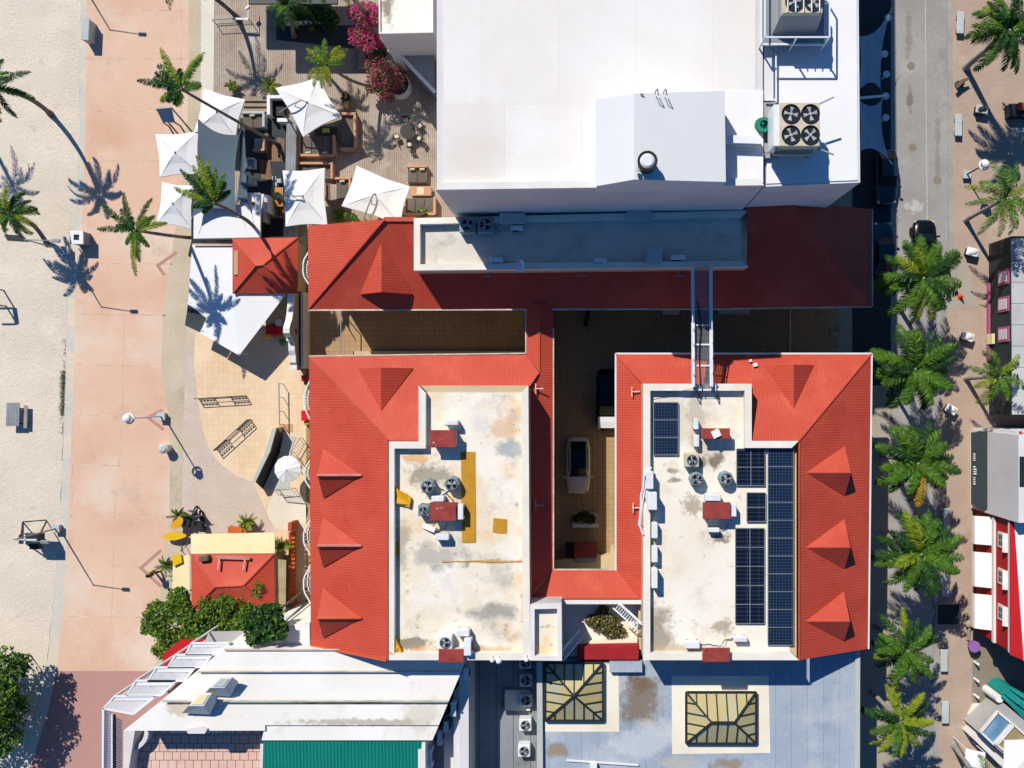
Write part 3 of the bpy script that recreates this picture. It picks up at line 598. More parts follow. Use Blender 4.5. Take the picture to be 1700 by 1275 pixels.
def skylight(label, x0, y0, x1, y1, rl, nx, ny):
    z0, z1 = ZB + .3, ZB + 1.15
    t = Thing('skylight', label, 'skylight', 'skylights on the blue-grey roof')
    a, b, c, d = P(x0, y0, z0), P(x1, y0, z0), P(x1, y1, z0), P(x0, y1, z0)
    cx, cy = (a.x + b.x) / 2, (a.y + d.y) / 2; r0, r1 = Vector((cx - rl / 2, cy, z1)), Vector((cx + rl / 2, cy, z1))
    m_ = MB(); m_.prism([(p.x, p.y) for p in (a, b, c, d)], z0 - .02, ZB); t.part('curb', m_, 'trim_white')
    m_ = MB()
    if rl < .01: m_.add([a, b, c, d, r0], [(1, 0, 4), (2, 1, 4), (3, 2, 4), (0, 3, 4)])
    else: m_.add([a, b, c, d, r0, r1], [(1, 0, 4, 5), (2, 1, 5), (3, 2, 5, 4), (0, 3, 4)])
    t.part('glazing', m_, 'glass_yellow')
    f = MB(); up = Vector((0, 0, .03))
    for p, q in ((a, b), (b, c), (c, d), (d, a)): f.bar(p + up, q + up, .16, .1)
    for p, r in ((a, r0), (d, r0), (b, r1), (c, r1)): f.bar(p + up, r + up, .14, .08)
    if rl > .01: f.bar(r0 + up, r1 + up, .18, .08)
    W_, D_ = (b.x - a.x), (a.y - d.y)
    for i in range(1, nx):
        x = a.x + W_ * i / nx
        for ye, s_ in ((a.y, -1), (d.y, 1)):
            tt = min(1, (x - a.x) / (r0.x - a.x), (b.x - x) / (b.x - r1.x)); f.bar((x, ye, z0 + .03), (x, ye + s_ * D_ / 2 * tt, z0 + (z1 - z0) * tt + .03), .085, .06)
    for i in range(1, ny):
        y = d.y + D_ * i / ny
        for xe, rx, s_ in ((a.x, r0.x, 1), (b.x, r1.x, -1)):
            tt = min(1, (y - d.y) / (D_ / 2), (a.y - y) / (D_ / 2)); f.bar((xe, y, z0 + .03), (xe + (rx - xe) * tt, y + (0 if tt > .98 else (cy - y) * .0), z0 + (z1 - z0) * tt + .03), .085, .06)
    t.part('mullions', f, 'mullion'); t.done()
skylight('square pyramid skylight of yellow glass with dark bars radiating from its centre', 905, 1100, 1001, 1196, 0, 6, 6)
skylight('oblong hipped skylight of yellow glass with a short dark ridge bar', 1139, 1149, 1255, 1234, 1.6, 7, 5)
# ---- alley with low roof
t = Thing('alley_roof', 'shadowed low service roof with a row of condenser units along its edge', 'roof')
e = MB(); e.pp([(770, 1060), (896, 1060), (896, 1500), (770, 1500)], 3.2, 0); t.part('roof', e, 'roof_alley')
e = MB(); e.pp([(838, 1146), (880, 1146), (880, 1180), (838, 1180)], 3.5, 3.1); t.part('plinth', e, 'white_coat'); t.done()
# ---- louvered white building
t = Thing('white_seaside_building', 'white stepped-roof building with louvered terraces and sunken brick patio', 'building')
ZL = 8.5
def ex(y): return 772 - (y - 1100) * .42
def wx(y): return 382 - (y - 1068) * (177 / 147)
seams = [(1038, 1079), (1079, 1115), (1115, 1164), (1164, 1204)]
for i, (y0, y1) in enumerate(seams):
    z = ZL - .12 * i
    if i == 0: z = 7.2; pts = [(404, 1052), (445, 1044), (514, 1034), (514, 1090), (352, 1090)]
    else: pts = [(wx(y0), y0), (ex(y0), y0), (ex(y1), y1), (wx(y1), y1)]
    if i == 3: pts = [(wx(1164), 1164), (ex(1164), 1164), (ex(1204), 1204), (440, 1204), (440, 1213), (205, 1213)]
    e = MB(); e.pp(pts, z, 0); t.part('roof_terrace', e, 'roof_louver')
e = MB(); e.pp([(440, 1204.5), (ex(1204), 1204.5), (ex(1229), 1229), (434, 1229)], ZL - .5, 0); t.part('roof_terrace', e, 'roof_louver')
e = MB()
for y in (1079, 1115, 1164):
    e.bar(P(wx(y) + 3, y - .5, ZL - .0), P(ex(y) - 3, y - .5, ZL - .0), .1, .06)
t.part('roof_seam', e, 'gutter_pale')
e = MB(); e.slab([P(437, 1229, ZL - .65), P(700, 1229, ZL - .65), P(692, 1500, ZL - 1.6), P(432, 1500, ZL - 1.6)], .12); t.part('green_roof', e, 'green_tin')
e = MB(); e.pp([(694, 1232), (706, 1232), (706, 1500), (694, 1500)], ZL - .7, 0); t.part('white_verge', e, 'trim_white')
e = MB(); e.pp([(432, 1229), (706, 1229), (706, 1500), (432, 1500)], ZL - 2.4, 0); t.part('wall', e, 'wall_white')
# stepped east side ledges in the shade
for k, (xa, ya, xb, z) in enumerate(((753, 1150, 768, 6.6), (737, 1190, 764, 5.2), (722, 1230, 772, 4.0), (762, 1100, 778, 6.8))):
    e = MB(); e.pp([(xa, ya), (xb, ya - 20), (xb, 1500), (xa, 1500)], z, 0); t.part('side_ledge', e, 'wall_white')
# sunken patio
e = MB(); e.pp([(225, 1205), (436, 1205), (436, 1500), (225, 1500)], 5.2, 0); t.part('patio_floor', e, 'terrace_brick')
e = MB(); e.pp([(205, 1213), (224, 1213), (214, 1275), (214, 1500), (202, 1500)], 6.4, 0); e.pp([(282, 1212), (366, 1212), (366, 1217), (282, 1217)], 7.1, 5.2); e.pp([(308, 1210), (335, 1206), (344, 1210), (340, 1218), (312, 1218)], ZL - .2, 5.2); t.part('patio_wall', e, 'wall_white')
c = P(222, 1208, 5.3); e = MB(); e.ring(c.x, c.y, 5.2, 6.0, 1.15, 1.45, 18, a0=R(-95), a1=R(5)); t.part('curved_wall', e, 'wall_white')
t.done()
for lb, x0, y0, x1, y1 in (('roof vent box with cream lid nearer the patio of the white seaside building', 310, 1156, 354, 1182), ('roof vent box with glazed top nearer the hedge on the white seaside building', 345, 1130, 388, 1152)):
    t = Thing('roof_vent', lb, 'vent', 'vent boxes on the white seaside building'); 
    e = MB(); q0 = [P(x0 - 8, y1 + 2, ZL), P(x1 - 6, y1 + 4, ZL), P(x1 + 8, y0 + 2, ZL), P(x0 + 18, y0, ZL)]; q1 = [P(x0 + 3, y1 - 10, ZL + .9), P(x1 - 16, y1 - 10, ZL + .9), P(x1 - 2, y0 - 6, ZL + .9), P(x0 + 22, y0 - 6, ZL + .9)]
    e.add([*q0, *q1], [(0, 1, 5, 4), (1, 2, 6, 5), (2, 3, 7, 6), (3, 0, 4, 7), (4, 5, 6, 7)]); t.part('curb', e, 'trim_white')
    e = MB(); cc = sum(q1, Vector()) / 4; e.slab([cc + (p - cc) * .72 + Vector((0, 0, .05)) for p in q1], .08); t.part('lid', e, 'cream_roof' if y0 > 1140 else 'concrete_bench')
    e = MB(); a, b, c_, d_ = q0[1], q0[2], q1[2], q1[1]; f_ = lambda u, v: a + (b - a) * u + (d_ - a) * v + Vector((.03, 0, 0)); e.add([f_(.2, .25), f_(.85, .25), f_(.8, .85), f_(.25, .85)], [(0, 1, 2, 3)]); t.part('louvre', e, 'glass_dark'); t.done()
# louvered canopies on its beach side
cans = [((318, 1068), (383, 1067), (362, 1086), (309, 1086)), ((292, 1087), (352, 1087), (336, 1107), (279, 1107)), ((260, 1108), (324, 1108), (306, 1130), (246, 1130)), ((226, 1130), (292, 1130), (268, 1154), (211, 1154)), ((190, 1156), (258, 1156), (222, 1185), (172, 1176))]
pos_n = ['topmost', 'second', 'third', 'fourth', 'largest and lowest']
for i, c4 in enumerate(cans):
    zt = 7.4
    t = Thing('louvered_canopy', '%s of the white slatted balcony canopies stepping down beside the white roof' % pos_n[i], 'canopy', 'slatted canopies on the beach side')
    a, b, c_, d_ = [P(x, y, zt) for x, y in c4]
    e = MB(); e.slab([a, b, a + (d_ - a) * .34 + (b - a), a + (d_ - a) * .34], .07); t.part('top_panel', e, 'metal_white')
    e = MB()
    for p, q in ((a, b), (b, c_), (d_, a), (c_, d_)): e.bar(p, q, .12, .14)
    for p in (a, d_): e.bar(p, Vector((p.x, p.y, .0)), .12)
    t.part('frame', e, 'metal_white')
    e = MB(); n_ = 22
    for k in range(n_):
        u = (k + .5) / n_; p = a + (b - a) * u + (d_ - a) * .38; q = d_ + (c_ - d_) * u; e.bar(p, q, .055, .10)
    t.part('slats', e, 'metal_white'); 
    e = MB()
    for zf, zc in ((4.6, 4.45), (1.9, 1.75)): e.slab([Vector((p.x, p.y, zf)) for p in (a, b, c_, d_)], .12)
    t.part('balcony_floor', e, 'wall_grey'); t.done()
t = Thing('slatted_screen', 'tall white slatted screen running south along the beach promenade', 'screen')
e = MB(); e.bar(P(172, 1176, 7.4), P(170, 1500, 7.4), .14, .14); e.bar(P(186, 1186, 7.0), P(186, 1500, 7.0), .1, .1); t.part('rail', e, 'metal_white')
e = MB()
for k in range(60): y = 1182 + k * 4.2; e.bar(P(172, y - 4, 7.38), P(185.5, y + 1.5, 7.0), .07, .1)
t.part('slats', e, 'metal_white')
e = MB()
for k in range(60): y = 1192 + k * 4.2; e.bar(P(192.5, y, 6.4), P(203, y + 5, 6.2), .06, .08)
t.part('inner_slats', e, 'metal_white')
e = MB(); e.bar(P(188, 1186, 6.7), P(188, 1500, 6.7), .18, .1); e.bar(P(191, 1186, 6.5), P(191, 1500, 6.5), .08, .1)
for k in range(40): y = 1190 + k * 6; e.bar(P(187, y, 6.75), P(192, y + 5, 6.55), .07, .1)
t.part('dark_rail', e, 'metal_dark'); t.done()
one('red_panel_sign', 'bright red panel beneath the leafy hedge and canopies', 'sign', MB().pp([(270, 1086), (300, 1062), (380, 1060), (345, 1085), (300, 1110), (271, 1106)], 4.4, 4.2), 'red_facade')
# ---------------------------------------------------------------- vegetation
def frond(mb, base, az, L, lift, droop, wid, rnd, mi=0, nl=26, lw=.07, tip=.35, hang=.35, curl=0.0):
    """one pinnate frond: arching midrib with leaflets both sides"""
    pts = []; d = Vector((math.cos(az), math.sin(az), 0)); p = Vector(base); el = lift; a = az
    n = 12
    for i in range(n + 1):
        pts.append(p.copy()); t = i / n
        e_ = el - droop * (t ** 1.3); a = az + curl * t
        p = p + Vector((math.cos(a) * math.cos(e_), math.sin(a) * math.cos(e_), math.sin(e_))) * (L / n)
    mb.tube(pts, [.035 * (1 - i / (n + 1)) + .008 for i in range(n + 1)], 4, mi)
    for i in range(nl):
        t = .10 + .9 * (i + .5) / nl; x = t * n; k = min(int(x), n - 1); q = pts[k].lerp(pts[k + 1], x - k); tg = (pts[k + 1] - pts[k]).normalized()
        sd = tg.cross(Vector((0, 0, 1))); 
        if sd.length < .1: sd = Vector((-math.sin(az), math.cos(az), 0))
        sd.normalize(); up = sd.cross(tg)
        ll = wid * (math.sin(math.pi * min(1, t * .75 + .18)) ** .7) * rnd.uniform(.8, 1.12)
        if t > .9: ll *= .8
        for sgn in (-1, 1):
            fw = rnd.uniform(.35, .75) + t * tip
            dr = (sd * sgn + tg * fw + up * rnd.uniform(-.15, .25)).normalized()
            m1 = q + dr * ll * .5 + Vector((0, 0, -hang * .12 * ll)); e_ = q + dr * ll * .95 + Vector((0, 0, -hang * ll * rnd.uniform(.5, 1.1)))
            wv = tg * lw * rnd.uniform(.8, 1.2) * .5
            tw = up * lw * rnd.uniform(-.5, .5)
            wv = wv + tw
            mb.add([q - wv * .6, m1 - wv, m1 + wv, q + wv * .6, e_], [(0, 1, 2, 3), (1, 4, 2)], mi)
def trunk_path(base, top, bend, n=9):
    b, t = Vector(base), Vector(top); o = []
    for i in range(n + 1):
        u = i / n; p = b.lerp(t, u); k = math.sin(math.pi * u)
        p.x += bend[0] * k; p.y += bend[1] * k; o.append(p)
    return o
def palm(name, label, bpx, cpx, h, fronds, seed, L=2.6, wid=.55, mats=('palm_green', 'palm_deep', 'palm_yellow'), wts=(.55, .3, .15), bend=(0, 0), tr=(.17, .11), group=None, nl=26, lw=.07, tm='trunk', droop=1.5, lift=(.0, 1.1), azs=None, hang=.4, yellow=None):
    rnd = random.Random(seed); base = P(*bpx, 0.02); top = P(*cpx, h)
    t = Thing(name, label, 'palm tree', group, (base.x, base.y, 0))
    tp = trunk_path(base, top, bend); n = len(tp)
    m_ = MB(); rr = [tr[0] + (tr[1] - tr[0]) * i / (n - 1) for i in range(n)]; rr[0] *= 1.5
    for i in range(1, n): rr[i] *= rnd.uniform(.92, 1.1)
    m_.tube(tp, rr, 9); m_.tube([tp[-1], tp[-1] + Vector((0, 0, .35))], [tr[1] * 1.3, tr[1] * .8], 8); t.part('trunk', m_, tm, smooth=True)
    m_ = MB(); c0 = top + Vector((0, 0, .2)); N_ = fronds if azs is None else len(azs)
    for i in range(N_):
        if azs is None:
            az = 2 * math.pi * (i * .618 + rnd.uniform(-.04, .04)); f = i / max(1, N_ - 1); LL = L * 1.2 * rnd.uniform(.85, 1.1)
        else:
            az = R(azs[i][0]); LL = L * azs[i][1]; f = rnd.random() * .8
        li = lift[0] + (lift[1] - lift[0]) * f; mi = rnd.choices((0, 1, 2), wts)[0]
        if yellow and i in yellow: mi = 2
        LL *= (1 - .25 * f if azs is None else 1)
        frond(m_, c0, az, LL, li, droop * rnd.uniform(.8, 1.15), wid * rnd.uniform(.85, 1.1), rnd, mi, nl, lw, curl=rnd.uniform(-.35, .35), hang=hang)
    t.part('crown', m_, list(mats)); return t.done()
# big street palms (north to south)
W = 'street palms in the west row'; E_ = 'street palms in the east row'
def bof(c, u):  # ground point under a crown
    return (NX + (c[0] - NX) * (1 - u), NY + (c[1] - NY) * (1 - u))
sp = [((1530, 462), .10, W, 'large green palm partly covering the black car', 3.0, 11, None), ((1516, 612), .10, W, 'broad palm next below the one over the black car', 3.15, 12, None),
      ((1521, 768), .10, W, 'palm with browning upper left fronds opposite the dark awning', 3.0, 13, (3,)), ((1526, 918), .10, W, 'wide palm with bright lime young fronds opposite the red facade', 3.2, 14, (28, 30)),
      ((1503, 1078), .09, W, 'smaller yellow-green palm beside the blue-grey roof corner', 2.75, 15, (2, 9)), ((1492, 1195), .085, W, 'thin yellowing palm lowest on the west side of the street', 2.75, 16, (1, 6, 11))]
for c, u, gname, lb, L, sd, yel in sp:
    last = sd >= 15
    palm('palm_tree', lb, bof(c, u), c, u * HC, 31 if not last else (20 if sd == 15 else 15), sd, L, .72 if not last else .55, group=gname, wts=((.62, .33, .05) if not last else (.6, .2, .2)), nl=54, lw=.075, tm='trunk_grey', tr=(.2, .12), droop=1.2, lift=(-.1, .85), hang=.6, yellow=yel, mats=('palm_green', 'palm_deep', 'palm_yellow') if sd != 13 else ('palm_green', 'palm_deep', 'palm_dry'))
palm('palm_tree', 'full dark palm leaning right in the top right corner', (1602, 113), (1672, 52), .11 * HC, 24, 21, 2.9, .62, group=E_, wts=(.6, .35, .05), nl=54, lw=.075, tm='trunk_grey', tr=(.24, .13), lift=(-.15, 1), hang=.6)
palm('palm_tree', 'palm over the roof edge above the dark pink-windowed facade', (1602, 366), (1668, 330), .10 * HC, 17, 22, 2.9, .5, group=E_, wts=(.65, .15, .2), nl=32, lw=.07, tm='trunk_grey', lift=(-.05, .9))
palm('palm_tree', 'bright yellow-green palm between the white bins and dark facade', (1602, 628), (1656, 626), .08 * HC, 13, 23, 2.3, .48, group=E_, wts=(.6, .05, .35), nl=28, lw=.07, tm='trunk_grey', lift=(-.05, .9))
palm('palm_tree', 'palm trunk rising at the bottom edge beside the small white canopy', (1582, 1235), (1640, 1318), .10 * HC, 16, 24, 2.7, .55, group=E_, nl=28, tm='trunk_grey', tr=(.2, .14))
palm('palm_tree', 'leaning palm above the top right corner whose shadow falls by the lamp', (1660, -70), (1740, -150), .10 * HC, 12, 25, 2.7, .55, group=E_, nl=24, tm='trunk_grey')
# beach palms
BP = 'leaning coconut palms by the beach'
def A(*l): return [(a, k) for a, k in l]
palm('palm_tree', 'coconut palm above the promenade with two fronds spread like rabbit ears', (462, 240), (304, 150), .15 * HC, 0, 31, 2.6, .5, bend=(.5, -.3), tr=(.15, .09), group=BP, azs=A((170, 1.15), (160, 1), (128, 1.1), (116, 1.15), (73, 1.2), (64, 1.0), (200, .7), (220, .5), (240, .45), (20, .5), (100, .6), (145, .8)), wts=(.4, .45, .15), nl=60, lw=.06, lift=(-.1, .5), droop=.6, tm='trunk')
palm('palm_tree', 'coconut palm crowning over the grey shade sail', (434, 390), (358, 338), .146 * HC, 0, 32, 2.7, .42, bend=(.35, .1), tr=(.16, .1), group=BP, azs=A((168, 1.1), (150, .95), (135, 1.1), (125, 1.15), (112, 1.2), (98, 1.2), (85, .9), (70, .8), (140, .8), (155, .7), (105, 1), (60, .6), (190, .5), (120, .8), (92, .8), (40, .5), (210, .4)), wts=(.35, .45, .2), nl=60, lw=.055, lift=(-.1, .7), droop=.5, yellow=(4, 5))
palm('palm_tree', 'small-crowned coconut palm left of the big white awning', (338, 396), (228, 383), .12 * HC, 0, 33, 2.5, .38, bend=(.2, -.1), tr=(.15, .1), group=BP, azs=A((178, 1.2), (150, 1.2), (135, 1), (112, 1.1), (75, 1.1), (30, .7), (15, .9), (255, .8), (265, 1.3), (280, .9), (300, .6), (230, .5), (60, .5), (165, .6)), wts=(.45, .45, .1), nl=60, lw=.055, lift=(-.1, .5), droop=.7)
palm('palm_tree', 'coconut palm on the sand at the upper left edge, its crown cut off', (85, 190), (-8, 145), .10 * HC, 15, 34, 2.4, .42, bend=(.3, .25), tr=(.19, .11), group=BP, wts=(.4, .55, .05), nl=52, lw=.06, lift=(-.3, .9))
palm('palm_tree', 'low coconut palm at the left edge beside the white bin kiosk', (78, 405), (18, 355), .062 * HC, 17, 35, 2.1, .42, bend=(.25, .35), tr=(.17, .11), group=BP, wts=(.4, .5, .1), nl=52, lw=.06, lift=(-.3, .9))
palm('palm_tree', 'coconut palm on the sand outside the left edge, only its shadow seen', (-34, 200), (-135, 160), .085 * HC, 14, 36, 2.3, .42, tr=(.18, .11), group=BP, nl=28, lw=.05)
palm('palm_tree', 'coconut palm at the top edge casting its shadow on the deck', (396, 31), (302, -38), .088 * HC, 16, 37, 2.4, .45, bend=(.2, .1), tr=(.18, .11), group=BP, nl=32, lw=.05)
palm('palm_tree', 'dark green palm growing in the shaded garden at the top of the deck', (488, 60), (478, 12), .085 * HC, 16, 38, 1.7, .4, group=None, nl=28, lw=.05, wts=(.3, .7, 0))
palm('palm_tree', 'yellow-green palm leaning over the large tilted white parasol', (640, 147), (543, 108), .075 * HC, 0, 39, 2.0, .42, bend=(-.2, -.35), tr=(.14, .09), azs=A((150, 1), (128, 1), (95, .95), (62, 1), (48, 1.1), (20, .8), (0, .7), (200, 1), (225, 1), (250, .9), (275, .8), (170, .8), (110, .7)), wts=(.25, 0, .75), nl=32, lw=.055, lift=(-.1, .6), droop=.9)
palm('palm_tree', 'tall palm trunk crossing the magenta bougainvillea at the top edge', (640, 52), (545, -45), .12 * HC, 14, 40, 2.3, .45, tr=(.2, .14), nl=26, tm='trunk_grey')
def foliage(mb, blobs, n, size, rnd, mats_w=(1,), flat=.55):
    tot = sum(r * r for _, r in blobs)
    for c, r in blobs:
        for _ in range(int(n * r * r / tot)):
            d = Vector((rnd.gauss(0, 1), rnd.gauss(0, 1), rnd.gauss(0, .8))).normalized(); k = r * (rnd.random() ** .45) * (1 + .25 * mnoise.noise(Vector(c) + d * 2.2))
            p = Vector(c) + Vector((d.x * k, d.y * k, d.z * k * .8))
            if p.z < .05: continue
            nrm = Vector((rnd.gauss(0, .6), rnd.gauss(0, .6), 1)).normalized(); u = nrm.cross(Vector((rnd.random() - .5, rnd.random() - .5, .1))).normalized(); v = nrm.cross(u)
            s_ = size * rnd.uniform(.6, 1.3); mi = rnd.choices(range(len(mats_w)), mats_w)[0]
            mb.add([p - u * s_, p - v * s_ * flat, p + u * s_, p + v * s_ * flat], [(0, 1, 2, 3)], mi)
def bush(name, label, cat, px, n, size, mats, ws, seed, stem=True, group=None, pot=None):
    """px: list of (x, y, z centre, radius)"""
    rnd = random.Random(seed); blobs = []
    for x, y, z, r in px:
        c = P(x, y, z); blobs.append((c, r))
        for _ in range(5):
            a = rnd.uniform(0, 6.28); blobs.append((c + Vector((math.cos(a) * r * .75, math.sin(a) * r * .75, rnd.uniform(-.2, .4) * r)), r * rnd.uniform(.3, .5)))
    t = Thing(name, label, cat, group); m_ = MB(); foliage(m_, blobs, n, size, rnd, ws); 
    b = MB(); base = P(px[0][0], px[0][1], px[0][2]); 
    for c, r in blobs[::6]:
        g0 = Vector((c.x * .9 + base.x * .1, c.y * .9 + base.y * .1, 0.02)); b.tube([g0, (g0 + c) / 2 + Vector((.1, .05, 0)), c], [.09, .06, .03], 6)
    t.part('stem', b, 'trunk'); t.part('foliage', m_, mats); return t.done()
bush('hedge_tree', 'leafy green sea-grape hedge trees overhanging the promenade by the red kiosk', 'hedge', [(262, 1020, 2.6, 1.1), (285, 1062, 2.5, 1.1), (300, 1010, 2.7, 1.15), (330, 1040, 2.6, 1.25), (365, 1015, 2.6, 1.1), (385, 1040, 2.5, 1.0), (405, 990, 2.9, .8), (425, 975, 3.3, .6), (345, 1000, 3.2, .8), (375, 1000, 3.2, .8), (410, 1020, 2.8, 1.0), (330, 1065, 2.3, .9), (250, 1040, 2.4, .7), (270, 1080, 2.3, .7), (295, 990, 2.9, .7), (355, 1055, 2.2, .9), (400, 1045, 2.6, .9)], 15000, .13, ['leaf_green', 'leaf_deep', 'leaf_lime'], (.45, .18, .37), 51)
bush('shrub', 'darker blue-green shrub where the hedge meets the white roof', 'shrub', [(436, 1032, 8.0, 1.15), (458, 1044, 8.2, .8), (425, 1050, 8.0, .8), (450, 1020, 7.6, .8)], 4200, .17, ['leaf_deep', 'palm_deep', 'leaf_green'], (.4, .35, .25), 52)
bush('sea_grape_tree', 'dark leafy tree at the lower left edge throwing a ragged shadow', 'tree', [(5, 1110, 3.2, 1.7), (-12, 1170, 3.6, 2.2), (5, 1215, 3.0, 1.6), (-50, 1130, 3.2, 2.0), (-60, 1210, 3, 2)], 9000, .17, ['leaf_green', 'leaf_deep', 'leaf_lime'], (.4, .55, .05), 53)
bush('bougainvillea', 'bright magenta bougainvillea against the white annex wall', 'flowering shrub', [(604, 25, 2.6, 1.15), (598, 60, 2.3, .9), (614, 70, 2.2, .8)], 3600, .10, ['flower_magenta', 'flower_rose', 'leaf_deep', 'leaf_green'], (.45, .27, .13, .15), 54)
bush('bougainvillea', 'bougainvillea with olive centre in the round white-rimmed planter', 'flowering shrub', [(624, 112, 1.5, .85), (652, 126, 1.4, 1.0), (640, 152, 1.2, .85), (622, 138, 1.3, .8)], 4200, .09, ['flower_magenta', 'flower_rose', 'leaf_green', 'dry_leaf'], (.25, .18, .35, .22), 55)
bush('climbing_shrub', 'olive green shrub between the two bougainvilleas', 'shrub', [(630, 88, 1.2, .6), (624, 98, 1.1, .5)], 1100, .09, ['leaf_deep', 'leaf_green', 'dry_leaf'], (.5, .3, .2), 59)
bush('planter_shrub', 'dark shrub in the shaded courtyard north of the maroon bin', 'shrub', [(969, 858, .7, .5), (980, 862, .6, .4), (958, 860, .6, .35)], 1500, .07, ['leaf_deep', 'palm_deep'], (.6, .4), 56)
bush('dead_shrub', 'dry brown-green weeds growing on the debris-strewn roof', 'weeds', [(1000, 1030, 6.6, .8), (1015, 1040, 6.6, .7), (985, 1030, 6.5, .5), (1030, 1050, 6.5, .4), (1000, 1012, 6.5, .4)], 2600, .09, ['dry_leaf', 'leaf_deep', 'straw'], (.6, .25, .15), 57)
bush('garden_bush', 'shaded garden greenery under the palms at the top of the deck', 'bush', [(505, 25, 1.0, .9), (530, 20, 1.0, .9), (548, 35, .9, .8), (470, 35, .8, .6)], 2500, .11, ['leaf_deep', 'palm_deep', 'leaf_green'], (.6, .3, .1), 58)
def plant(label, px, py, L, nf, mats, seed, potr=.28, pot='terracotta_pot', h=.55, wid=.2, group=None):
    rnd = random.Random(seed); c = P(px, py, h); t = Thing('potted_plant', label, 'potted plant', group, (c.x, c.y, 0))
    m_ = MB(); m_.cyl(c.x, c.y, 0, h * .8, potr * .75, potr, 14); m_.ring(c.x, c.y, h * .8, h * .88, potr * .8, potr * 1.05, 14); t.part('pot', m_, pot)
    m_ = MB()
    for i in range(nf): frond(m_, (c.x, c.y, h), i * 2.399 + rnd.uniform(-.2, .2), L * rnd.uniform(.7, 1.1), rnd.uniform(.1, 1.0), 1.2, wid, rnd, rnd.randrange(len(mats)), 14, .045)
    t.part('leaves', m_, mats); return t.done()
plant('small potted palm left of the palm shadow on the wooden deck', 385, 143, .6, 12, ['palm_green', 'palm_yellow'], 61)
plant('bushy yellow-green plant above the white planter screen on the deck', 450, 142, .85, 16, ['palm_yellow', 'leaf_lime'], 62)
plant('lush bright green plant squeezed beneath the red eave by two parasols', 566, 358, .85, 16, ['leaf_lime', 'palm_green'], 63)
plant('small green plant by the sofas next to the white building corner', 702, 354, .6, 12, ['leaf_lime', 'palm_green'], 64)
plant('spiky plant beside the orange planter behind the cream kiosk roof', 409, 868, .95, 15, ['palm_green', 'palm_yellow'], 65, h=.9)
plant('bright spiky plant at the right end of the cream kiosk roof', 467, 906, 1.1, 16, ['palm_green', 'palm_yellow'], 66, h=1.6)
plant('dark spiky plant by the yellow table end on the promenade edge', 276, 938, .95, 14, ['palm_green', 'palm_deep'], 67, h=.9)
plant('spiky plant above the orange paddle board stand', 297, 856, .9, 14, ['palm_green', 'palm_deep'], 68, h=.9)
plant('slim potted plant right of the tilted parasol on the deck', 574, 162, .45, 9, ['palm_deep'], 69, pot='wall_white', h=.6)
plant('little potted plant with a pale rim between the eave and the tilted parasol', 587, 361, .35, 9, ['palm_green'], 70, pot='wall_cream', h=.5)
rnd = random.Random(77); m_ = MB()
for _ in range(900):
    y = rnd.uniform(615, 690) if rnd.random() < .8 else rnd.uniform(560, 720); x = stripx(y) - abs(rnd.gauss(0, 3)) - 1; p = P(x, y, .05)
    a = rnd.uniform(0, 6.28); h = rnd.uniform(.04, .14); d = Vector((math.cos(a), math.sin(a), 0)) * rnd.uniform(.03, .12); s_ = Vector((-d.y, d.x, 0)) * .25
    m_.add([p - s_, p + s_, p + d + Vector((0, 0, h))], [(0, 1, 2)])
o = mesh_obj('grass_tufts', m_, 'grass'); o['kind'] = 'stuff'; o['label'] = 'sparse grass tufts along the sand edge of the kerb'; o['category'] = 'grass'
# ---------------------------------------------------------------- buildings east of the street
t = Thing('dark_shop', 'long dark-fronted shop with three pink-framed windows and pale ribbed roof', 'building')
e = MB(); e.pp([(1679, 392), (1679.5, 690), (1900, 690), (1900, 392)], 3.6, 0); t.part('wall', e, 'dark_facade')
e = MB(); e.pp([(1679.8, 396), (1680.5, 688), (1900, 688), (1900, 396)], 3.68, 3.55); t.part('roof', e, 'roof_tin_grey')
xw = PX(1679, 3.6)
for y in (460, 505, 555):
    yc = PY(y, 2.6); f = MB(); f.box(xw - .04, yc, 1.75, 3.3, .12, 1.15); i_ = t.part('window', f, 'pink_frame'); f = MB(); f.box(xw - .08, yc, 1.95, 3.12, .12, .8); t.part('pane', f, 'pane_pale', i_)
f = MB(); f.bar(P(1649, 475, .3), P(1678, 470, 3.3), .06); t.part('drain_pipe', f, 'metal_white')
f = MB(); f.bar((xw - .1, PY(470, 0), .25), (xw - .1, PY(600, 0), .25), .16, .4); t.part('pink_skirting', f, 'pink_frame')
f = MB(); f.box(xw - .15, PY(563, .6), .3, 1.2, .2, .8); t.part('sign_board', f, 'cream_roof'); t.done()
t = Thing('grey_house', 'pale grey two-storey facade with two terracotta shutters above the dark awning', 'building')
xg = 651 * S
e = MB(); e.prism([(xg, PY(716, 6.4)), (xg, PY(868, 6.4)), (xg + 9, PY(868, 6.4)), (xg + 9, PY(716, 6.4))], 6.6, 0); t.part('wall', e, 'wall_white')
e = MB(); e.prism([(xg + .35, PY(718, 6.7)), (xg + .35, PY(866, 6.7)), (xg + 9, PY(866, 6.7)), (xg + 9, PY(718, 6.7))], 6.72, 6.6); t.part('roof', e, 'wall_grey')
e = MB(); e.bar((xg + .15, PY(716, 6.7), 6.72), (xg + .15, PY(868, 6.7), 6.72), .2, .12); t.part('eave_trim', e, 'terracotta')
for y in (748, 818):
    yc = PY(y, 5); f = MB(); f.box(xg - .03, yc, 3.9, 5.5, .1, 1.25); i_ = t.part('window_frame', f, 'trim_white'); f = MB(); f.box(xg - .07, yc, 4.05, 5.4, .1, 1.08); t.part('shutter', f, 'terracotta', i_)
e = MB(); e.prism([(xg - .05, PY(718, 3)), (xg - .05, PY(866, 3)), (xg + .3, PY(866, 3)), (xg + .3, PY(718, 3))], 3.0, 2.8); t.done()
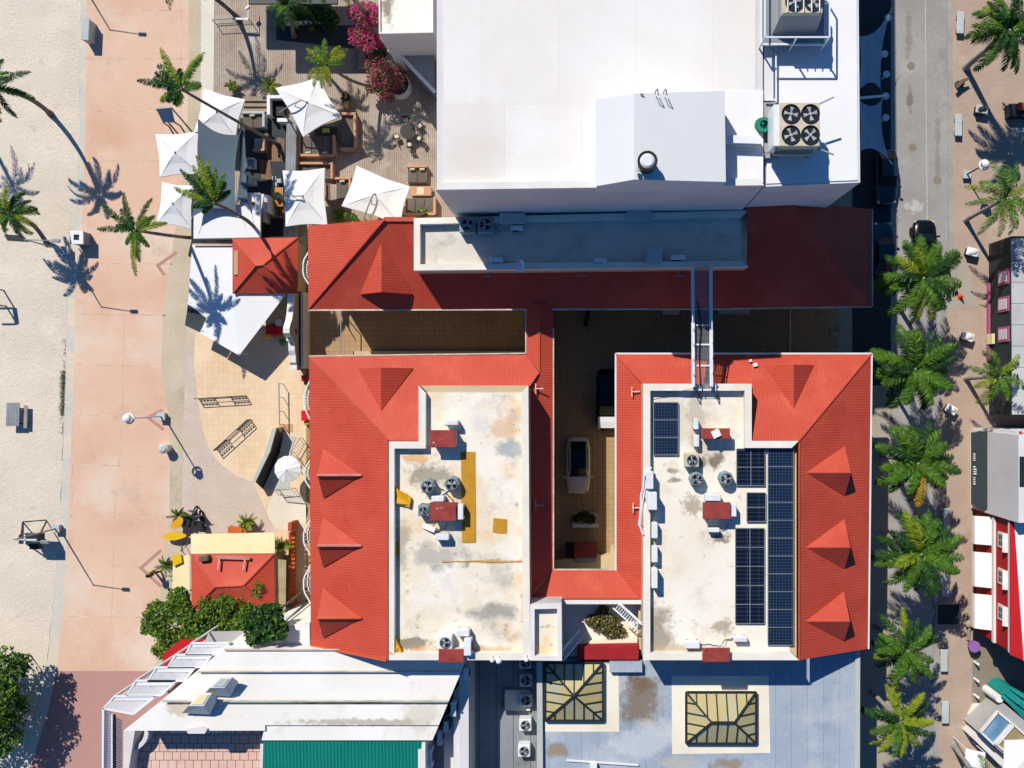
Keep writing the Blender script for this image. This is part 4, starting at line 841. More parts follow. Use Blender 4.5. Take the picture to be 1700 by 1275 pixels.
t = Thing('shop_awning', 'long dark charcoal awning with a line of white lettering along its front edge', 'awning')
e = MB(); e.slab([P(1648, 715, 3.1), P(1648, 848, 3.1), P(1613, 838, 2.3), P(1613, 718, 2.3)], .06); e.slab([P(1613, 718, 2.3), P(1613, 838, 2.3), P(1612.5, 838, 2.0), P(1612.5, 718, 2.0)], .03); t.part('canopy', e, 'awning_dark')
e = MB(); rr = random.Random(4)
y = 753
while y < 806:
    h_ = rr.uniform(2.2, 3.6)
    if 766 < y < 772 or 789 < y < 791: y += 2.5; continue
    x0 = 1616; wv = 2.6 if not 775 < y < 786 else 4.6
    a = P(x0, y, 2.42 + .02); b = P(x0 + wv, y + h_ * .6, 2.46)
    e.prism([(a.x, a.y), (b.x, a.y + .01), (b.x + .02, b.y), (a.x, b.y)], 2.50, 2.3); y += h_ + .9
t.part('white_lettering', e, 'trim_white'); t.done()
t = Thing('red_house', 'bright red two-storey house with white string courses, white windows and awnings', 'building')
y0_, y1_ = PY(849, 3.4), PY(1048, 0) 
e = MB(); e.prism([(xg, PY(858, 6)), (xg, PY(1045, 0)), (xg + 8, PY(1045, 0) - 2.6), (xg + 8, PY(858, 6))], 5.9, 0); t.part('wall', e, 'red_facade')
e = MB(); e.slab([(xg - .2, PY(865, 6), 5.95), (xg - .2, PY(1045, 0) - .1, 5.95), (xg + .62, PY(1045, 0) - .4, 6.35), (xg + .05, PY(865, 6), 6.05)], .08); t.part('roof_slope', e, 'red_facade')
e = MB(); e.slab([(xg + .02, PY(858, 6.5), 6.07), (xg + .58, PY(1045, 0) - .42, 6.4), (xg + 8, PY(1045, 0) - 2.6, 7.6), (xg + 8, PY(858, 6.5), 7.6)], .08); t.part('roof', e, 'roof_white2')
for z in (3.2, 5.6):
    e = MB(); e.box(xg - .08, (PY(858, z) + PY(1045, 0)) / 2, z, z + .3, .2, PY(858, z) - PY(1045, 0)); t.part('string_course', e, 'trim_white')
for y in (897, 958, 1018):
    yc = PY(y, 4.6); f = MB(); f.box(xg - .04, yc, 3.95, 5.35, .12, 1.15); i_ = t.part('window', f, 'trim_white')
    f = MB()
    for k in range(2):
        for l_ in range(3): f.box(xg - .08, yc - .22 + k * .44, 4.15 + l_ * .36, 4.4 + l_ * .36, .12, .34)
    t.part('pane', f, 'window_pane', i_)
    f = MB(); f.slab([(xg - .1, yc + .65, 5.5), (xg - .1, yc - .75, 5.5), (xg - .42, yc - .75, 5.3), (xg - .42, yc + .65, 5.3)], .05); t.part('window_hood', f, 'trim_white', i_)
t.done()
for lb, ya, yb in (('short white box awning nearest the dark awning on the red house', 858, 905), ('middle white box awning on the red house', 918, 976), ('longest white box awning at the low end of the red house', 988, 1046)):
    t = Thing('box_awning', lb, 'awning', 'white awnings on the red house'); e = MB(); a = PY(ya, 2.8); b = PY(yb, 2.8)
    e.slab([(xg - .02, a, 2.9), (xg - .02, b, 2.9), (xg - 1.05, b, 2.35), (xg - 1.05, a, 2.35)], .06); t.part('canopy', e, 'canvas_white')
    e = MB(); e.slab([(xg - 1.05, a, 2.35), (xg - 1.05, b, 2.35), (xg - 1.1, b, 2.0), (xg - 1.1, a, 2.0)], .05); e.bar((xg - 1.05, a, 2.33), (xg - 1.05, b, 2.33), .06); t.part('valance', e, 'trim_white'); t.done()
t = Thing('pale_building', 'pale building with white wall and dark recess at the right edge', 'building')
e = MB(); e.pp([(1691, 722), (1691, 868), (1900, 868), (1900, 722)], 7.4, 0); t.part('wall', e, 'wall_white')
e = MB(); e.pp([(1693, 758), (1693, 808), (1800, 808), (1800, 758)], 7.45, 7.3); t.part('dark_recess', e, 'metal_dark'); t.done()
# teal covered stall, cream structure and white canopies in the south-east corner
t = Thing('teal_stall', 'teal canvas covered stall with folds at the right edge', 'stall')
pts = [(1662, 1152), (1676, 1140), (1690, 1146), (1720, 1164), (1720, 1215), (1700, 1196), (1680, 1172)]
e = MB(); e.pp(pts, 2.4, .13); t.part('cover', e, 'teal_canvas')
e = MB()
for a, b in (((1668, 1150), (1712, 1185)), ((1678, 1143), (1716, 1170)), ((1664, 1155), (1704, 1196))): e.tube([P(*a, 2.45), P((a[0] + b[0]) / 2 + 1, (a[1] + b[1]) / 2, 2.62), P(*b, 2.45)], .14, 6)
t.part('fold', e, 'teal_canvas'); 
e = MB(); c = P(1659, 1160, 2.2); e.cyl(c.x, c.y, .13, 2.25, .35, .3, 12); t.part('white_barrel', e, 'white_paint'); t.done()
t = Thing('stone_porch', 'pale stone porch with a glazed rooflight frame set at an angle', 'porch')
e = MB(); e.pp([(1611, 1222), (1622, 1214), (1720, 1302), (1720, 1330), (1640, 1250)], 1.6, 0); t.part('lower_wall', e, 'wall_white')
e = MB(); e.pp([(1671, 1171), (1720, 1213), (1720, 1330), (1700, 1282), (1624, 1215)], 2.6, 0); t.part('roof', e, 'wall_grey')
e = MB(); q = [P(*k, 2.75) for k in ((1656, 1181), (1680, 1201), (1650, 1236), (1628, 1215))]; q2 = [P(*k, 2.75) for k in ((1683, 1203), (1716, 1232), (1690, 1266), (1655, 1236))]
for qq in (q, q2):
    for i in range(4): e.bar(qq[i], qq[(i + 1) % 4], .16, .2)
t.part('window_frame', e, 'trim_white')
e = MB(); e.prism([(p.x, p.y) for p in q], 2.68, 2.6); t.part('pane', e, 'glass_blue')
e = MB(); e.prism([(p.x, p.y) for p in q2], 2.66, 2.6); t.part('panel', e, 'straw'); t.done()
one('floor_emblem', 'round dark emblem set in the cream pavement', 'emblem', (lambda m_, c: (m_.ring(c.x, c.y, .13, .145, .36, .42, 28), m_.ring(c.x, c.y, .13, .146, .10, .17, 14, a0=R(30), a1=R(300)), m_.bar((c.x - .2, c.y - .12, .14), (c.x + .15, c.y + .2, .14), .06, .012), m_.bar((c.x - .25, c.y + .05, .14), (c.x - .1, c.y - .25, .14), .05, .013), m_)[-1])(MB(), P(1633.5, 1191, .14)), 'granite')
def canopy_flat(label, px, z, sag=.25):
    t = Thing('white_canopy', label, 'canopy'); q = [P(x, y, z) for x, y in px]; c = sum(q, Vector()) / len(q) + Vector((0, 0, sag)); e = MB(); n = len(q)
    e.add(q + [c] + [p - Vector((0, 0, .04)) for p in q], [(i, (i + 1) % n, n) if (q[1] - q[0]).cross(q[2] - q[1]).z > 0 else ((i + 1) % n, i, n) for i in range(n)] + [(i, (i + 1) % n, n + 1 + (i + 1) % n, n + 1 + i) for i in range(n)]); t.part('canvas', e, 'canvas_white')
    e = MB(); [e.cyl(p.x * .98 + c.x * .02, p.y * .98 + c.y * .02, 0, z, .04, n=6) for p in q]; t.part('leg', e, 'metal_white'); return t.done()
canopy_flat('white square canopy at the bottom right corner beside the glazed porch', [(1667, 1229), (1720, 1227), (1722, 1300), (1666, 1300)], 3.2)
canopy_flat('small white canopy near the palm trunk at the bottom edge', [(1603, 1242), (1636, 1250), (1634, 1300), (1600, 1300)], 2.3, .1)

# ---------------------------------------------------------------- roof equipment
def condenser(label, x, y, z, sz, m, shape='square', group='fan condensers on the red building roofs', hh=.75, blade=True):
    c = P(x, y, z + hh); t = Thing('condenser_unit', label, 'air conditioner', group); r = sz / 2; zt = z + hh
    b = MB()
    if shape == 'oct': b.cyl(c.x, c.y, z, zt - .06, r * 1.02, r, 8); b.cyl(c.x, c.y, zt - .06, zt, r, r * .9, 8)
    else: b.bbox(c.x, c.y, z, zt, sz, sz, 0, .07)
    t.part('casing', b, m)
    b = MB(); b.cyl(c.x, c.y, zt - .02, zt + .012, r * .74, n=20); t.part('fan_well', b, 'fan_black')
    b = MB()
    for k in range(3):
        a = k * 2.094 + x; a2 = a + .75; b.add([(c.x, c.y, zt + .02), (c.x + r * .62 * math.cos(a), c.y + r * .62 * math.sin(a), zt + .02), (c.x + r * .66 * math.cos(a2), c.y + r * .66 * math.sin(a2), zt + .035)], [(0, 1, 2)])
    b.cyl(c.x, c.y, zt + .01, zt + .05, r * .18, n=10); t.part('fan', b, 'fan_blade')
    b = MB(); b.ring(c.x, c.y, zt, zt + .07, r * .7, r * .78, 20); b.bar((c.x - r * .74, c.y, zt + .07), (c.x + r * .74, c.y, zt + .07), .03); b.bar((c.x, c.y - r * .74, zt + .07), (c.x, c.y + r * .74, zt + .07), .03); t.part('guard', b, 'metal_grey'); return t.done()
def slimbox(label, x0, y0, x1, y1, z, h, m='ac_white', group='white slim air conditioner boxes on the roofs', grille=True, legs=.12):
    a, b = P(x0, y0, z + h), P(x1, y1, z + h); cx, cy = (a.x + b.x) / 2, (a.y + b.y) / 2; sx, sy = abs(b.x - a.x), abs(a.y - b.y)
    t = Thing('ac_box', label, 'air conditioner', group); q = MB(); q.bbox(cx, cy, z + legs, z + h, sx, sy, 0, .05); t.part('casing', q, m)
    q = MB()
    for s_ in (-1, 1):
        if sx > sy: q.box(cx + s_ * sx * .36, cy, z, z + legs + .01, .08, sy * 1.05)
        else: q.box(cx, cy + s_ * sy * .36, z, z + legs + .01, sx * 1.05, .08)
    t.part('foot', q, 'metal_dark')
    q = MB()
    if sx > sy: q.box(cx - sx * .12, cy - sy / 2 - .005, z + legs + .1, z + h - .1, sx * .55, .03)
    else: q.box(cx + sx / 2 + .005, cy, z + legs + .1, z + h - .1, .03, sy * .55)
    t.part('grille', q, 'metal_dark'); return t.done()
def hatch(label, x0, y0, x1, y1, z, h, m='hatch_red', ov=.08):
    a, b = P(x0, y0, z + h), P(x1, y1, z + h); cx, cy = (a.x + b.x) / 2, (a.y + b.y) / 2; sx, sy = abs(b.x - a.x), abs(a.y - b.y)
    t = Thing('roof_hatch', label, 'roof hatch', 'red painted masonry hatches on the flat roofs'); q = MB(); q.box(cx, cy, z, z + h - .12, sx - 2 * ov, sy - 2 * ov); t.part('base', q, 'wall_white')
    q = MB(); q.bbox(cx, cy, z + h - .12, z + h, sx, sy, 0, .03); t.part('cap', q, m); return t.done()
zf = ZF
# solar arrays
def solar(label, x0, y0, x1, y1, nx, ny, m):
    z = zf + .18; a, b = P(x0, y0, z), P(x1, y1, z); t = Thing('solar_array', label, 'solar panels', 'solar panel arrays on the east flat roof')
    W_, H_ = (b.x - a.x) / nx, (a.y - b.y) / ny
    for i in range(nx):
        for k in range(ny):
            q = MB(); q.box(a.x + (i + .5) * W_, a.y - (k + .5) * H_, z - .04, z, W_ - .05, H_ - .05); t.part('panel', q, m)
    q = MB(); q.box((a.x + b.x) / 2, (a.y + b.y) / 2, z - .08, z - .041, b.x - a.x, a.y - b.y)
    for i in range(nx + 1): q.box(a.x + i * W_, (a.y + b.y) / 2, z - .05, z + .012, .045, a.y - b.y)
    for k in range(ny + 1): q.box((a.x + b.x) / 2, a.y - k * H_, z - .05, z + .013, b.x - a.x, .045)
    t.part('rack', q, 'metal_grey'); return t.done()
solar('solar array of three blue gridded panels at the north-west of the roof', 1085, 668, 1126, 755, 1, 3, 'solar')
solar('square array of four black solar panels below the red notch', 1223, 745, 1270, 806, 2, 2, 'solar_b')
solar('long single column of blue gridded solar panels beside the east mansard', 1275, 745, 1317, 1071, 1, 11, 'solar')
solar('smallest black solar array between the two larger black ones', 1240, 818, 1271, 866, 1, 2, 'solar_b')
solar('ten-panel black solar array in two columns', 1221, 877, 1269, 1035, 2, 5, 'solar_b')
condenser('cream square condenser with open fan, right of the three-panel solar array', 1149, 764, zf, .95, 'ac_tan')
condenser('blue-grey rounded condenser left of its twin on the solar roof', 1157, 796, zf, 1.0, 'ac_slate', 'oct')
condenser('blue-grey rounded condenser beside the four-panel solar array', 1206, 795, zf, 1.0, 'ac_slate', 'oct')
condenser('slate octagonal condenser with open black fan on the stained roof', 710, 808, zf, 1.05, 'ac_slate', 'oct')
condenser('slate octagonal condenser beside the yellow tarp strip', 750, 804, zf, 1.05, 'ac_slate', 'oct')
condenser('white square condenser by the red hatch at the south parapet', 739, 1067, zf, .95, 'ac_white')
condenser('slate condenser left of the central red hatch', 703, 848, zf, .75, 'ac_slate')
SB = [('upright thin white box above the red hatch with a loose cover', 1152, 695, 1160, 713, .8), ('thin white box below the topmost thin box', 1152, 722, 1161, 742, .6),
      ('tall white box highest along the west parapet pipes', 1073, 783, 1085, 812, 1.0), ('wide white box second along the west parapet pipes', 1075, 818, 1091, 847, 1.3),
      ('white box third along the west parapet pipes', 1082, 868, 1092, 894, .7), ('white box fourth along the west parapet pipes', 1082, 907, 1092, 934, .7), ('white box lowest along the west parapet pipes', 1082, 945, 1092, 977, 1.0),
      ('white box behind the south-central red hatch on the solar roof', 1171, 821, 1197, 832, .9), ('white box at the right side of the red hatch by the small array', 1212, 838, 1223, 858, .8),
      ('small white box in front of the red hatch by the small array', 1176, 877, 1195, 884, .6), ('white box left of the hatch on the south parapet', 1138, 1066, 1162, 1077, .6), ('white box right of the hatch on the south parapet', 1219, 1058, 1241, 1066, .6),
      ('white box behind the topmost red hatch on the stained roof', 737, 698, 760, 706, .8), ('white box on the upper left of the central red hatch', 716, 824, 737, 833, .8), ('white box right of the central red hatch', 759, 838, 769, 863, .8),
      ('white box in front of the central red hatch', 722, 887, 745, 897, .7), ('flat white box at the south end of the stained roof', 757, 1046, 779, 1057, .7), ('upright white box right of the southern red hatch', 770, 1061, 782, 1089, 1.0)]
for lb, x0, y0, x1, y1, h in SB: slimbox(lb, x0, y0, x1, y1, zf, h)
hatch('red hatch with a loose white cover on the solar roof', 1166, 711, 1212, 729, zf, 1.0); hatch('red hatch ringed by boxes beside the smallest solar array', 1167, 834, 1213, 862, zf, 1.0)
hatch('chipped red hatch straddling the south parapet of the solar roof', 1166, 1076, 1212, 1099, zf, .95); hatch('topmost red hatch with peeling white patches on the stained roof', 714, 714, 757, 743, zf, 1.1)
hatch('central red hatch beside the yellow tarp', 714, 834, 757, 865, zf, 1.0); hatch('red hatch straddling the south parapet of the stained roof', 728, 1078, 770, 1100, zf, .9)
c = P(1189, 720, zf + 1.15); b = MB(); b.box(c.x, c.y, zf + 1.0, zf + 1.16, .55, .5, R(25)); one('loose_cover', 'small white tilted cover lying on the red hatch', 'cover', b, 'white_paint')
# tarps
def patch(name, label, px, z, m, wr=.03, seed=1):
    rnd = random.Random(seed); e = MB(); pts = []
    for i in range(len(px)):
        for k in range(3):
            u = k / 3; x = px[i][0] * (1 - u) + px[(i + 1) % len(px)][0] * u; y = px[i][1] * (1 - u) + px[(i + 1) % len(px)][1] * u
            pts.append((x + rnd.uniform(-.4, .4), y + rnd.uniform(-.4, .4)))
    q = [P(x, y, z) for x, y in pts]; e.prism([(p.x, p.y) for p in q], [z + rnd.uniform(0, wr) for _ in q], zf - .02); return one(name, label, 'tarpaulin', e, m, 'yellow tarpaulins on the stained roof')
patch('tarpaulin', 'long ochre tarpaulin strip right of the red hatches', [(765, 750), (789, 750), (790, 901), (767, 901)], zf + .03, 'tarp_yellow')
patch('tarpaulin', 'square ochre tarpaulin alone on the stained roof', [(819, 860), (842, 862), (841, 886), (818, 884)], zf + .03, 'tarp_yellow')
patch('tarpaulin', 'small narrow ochre tarpaulin near the red mansard edge', [(651, 899), (663, 899), (662, 922), (650, 922)], zf + .03, 'tarp_yellow')
patch('tarpaulin', 'crumpled bright yellow tarpaulin by the red mansard edge', [(646, 800), (656, 806), (664, 815), (672, 818), (683, 826), (680, 842), (657, 835), (646, 822)], zf + .12, 'tarp_bright', .25, 3)
patch('tarpaulin', 'bright yellow triangular tarpaulin leaning in the south-west roof corner', [(648, 1054), (654, 1055), (668, 1082), (648, 1084)], zf + .3, 'tarp_bright', .3, 4)
# cables and pipes on roofs
def cable(label, pts, r, m, seed=0, cat='cable', name='roof_cable'):
    b = MB(); q = [P(x, y, z) for x, y, z in pts]; o = []
    for a, c in zip(q, q[1:]):
        for k in range(4): o.append(a.lerp(c, k / 4) + Vector((mnoise.noise(a * 3 + Vector((k, seed, 0))) * .09, mnoise.noise(a * 3 + Vector((seed, k, 4))) * .09, 0)))
    o.append(q[-1]); b.tube(o, r, 5); return one(name, label, cat, b, m, 'cables and pipes on the flat roofs')
z = zf + .6
cable('thick white pipe running down the west parapet of the solar roof', [(1082, 775, z), (1070, 790, z + .1), (1064, 830, z), (1061, 872, z), (1068, 888, z), (1078, 890, zf + .2)], .07, 'metal_white')
cable('second white pipe beside the west parapet boxes', [(1080, 779, z), (1073, 800, z), (1066, 840, z), (1064, 870, z), (1072, 880, zf + .3)], .05, 'metal_white', 2)
cable('black cable tangle below the parapet pipe junction', [(1066, 872, z), (1075, 884, zf + .1), (1078, 900, zf + .1), (1081, 925, zf + .1)], .03, 'black_bag', 3)
cable('black cable between the two boxes on the west parapet', [(1072, 812, z), (1079, 818, zf + .3), (1069, 830, z), (1063, 850, z)], .03, 'black_bag', 4)
cable('black cable linking the boxes over the southern hatch', [(1162, 1071, zf + .15), (1180, 1070, zf + .15), (1196, 1074, zf + 1.0), (1204, 1062, zf + .15), (1219, 1060, zf + .15)], .03, 'black_bag', 5)
cable('dark cable looping off the central red hatch', [(757, 840, zf + .9), (748, 826, zf + .4), (742, 820, zf + .1), (735, 812, zf + .1), (728, 810, zf + .1)], .03, 'black_bag', 6)
cable('pale pipes between the octagonal condensers', [(716, 816, zf + .1), (728, 822, zf + .1), (738, 818, zf + .1), (745, 812, zf + .1)], .05, 'metal_white', 7)
cable('dark cable curling left of the central hatch', [(716, 836, zf + .9), (700, 836, zf + .5), (694, 842, zf + .2)], .025, 'black_bag', 8)
cable('thin wire across the north end of the solar roof', [(1075, 658, zf + .3), (1110, 652, zf + .3), (1160, 645, zf + .8), (1185, 640, zf + 1)], .018, 'metal_dark', 9)
cable('thin drain line across the middle of the stained roof', [(733, 933, zf + .03), (780, 931, zf + .03), (820, 933, zf + .03), (868, 932, zf + .03)], .03, 'tarp_yellow', 9, 'pipe', 'roof_pipe')
cable('wire looping in front of the central hatch', [(727, 866, zf + .9), (716, 875, zf + .1), (722, 882, zf + .1), (740, 878, zf + .1), (741, 867, zf + .8)], .03, 'black_bag', 11)
cable('pipes fallen around the small box below the hatch by the array', [(1197, 880, zf + .1), (1206, 878, zf + .1), (1209, 870, zf + .1)], .025, 'black_bag', 12)
b = MB(); b.bar(P(702, 872, zf + .1), P(722, 880, zf + .5), .35, .05); one('metal_sheet', 'pale metal sheet leaning below the slate condenser', 'sheet', b, 'metal_white')
# brackets on slopes / roof lamps
for k, (x, y, pl, lb) in enumerate(((1051, 650, gW, 'upper pale pipe bracket on the western slope of the solar building'), (1053, 842, gW, 'lower pale pipe bracket on the western slope of the solar building'), (892, 838, fE, 'pipe bracket on the shaded slope above the courtyard'), (892, 645, fE, 'short pale post on the slope above the courtyard'))):
    p = onplane(x, y, pl); b = MB(); b.bar(p + Vector((-.1, .35, .25)), p + Vector((-.1, -.35, .25)), .07); b.bar(p + Vector((-.1, 0, .25)), p + Vector((.45, 0, .35)), .07); b.cyl(p.x - .1, p.y, p.z, p.z + .25, .04); one('roof_bracket', lb, 'bracket', b, 'gutter_pale')
for k, (x, y, lb) in enumerate(((966, 455, 'left T-shaped vent pipe in the shadow under the grey flat roof'), (1126, 455, 'right T-shaped vent pipe in the shadow under the grey flat roof'), (812, 456, 'T-shaped vent pipe nearest the satellite dish'))):
    p = onplane(x, y + 4, hS); b = MB(); b.bar(p + Vector((-.4, 0, .35)), p + Vector((.4, 0, .35)), .07); b.bar(p + Vector((0, 0, .35)), p + Vector((0, .5, .5)), .06); one('vent_pipe', lb, 'pipe', b, 'metal_grey')
# north flat roof
z = zf
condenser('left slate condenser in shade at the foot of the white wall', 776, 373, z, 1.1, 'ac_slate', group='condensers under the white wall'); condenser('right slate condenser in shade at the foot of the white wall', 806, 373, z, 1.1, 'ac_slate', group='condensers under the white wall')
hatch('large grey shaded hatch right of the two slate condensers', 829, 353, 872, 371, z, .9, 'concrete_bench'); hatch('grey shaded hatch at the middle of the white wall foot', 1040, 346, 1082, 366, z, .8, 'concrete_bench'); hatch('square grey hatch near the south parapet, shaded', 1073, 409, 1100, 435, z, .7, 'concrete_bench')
slimbox('pale box below the large grey hatch, shaded', 848, 374, 868, 382, z, .7); slimbox('pale box by the parapet left of the satellite dish', 813, 427, 835, 435, z, .7); slimbox('pale box on the parapet in the middle of the shaded roof', 986, 428, 1008, 435, z, .7); slimbox('pale box on the parapet right of the square grey hatch', 1114, 423, 1138, 431, z, .7)
t = Thing('satellite_dish', 'white satellite dish on the shaded parapet', 'satellite dish'); c = P(864, 441, 10.6); e = MB(); nrm = Vector((-.5, -.15, 1)).normalized(); u = nrm.cross(Vector((0, 1, 0))).normalized(); v = nrm.cross(u)
vs_ = [c - nrm * .12] + [c + u * .33 * math.cos(k * .524) + v * .45 * math.sin(k * .524) for k in range(12)]; e.add(vs_ + [q - nrm * .03 for q in vs_], [(0, 1 + k, 1 + (k + 1) % 12) for k in range(12)] + [(13, 14 + (k + 1) % 12, 14 + k) for k in range(12)]); t.part('dish', e, 'metal_white')
e = MB(); e.bar(c - v * .4, c + nrm * .4, .04); e.cyl(c.x, c.y, 9.7, 10.5, .04); t.part('arm', e, 'metal_grey'); t.done()
# gantry between the flat roofs
t = Thing('cable_bridge', 'white steel cable bridge spanning the shaded alley between two flat roofs', 'footbridge')
e = MB(); zt = 10.55
for xa, xb in ((1150, 1152), (1180, 1183)):
    e.bar(P(xa, 442, zt), P(xa + 1, 642, zt), .22, .1); 
for xa in (1149, 1181): e.bar(P(xa + .5, 442, zt + .5), P(xa + 1.5, 642, zt + .5), .06)
for k in range(9):
    y = 442 + 25 * k
    for xa in (1149.5, 1182): e.bar(P(xa, y, zt), P(xa, y, zt + .5), .05)
t.part('side_rail', e, 'metal_white')
e = MB(); rnd = random.Random(3)
for k in range(100): y = 444 + 1.97 * k; e.bar(P(1154, y, zt - .1), P(1178, y, zt - .1), .03, .02)
for k in range(8): x = 1155 + 3.2 * k; e.bar(P(x, 443, zt - .14), P(x, 641, zt - .14), .025, .02)
t.part('mesh_deck', e, 'metal_grey')
e = MB()
for y in (540, 572, 607): e.bar(P(1152, y, zt - .05), P(1180, y, zt - .05), .1, .06)
t.part('cross_bar', e, 'metal_white')
e = MB(); e.tube([P(1158, 500, zt), P(1164, 540, zt), P(1161, 590, zt), P(1163, 642, zt)], .05, 5); t.part('cable', e, 'black_bag')
e = MB()
for x in (1157, 1186):
    e.bar(P(x - 6, 641, 10.25), P(x + 6, 661, 9.8), .05); e.bar(P(x + 6, 641, 10.25), P(x + 6, 661, 9.8), .05)
t.part('strut', e, 'metal_dark'); t.done()
# white roof plant
def bigac(label, x0, y0, x1, y1, zb, zt, rows, m='ac_tan', guard=False):
    a, b = P(x0, y0, zt), P(x1, y1, zt); cx, cy = (a.x + b.x) / 2, (a.y + b.y) / 2; sx, sy = b.x - a.x, a.y - b.y
    t = Thing('rooftop_chiller', label, 'air conditioner', 'four-fan chillers on the white roof')
    q = MB(); q.bbox(cx, cy, zt - .5, zt, sx, sy, 0, .04); t.part('fan_deck', q, m)
    q = MB(); q.box(cx, cy, zb + .9, zt - .5, sx * .92, sy * .9); t.part('coil_body', q, 'metal_grey')
    q = MB(); q.box(cx, cy, zb + .7, zb + .9, sx * 1.0, sy * 1.05); t.part('frame', q, 'ac_tan')
    for ix in (-1, 1):
        for iy in (-1, 1):
            q = MB(); q.box(cx + ix * sx * .46, cy + iy * sy * .46, zb, zb + .8, .12, .12); t.part('leg', q, 'metal_grey')
            fx, fy = cx + ix * sx * .24 + .05, cy + iy * sy * .24; r = min(sx, sy) * .215
            q = MB(); q.cyl(fx, fy, zt - .02, zt + .015, r, n=24); i_ = t.part('fan_well', q, 'fan_black')
            q = MB()
            for k in range(4):
                an = k * math.pi / 2 + ix + iy * .5; a2 = an + .6; q.add([(fx, fy, zt + .02), (fx + r * .8 * math.cos(an), fy + r * .8 * math.sin(an), zt + .02), (fx + r * .85 * math.cos(a2), fy + r * .85 * math.sin(a2), zt + .06)], [(0, 1, 2)])
            q.cyl(fx, fy, zt + .01, zt + .06, r * .2, n=10); t.part('fan', q, 'fan_blade', i_)
            q = MB(); q.ring(fx, fy, zt, zt + .09, r, r * 1.09, 24); t.part('fan_rim', q, 'metal_dark', i_)
    return t, cx, cy, sx, sy
t, cx, cy, sx, sy = bigac('tan four-fan chiller on legs above the edge of the white roof', 1294, 170, 1361, 243, ZX, 18.4, 2)
q = MB(); q.bbox(cx - sx * .56, cy - .02, ZX + .8, 18.3, .35, sy * .95, 0, .03); t.part('control_panel', q, 'ac_white')
q = MB()
for d in ((1, 1), (1, -1), (-1, -1)): q.bar((cx + d[0] * sx / 2, cy + d[1] * sy / 2, 18.0), (cx + d[0] * (sx / 2 + .9), cy + d[1] * (sy / 2 + .4), 18.1), .08)
t.part('lifting_arm', q, 'metal_grey'); t.done()
t, cx, cy, sx, sy = bigac('chiller with white guard rails cut off by the top edge', 1300, -50, 1366, 22, ZX, 18.6, 2)
q = MB()
for k in range(5): q.bar((cx - sx * .4 + k * sx * .2, cy - sy / 2, 18.75), (cx - sx * .4 + k * sx * .2, cy + sy / 2, 18.75), .06)
t.part('guard_rail', q, 'metal_white')
q = MB(); q.slab([(cx - sx * .52, cy - sy / 2, 18.3), (cx + sx * .52, cy - sy / 2, 18.3), (cx + sx * .5, cy - sy / 2 - .55, 17.0), (cx - sx * .62, cy - sy / 2 - .55, 17.0)], .06); t.part('sloped_hood', q, 'metal_grey')
q = MB()
x0, x1, y0, y1 = cx - sx * .9, cx + sx * .75, cy - sy * .95, cy + sy / 2
for p_, q_ in (((x1, y1), (x1, y0)), ((x1, y0), (x0, y0)), ((x0, y0), (x0, y1))):
    q.bar((*p_, 18.0), (*q_, 18.0), .08); q.bar((*p_, 17.0), (*q_, 17.0), .1)
for p_ in ((x1, y0), (x0, y0), (x1, y1), ((x0 + x1) / 2, y0)): q.bar((*p_, ZX), (*p_, 18.0), .08)
t.part('platform_frame', q, 'metal_white')
q = MB(); q.box((x0 + x1) / 2, (y0 + y1) / 2, 16.95, 17.0, x1 - x0, y1 - y0); t.part('platform', q, 'metal_grey'); t.done()
one('hose_coil', 'coiled green hose beside the four-fan chiller', 'hose', (lambda m_, c: ([m_.ring(c.x + k * .02, c.y - k * .02, ZX + .5 + .1 * k, ZX + .62 + .1 * k, .26, .45, 18) for k in range(4)], m_.cyl(c.x, c.y, ZX, ZX + .9, .06), m_)[-1])(MB(), P(1267, 205, ZX + .9)), 'hose_green')
t = Thing('pipe_tray', 'long grey pipe tray running along the step in the white roof', 'pipe tray')
q = MB(); q.prect(1269, -60, 1284, 166, ZX + .45, ZX); t.part('tray', q, 'roof_block'); q = MB(); q.bar(P(1288, 166, ZX + .6), P(1270, 166, ZX + .6), .1); q.bar(P(1288, 70, ZX + .5), P(1288, 168, ZX + .5), .08); q.bar(P(1270, 75, ZX + .6), P(1290, 75, ZX + .6), .08); t.part('pipe', q, 'metal_white')
q = MB(); q.prect(1262, 170, 1290, 262, ZX + .35, ZX); t.part('plinth', q, 'wall_grey'); t.done()
t = Thing('exhaust_stack', 'round black-rimmed exhaust stack casting a blue shadow on the raised white roof', 'chimney'); c = P(1075, 267, 19.9)
q = MB(); q.cyl(c.x, c.y, 18.7, 19.85, .5, n=24); t.part('stack', q, 'metal_dark'); q = MB(); q.cyl(c.x, c.y, 19.9, 20.0, .42, .30, n=24); t.part('cap', q, 'ac_white'); q = MB(); q.ring(c.x, c.y, 19.8, 19.95, .46, .56, 24); t.part('rim', q, 'fan_black')
q = MB(); q.bar((c.x - .5, c.y - .35, 19.3), (c.x - .6, c.y - .5, 19.8), .18); t.part('bracket', q, 'ac_white'); t.done()
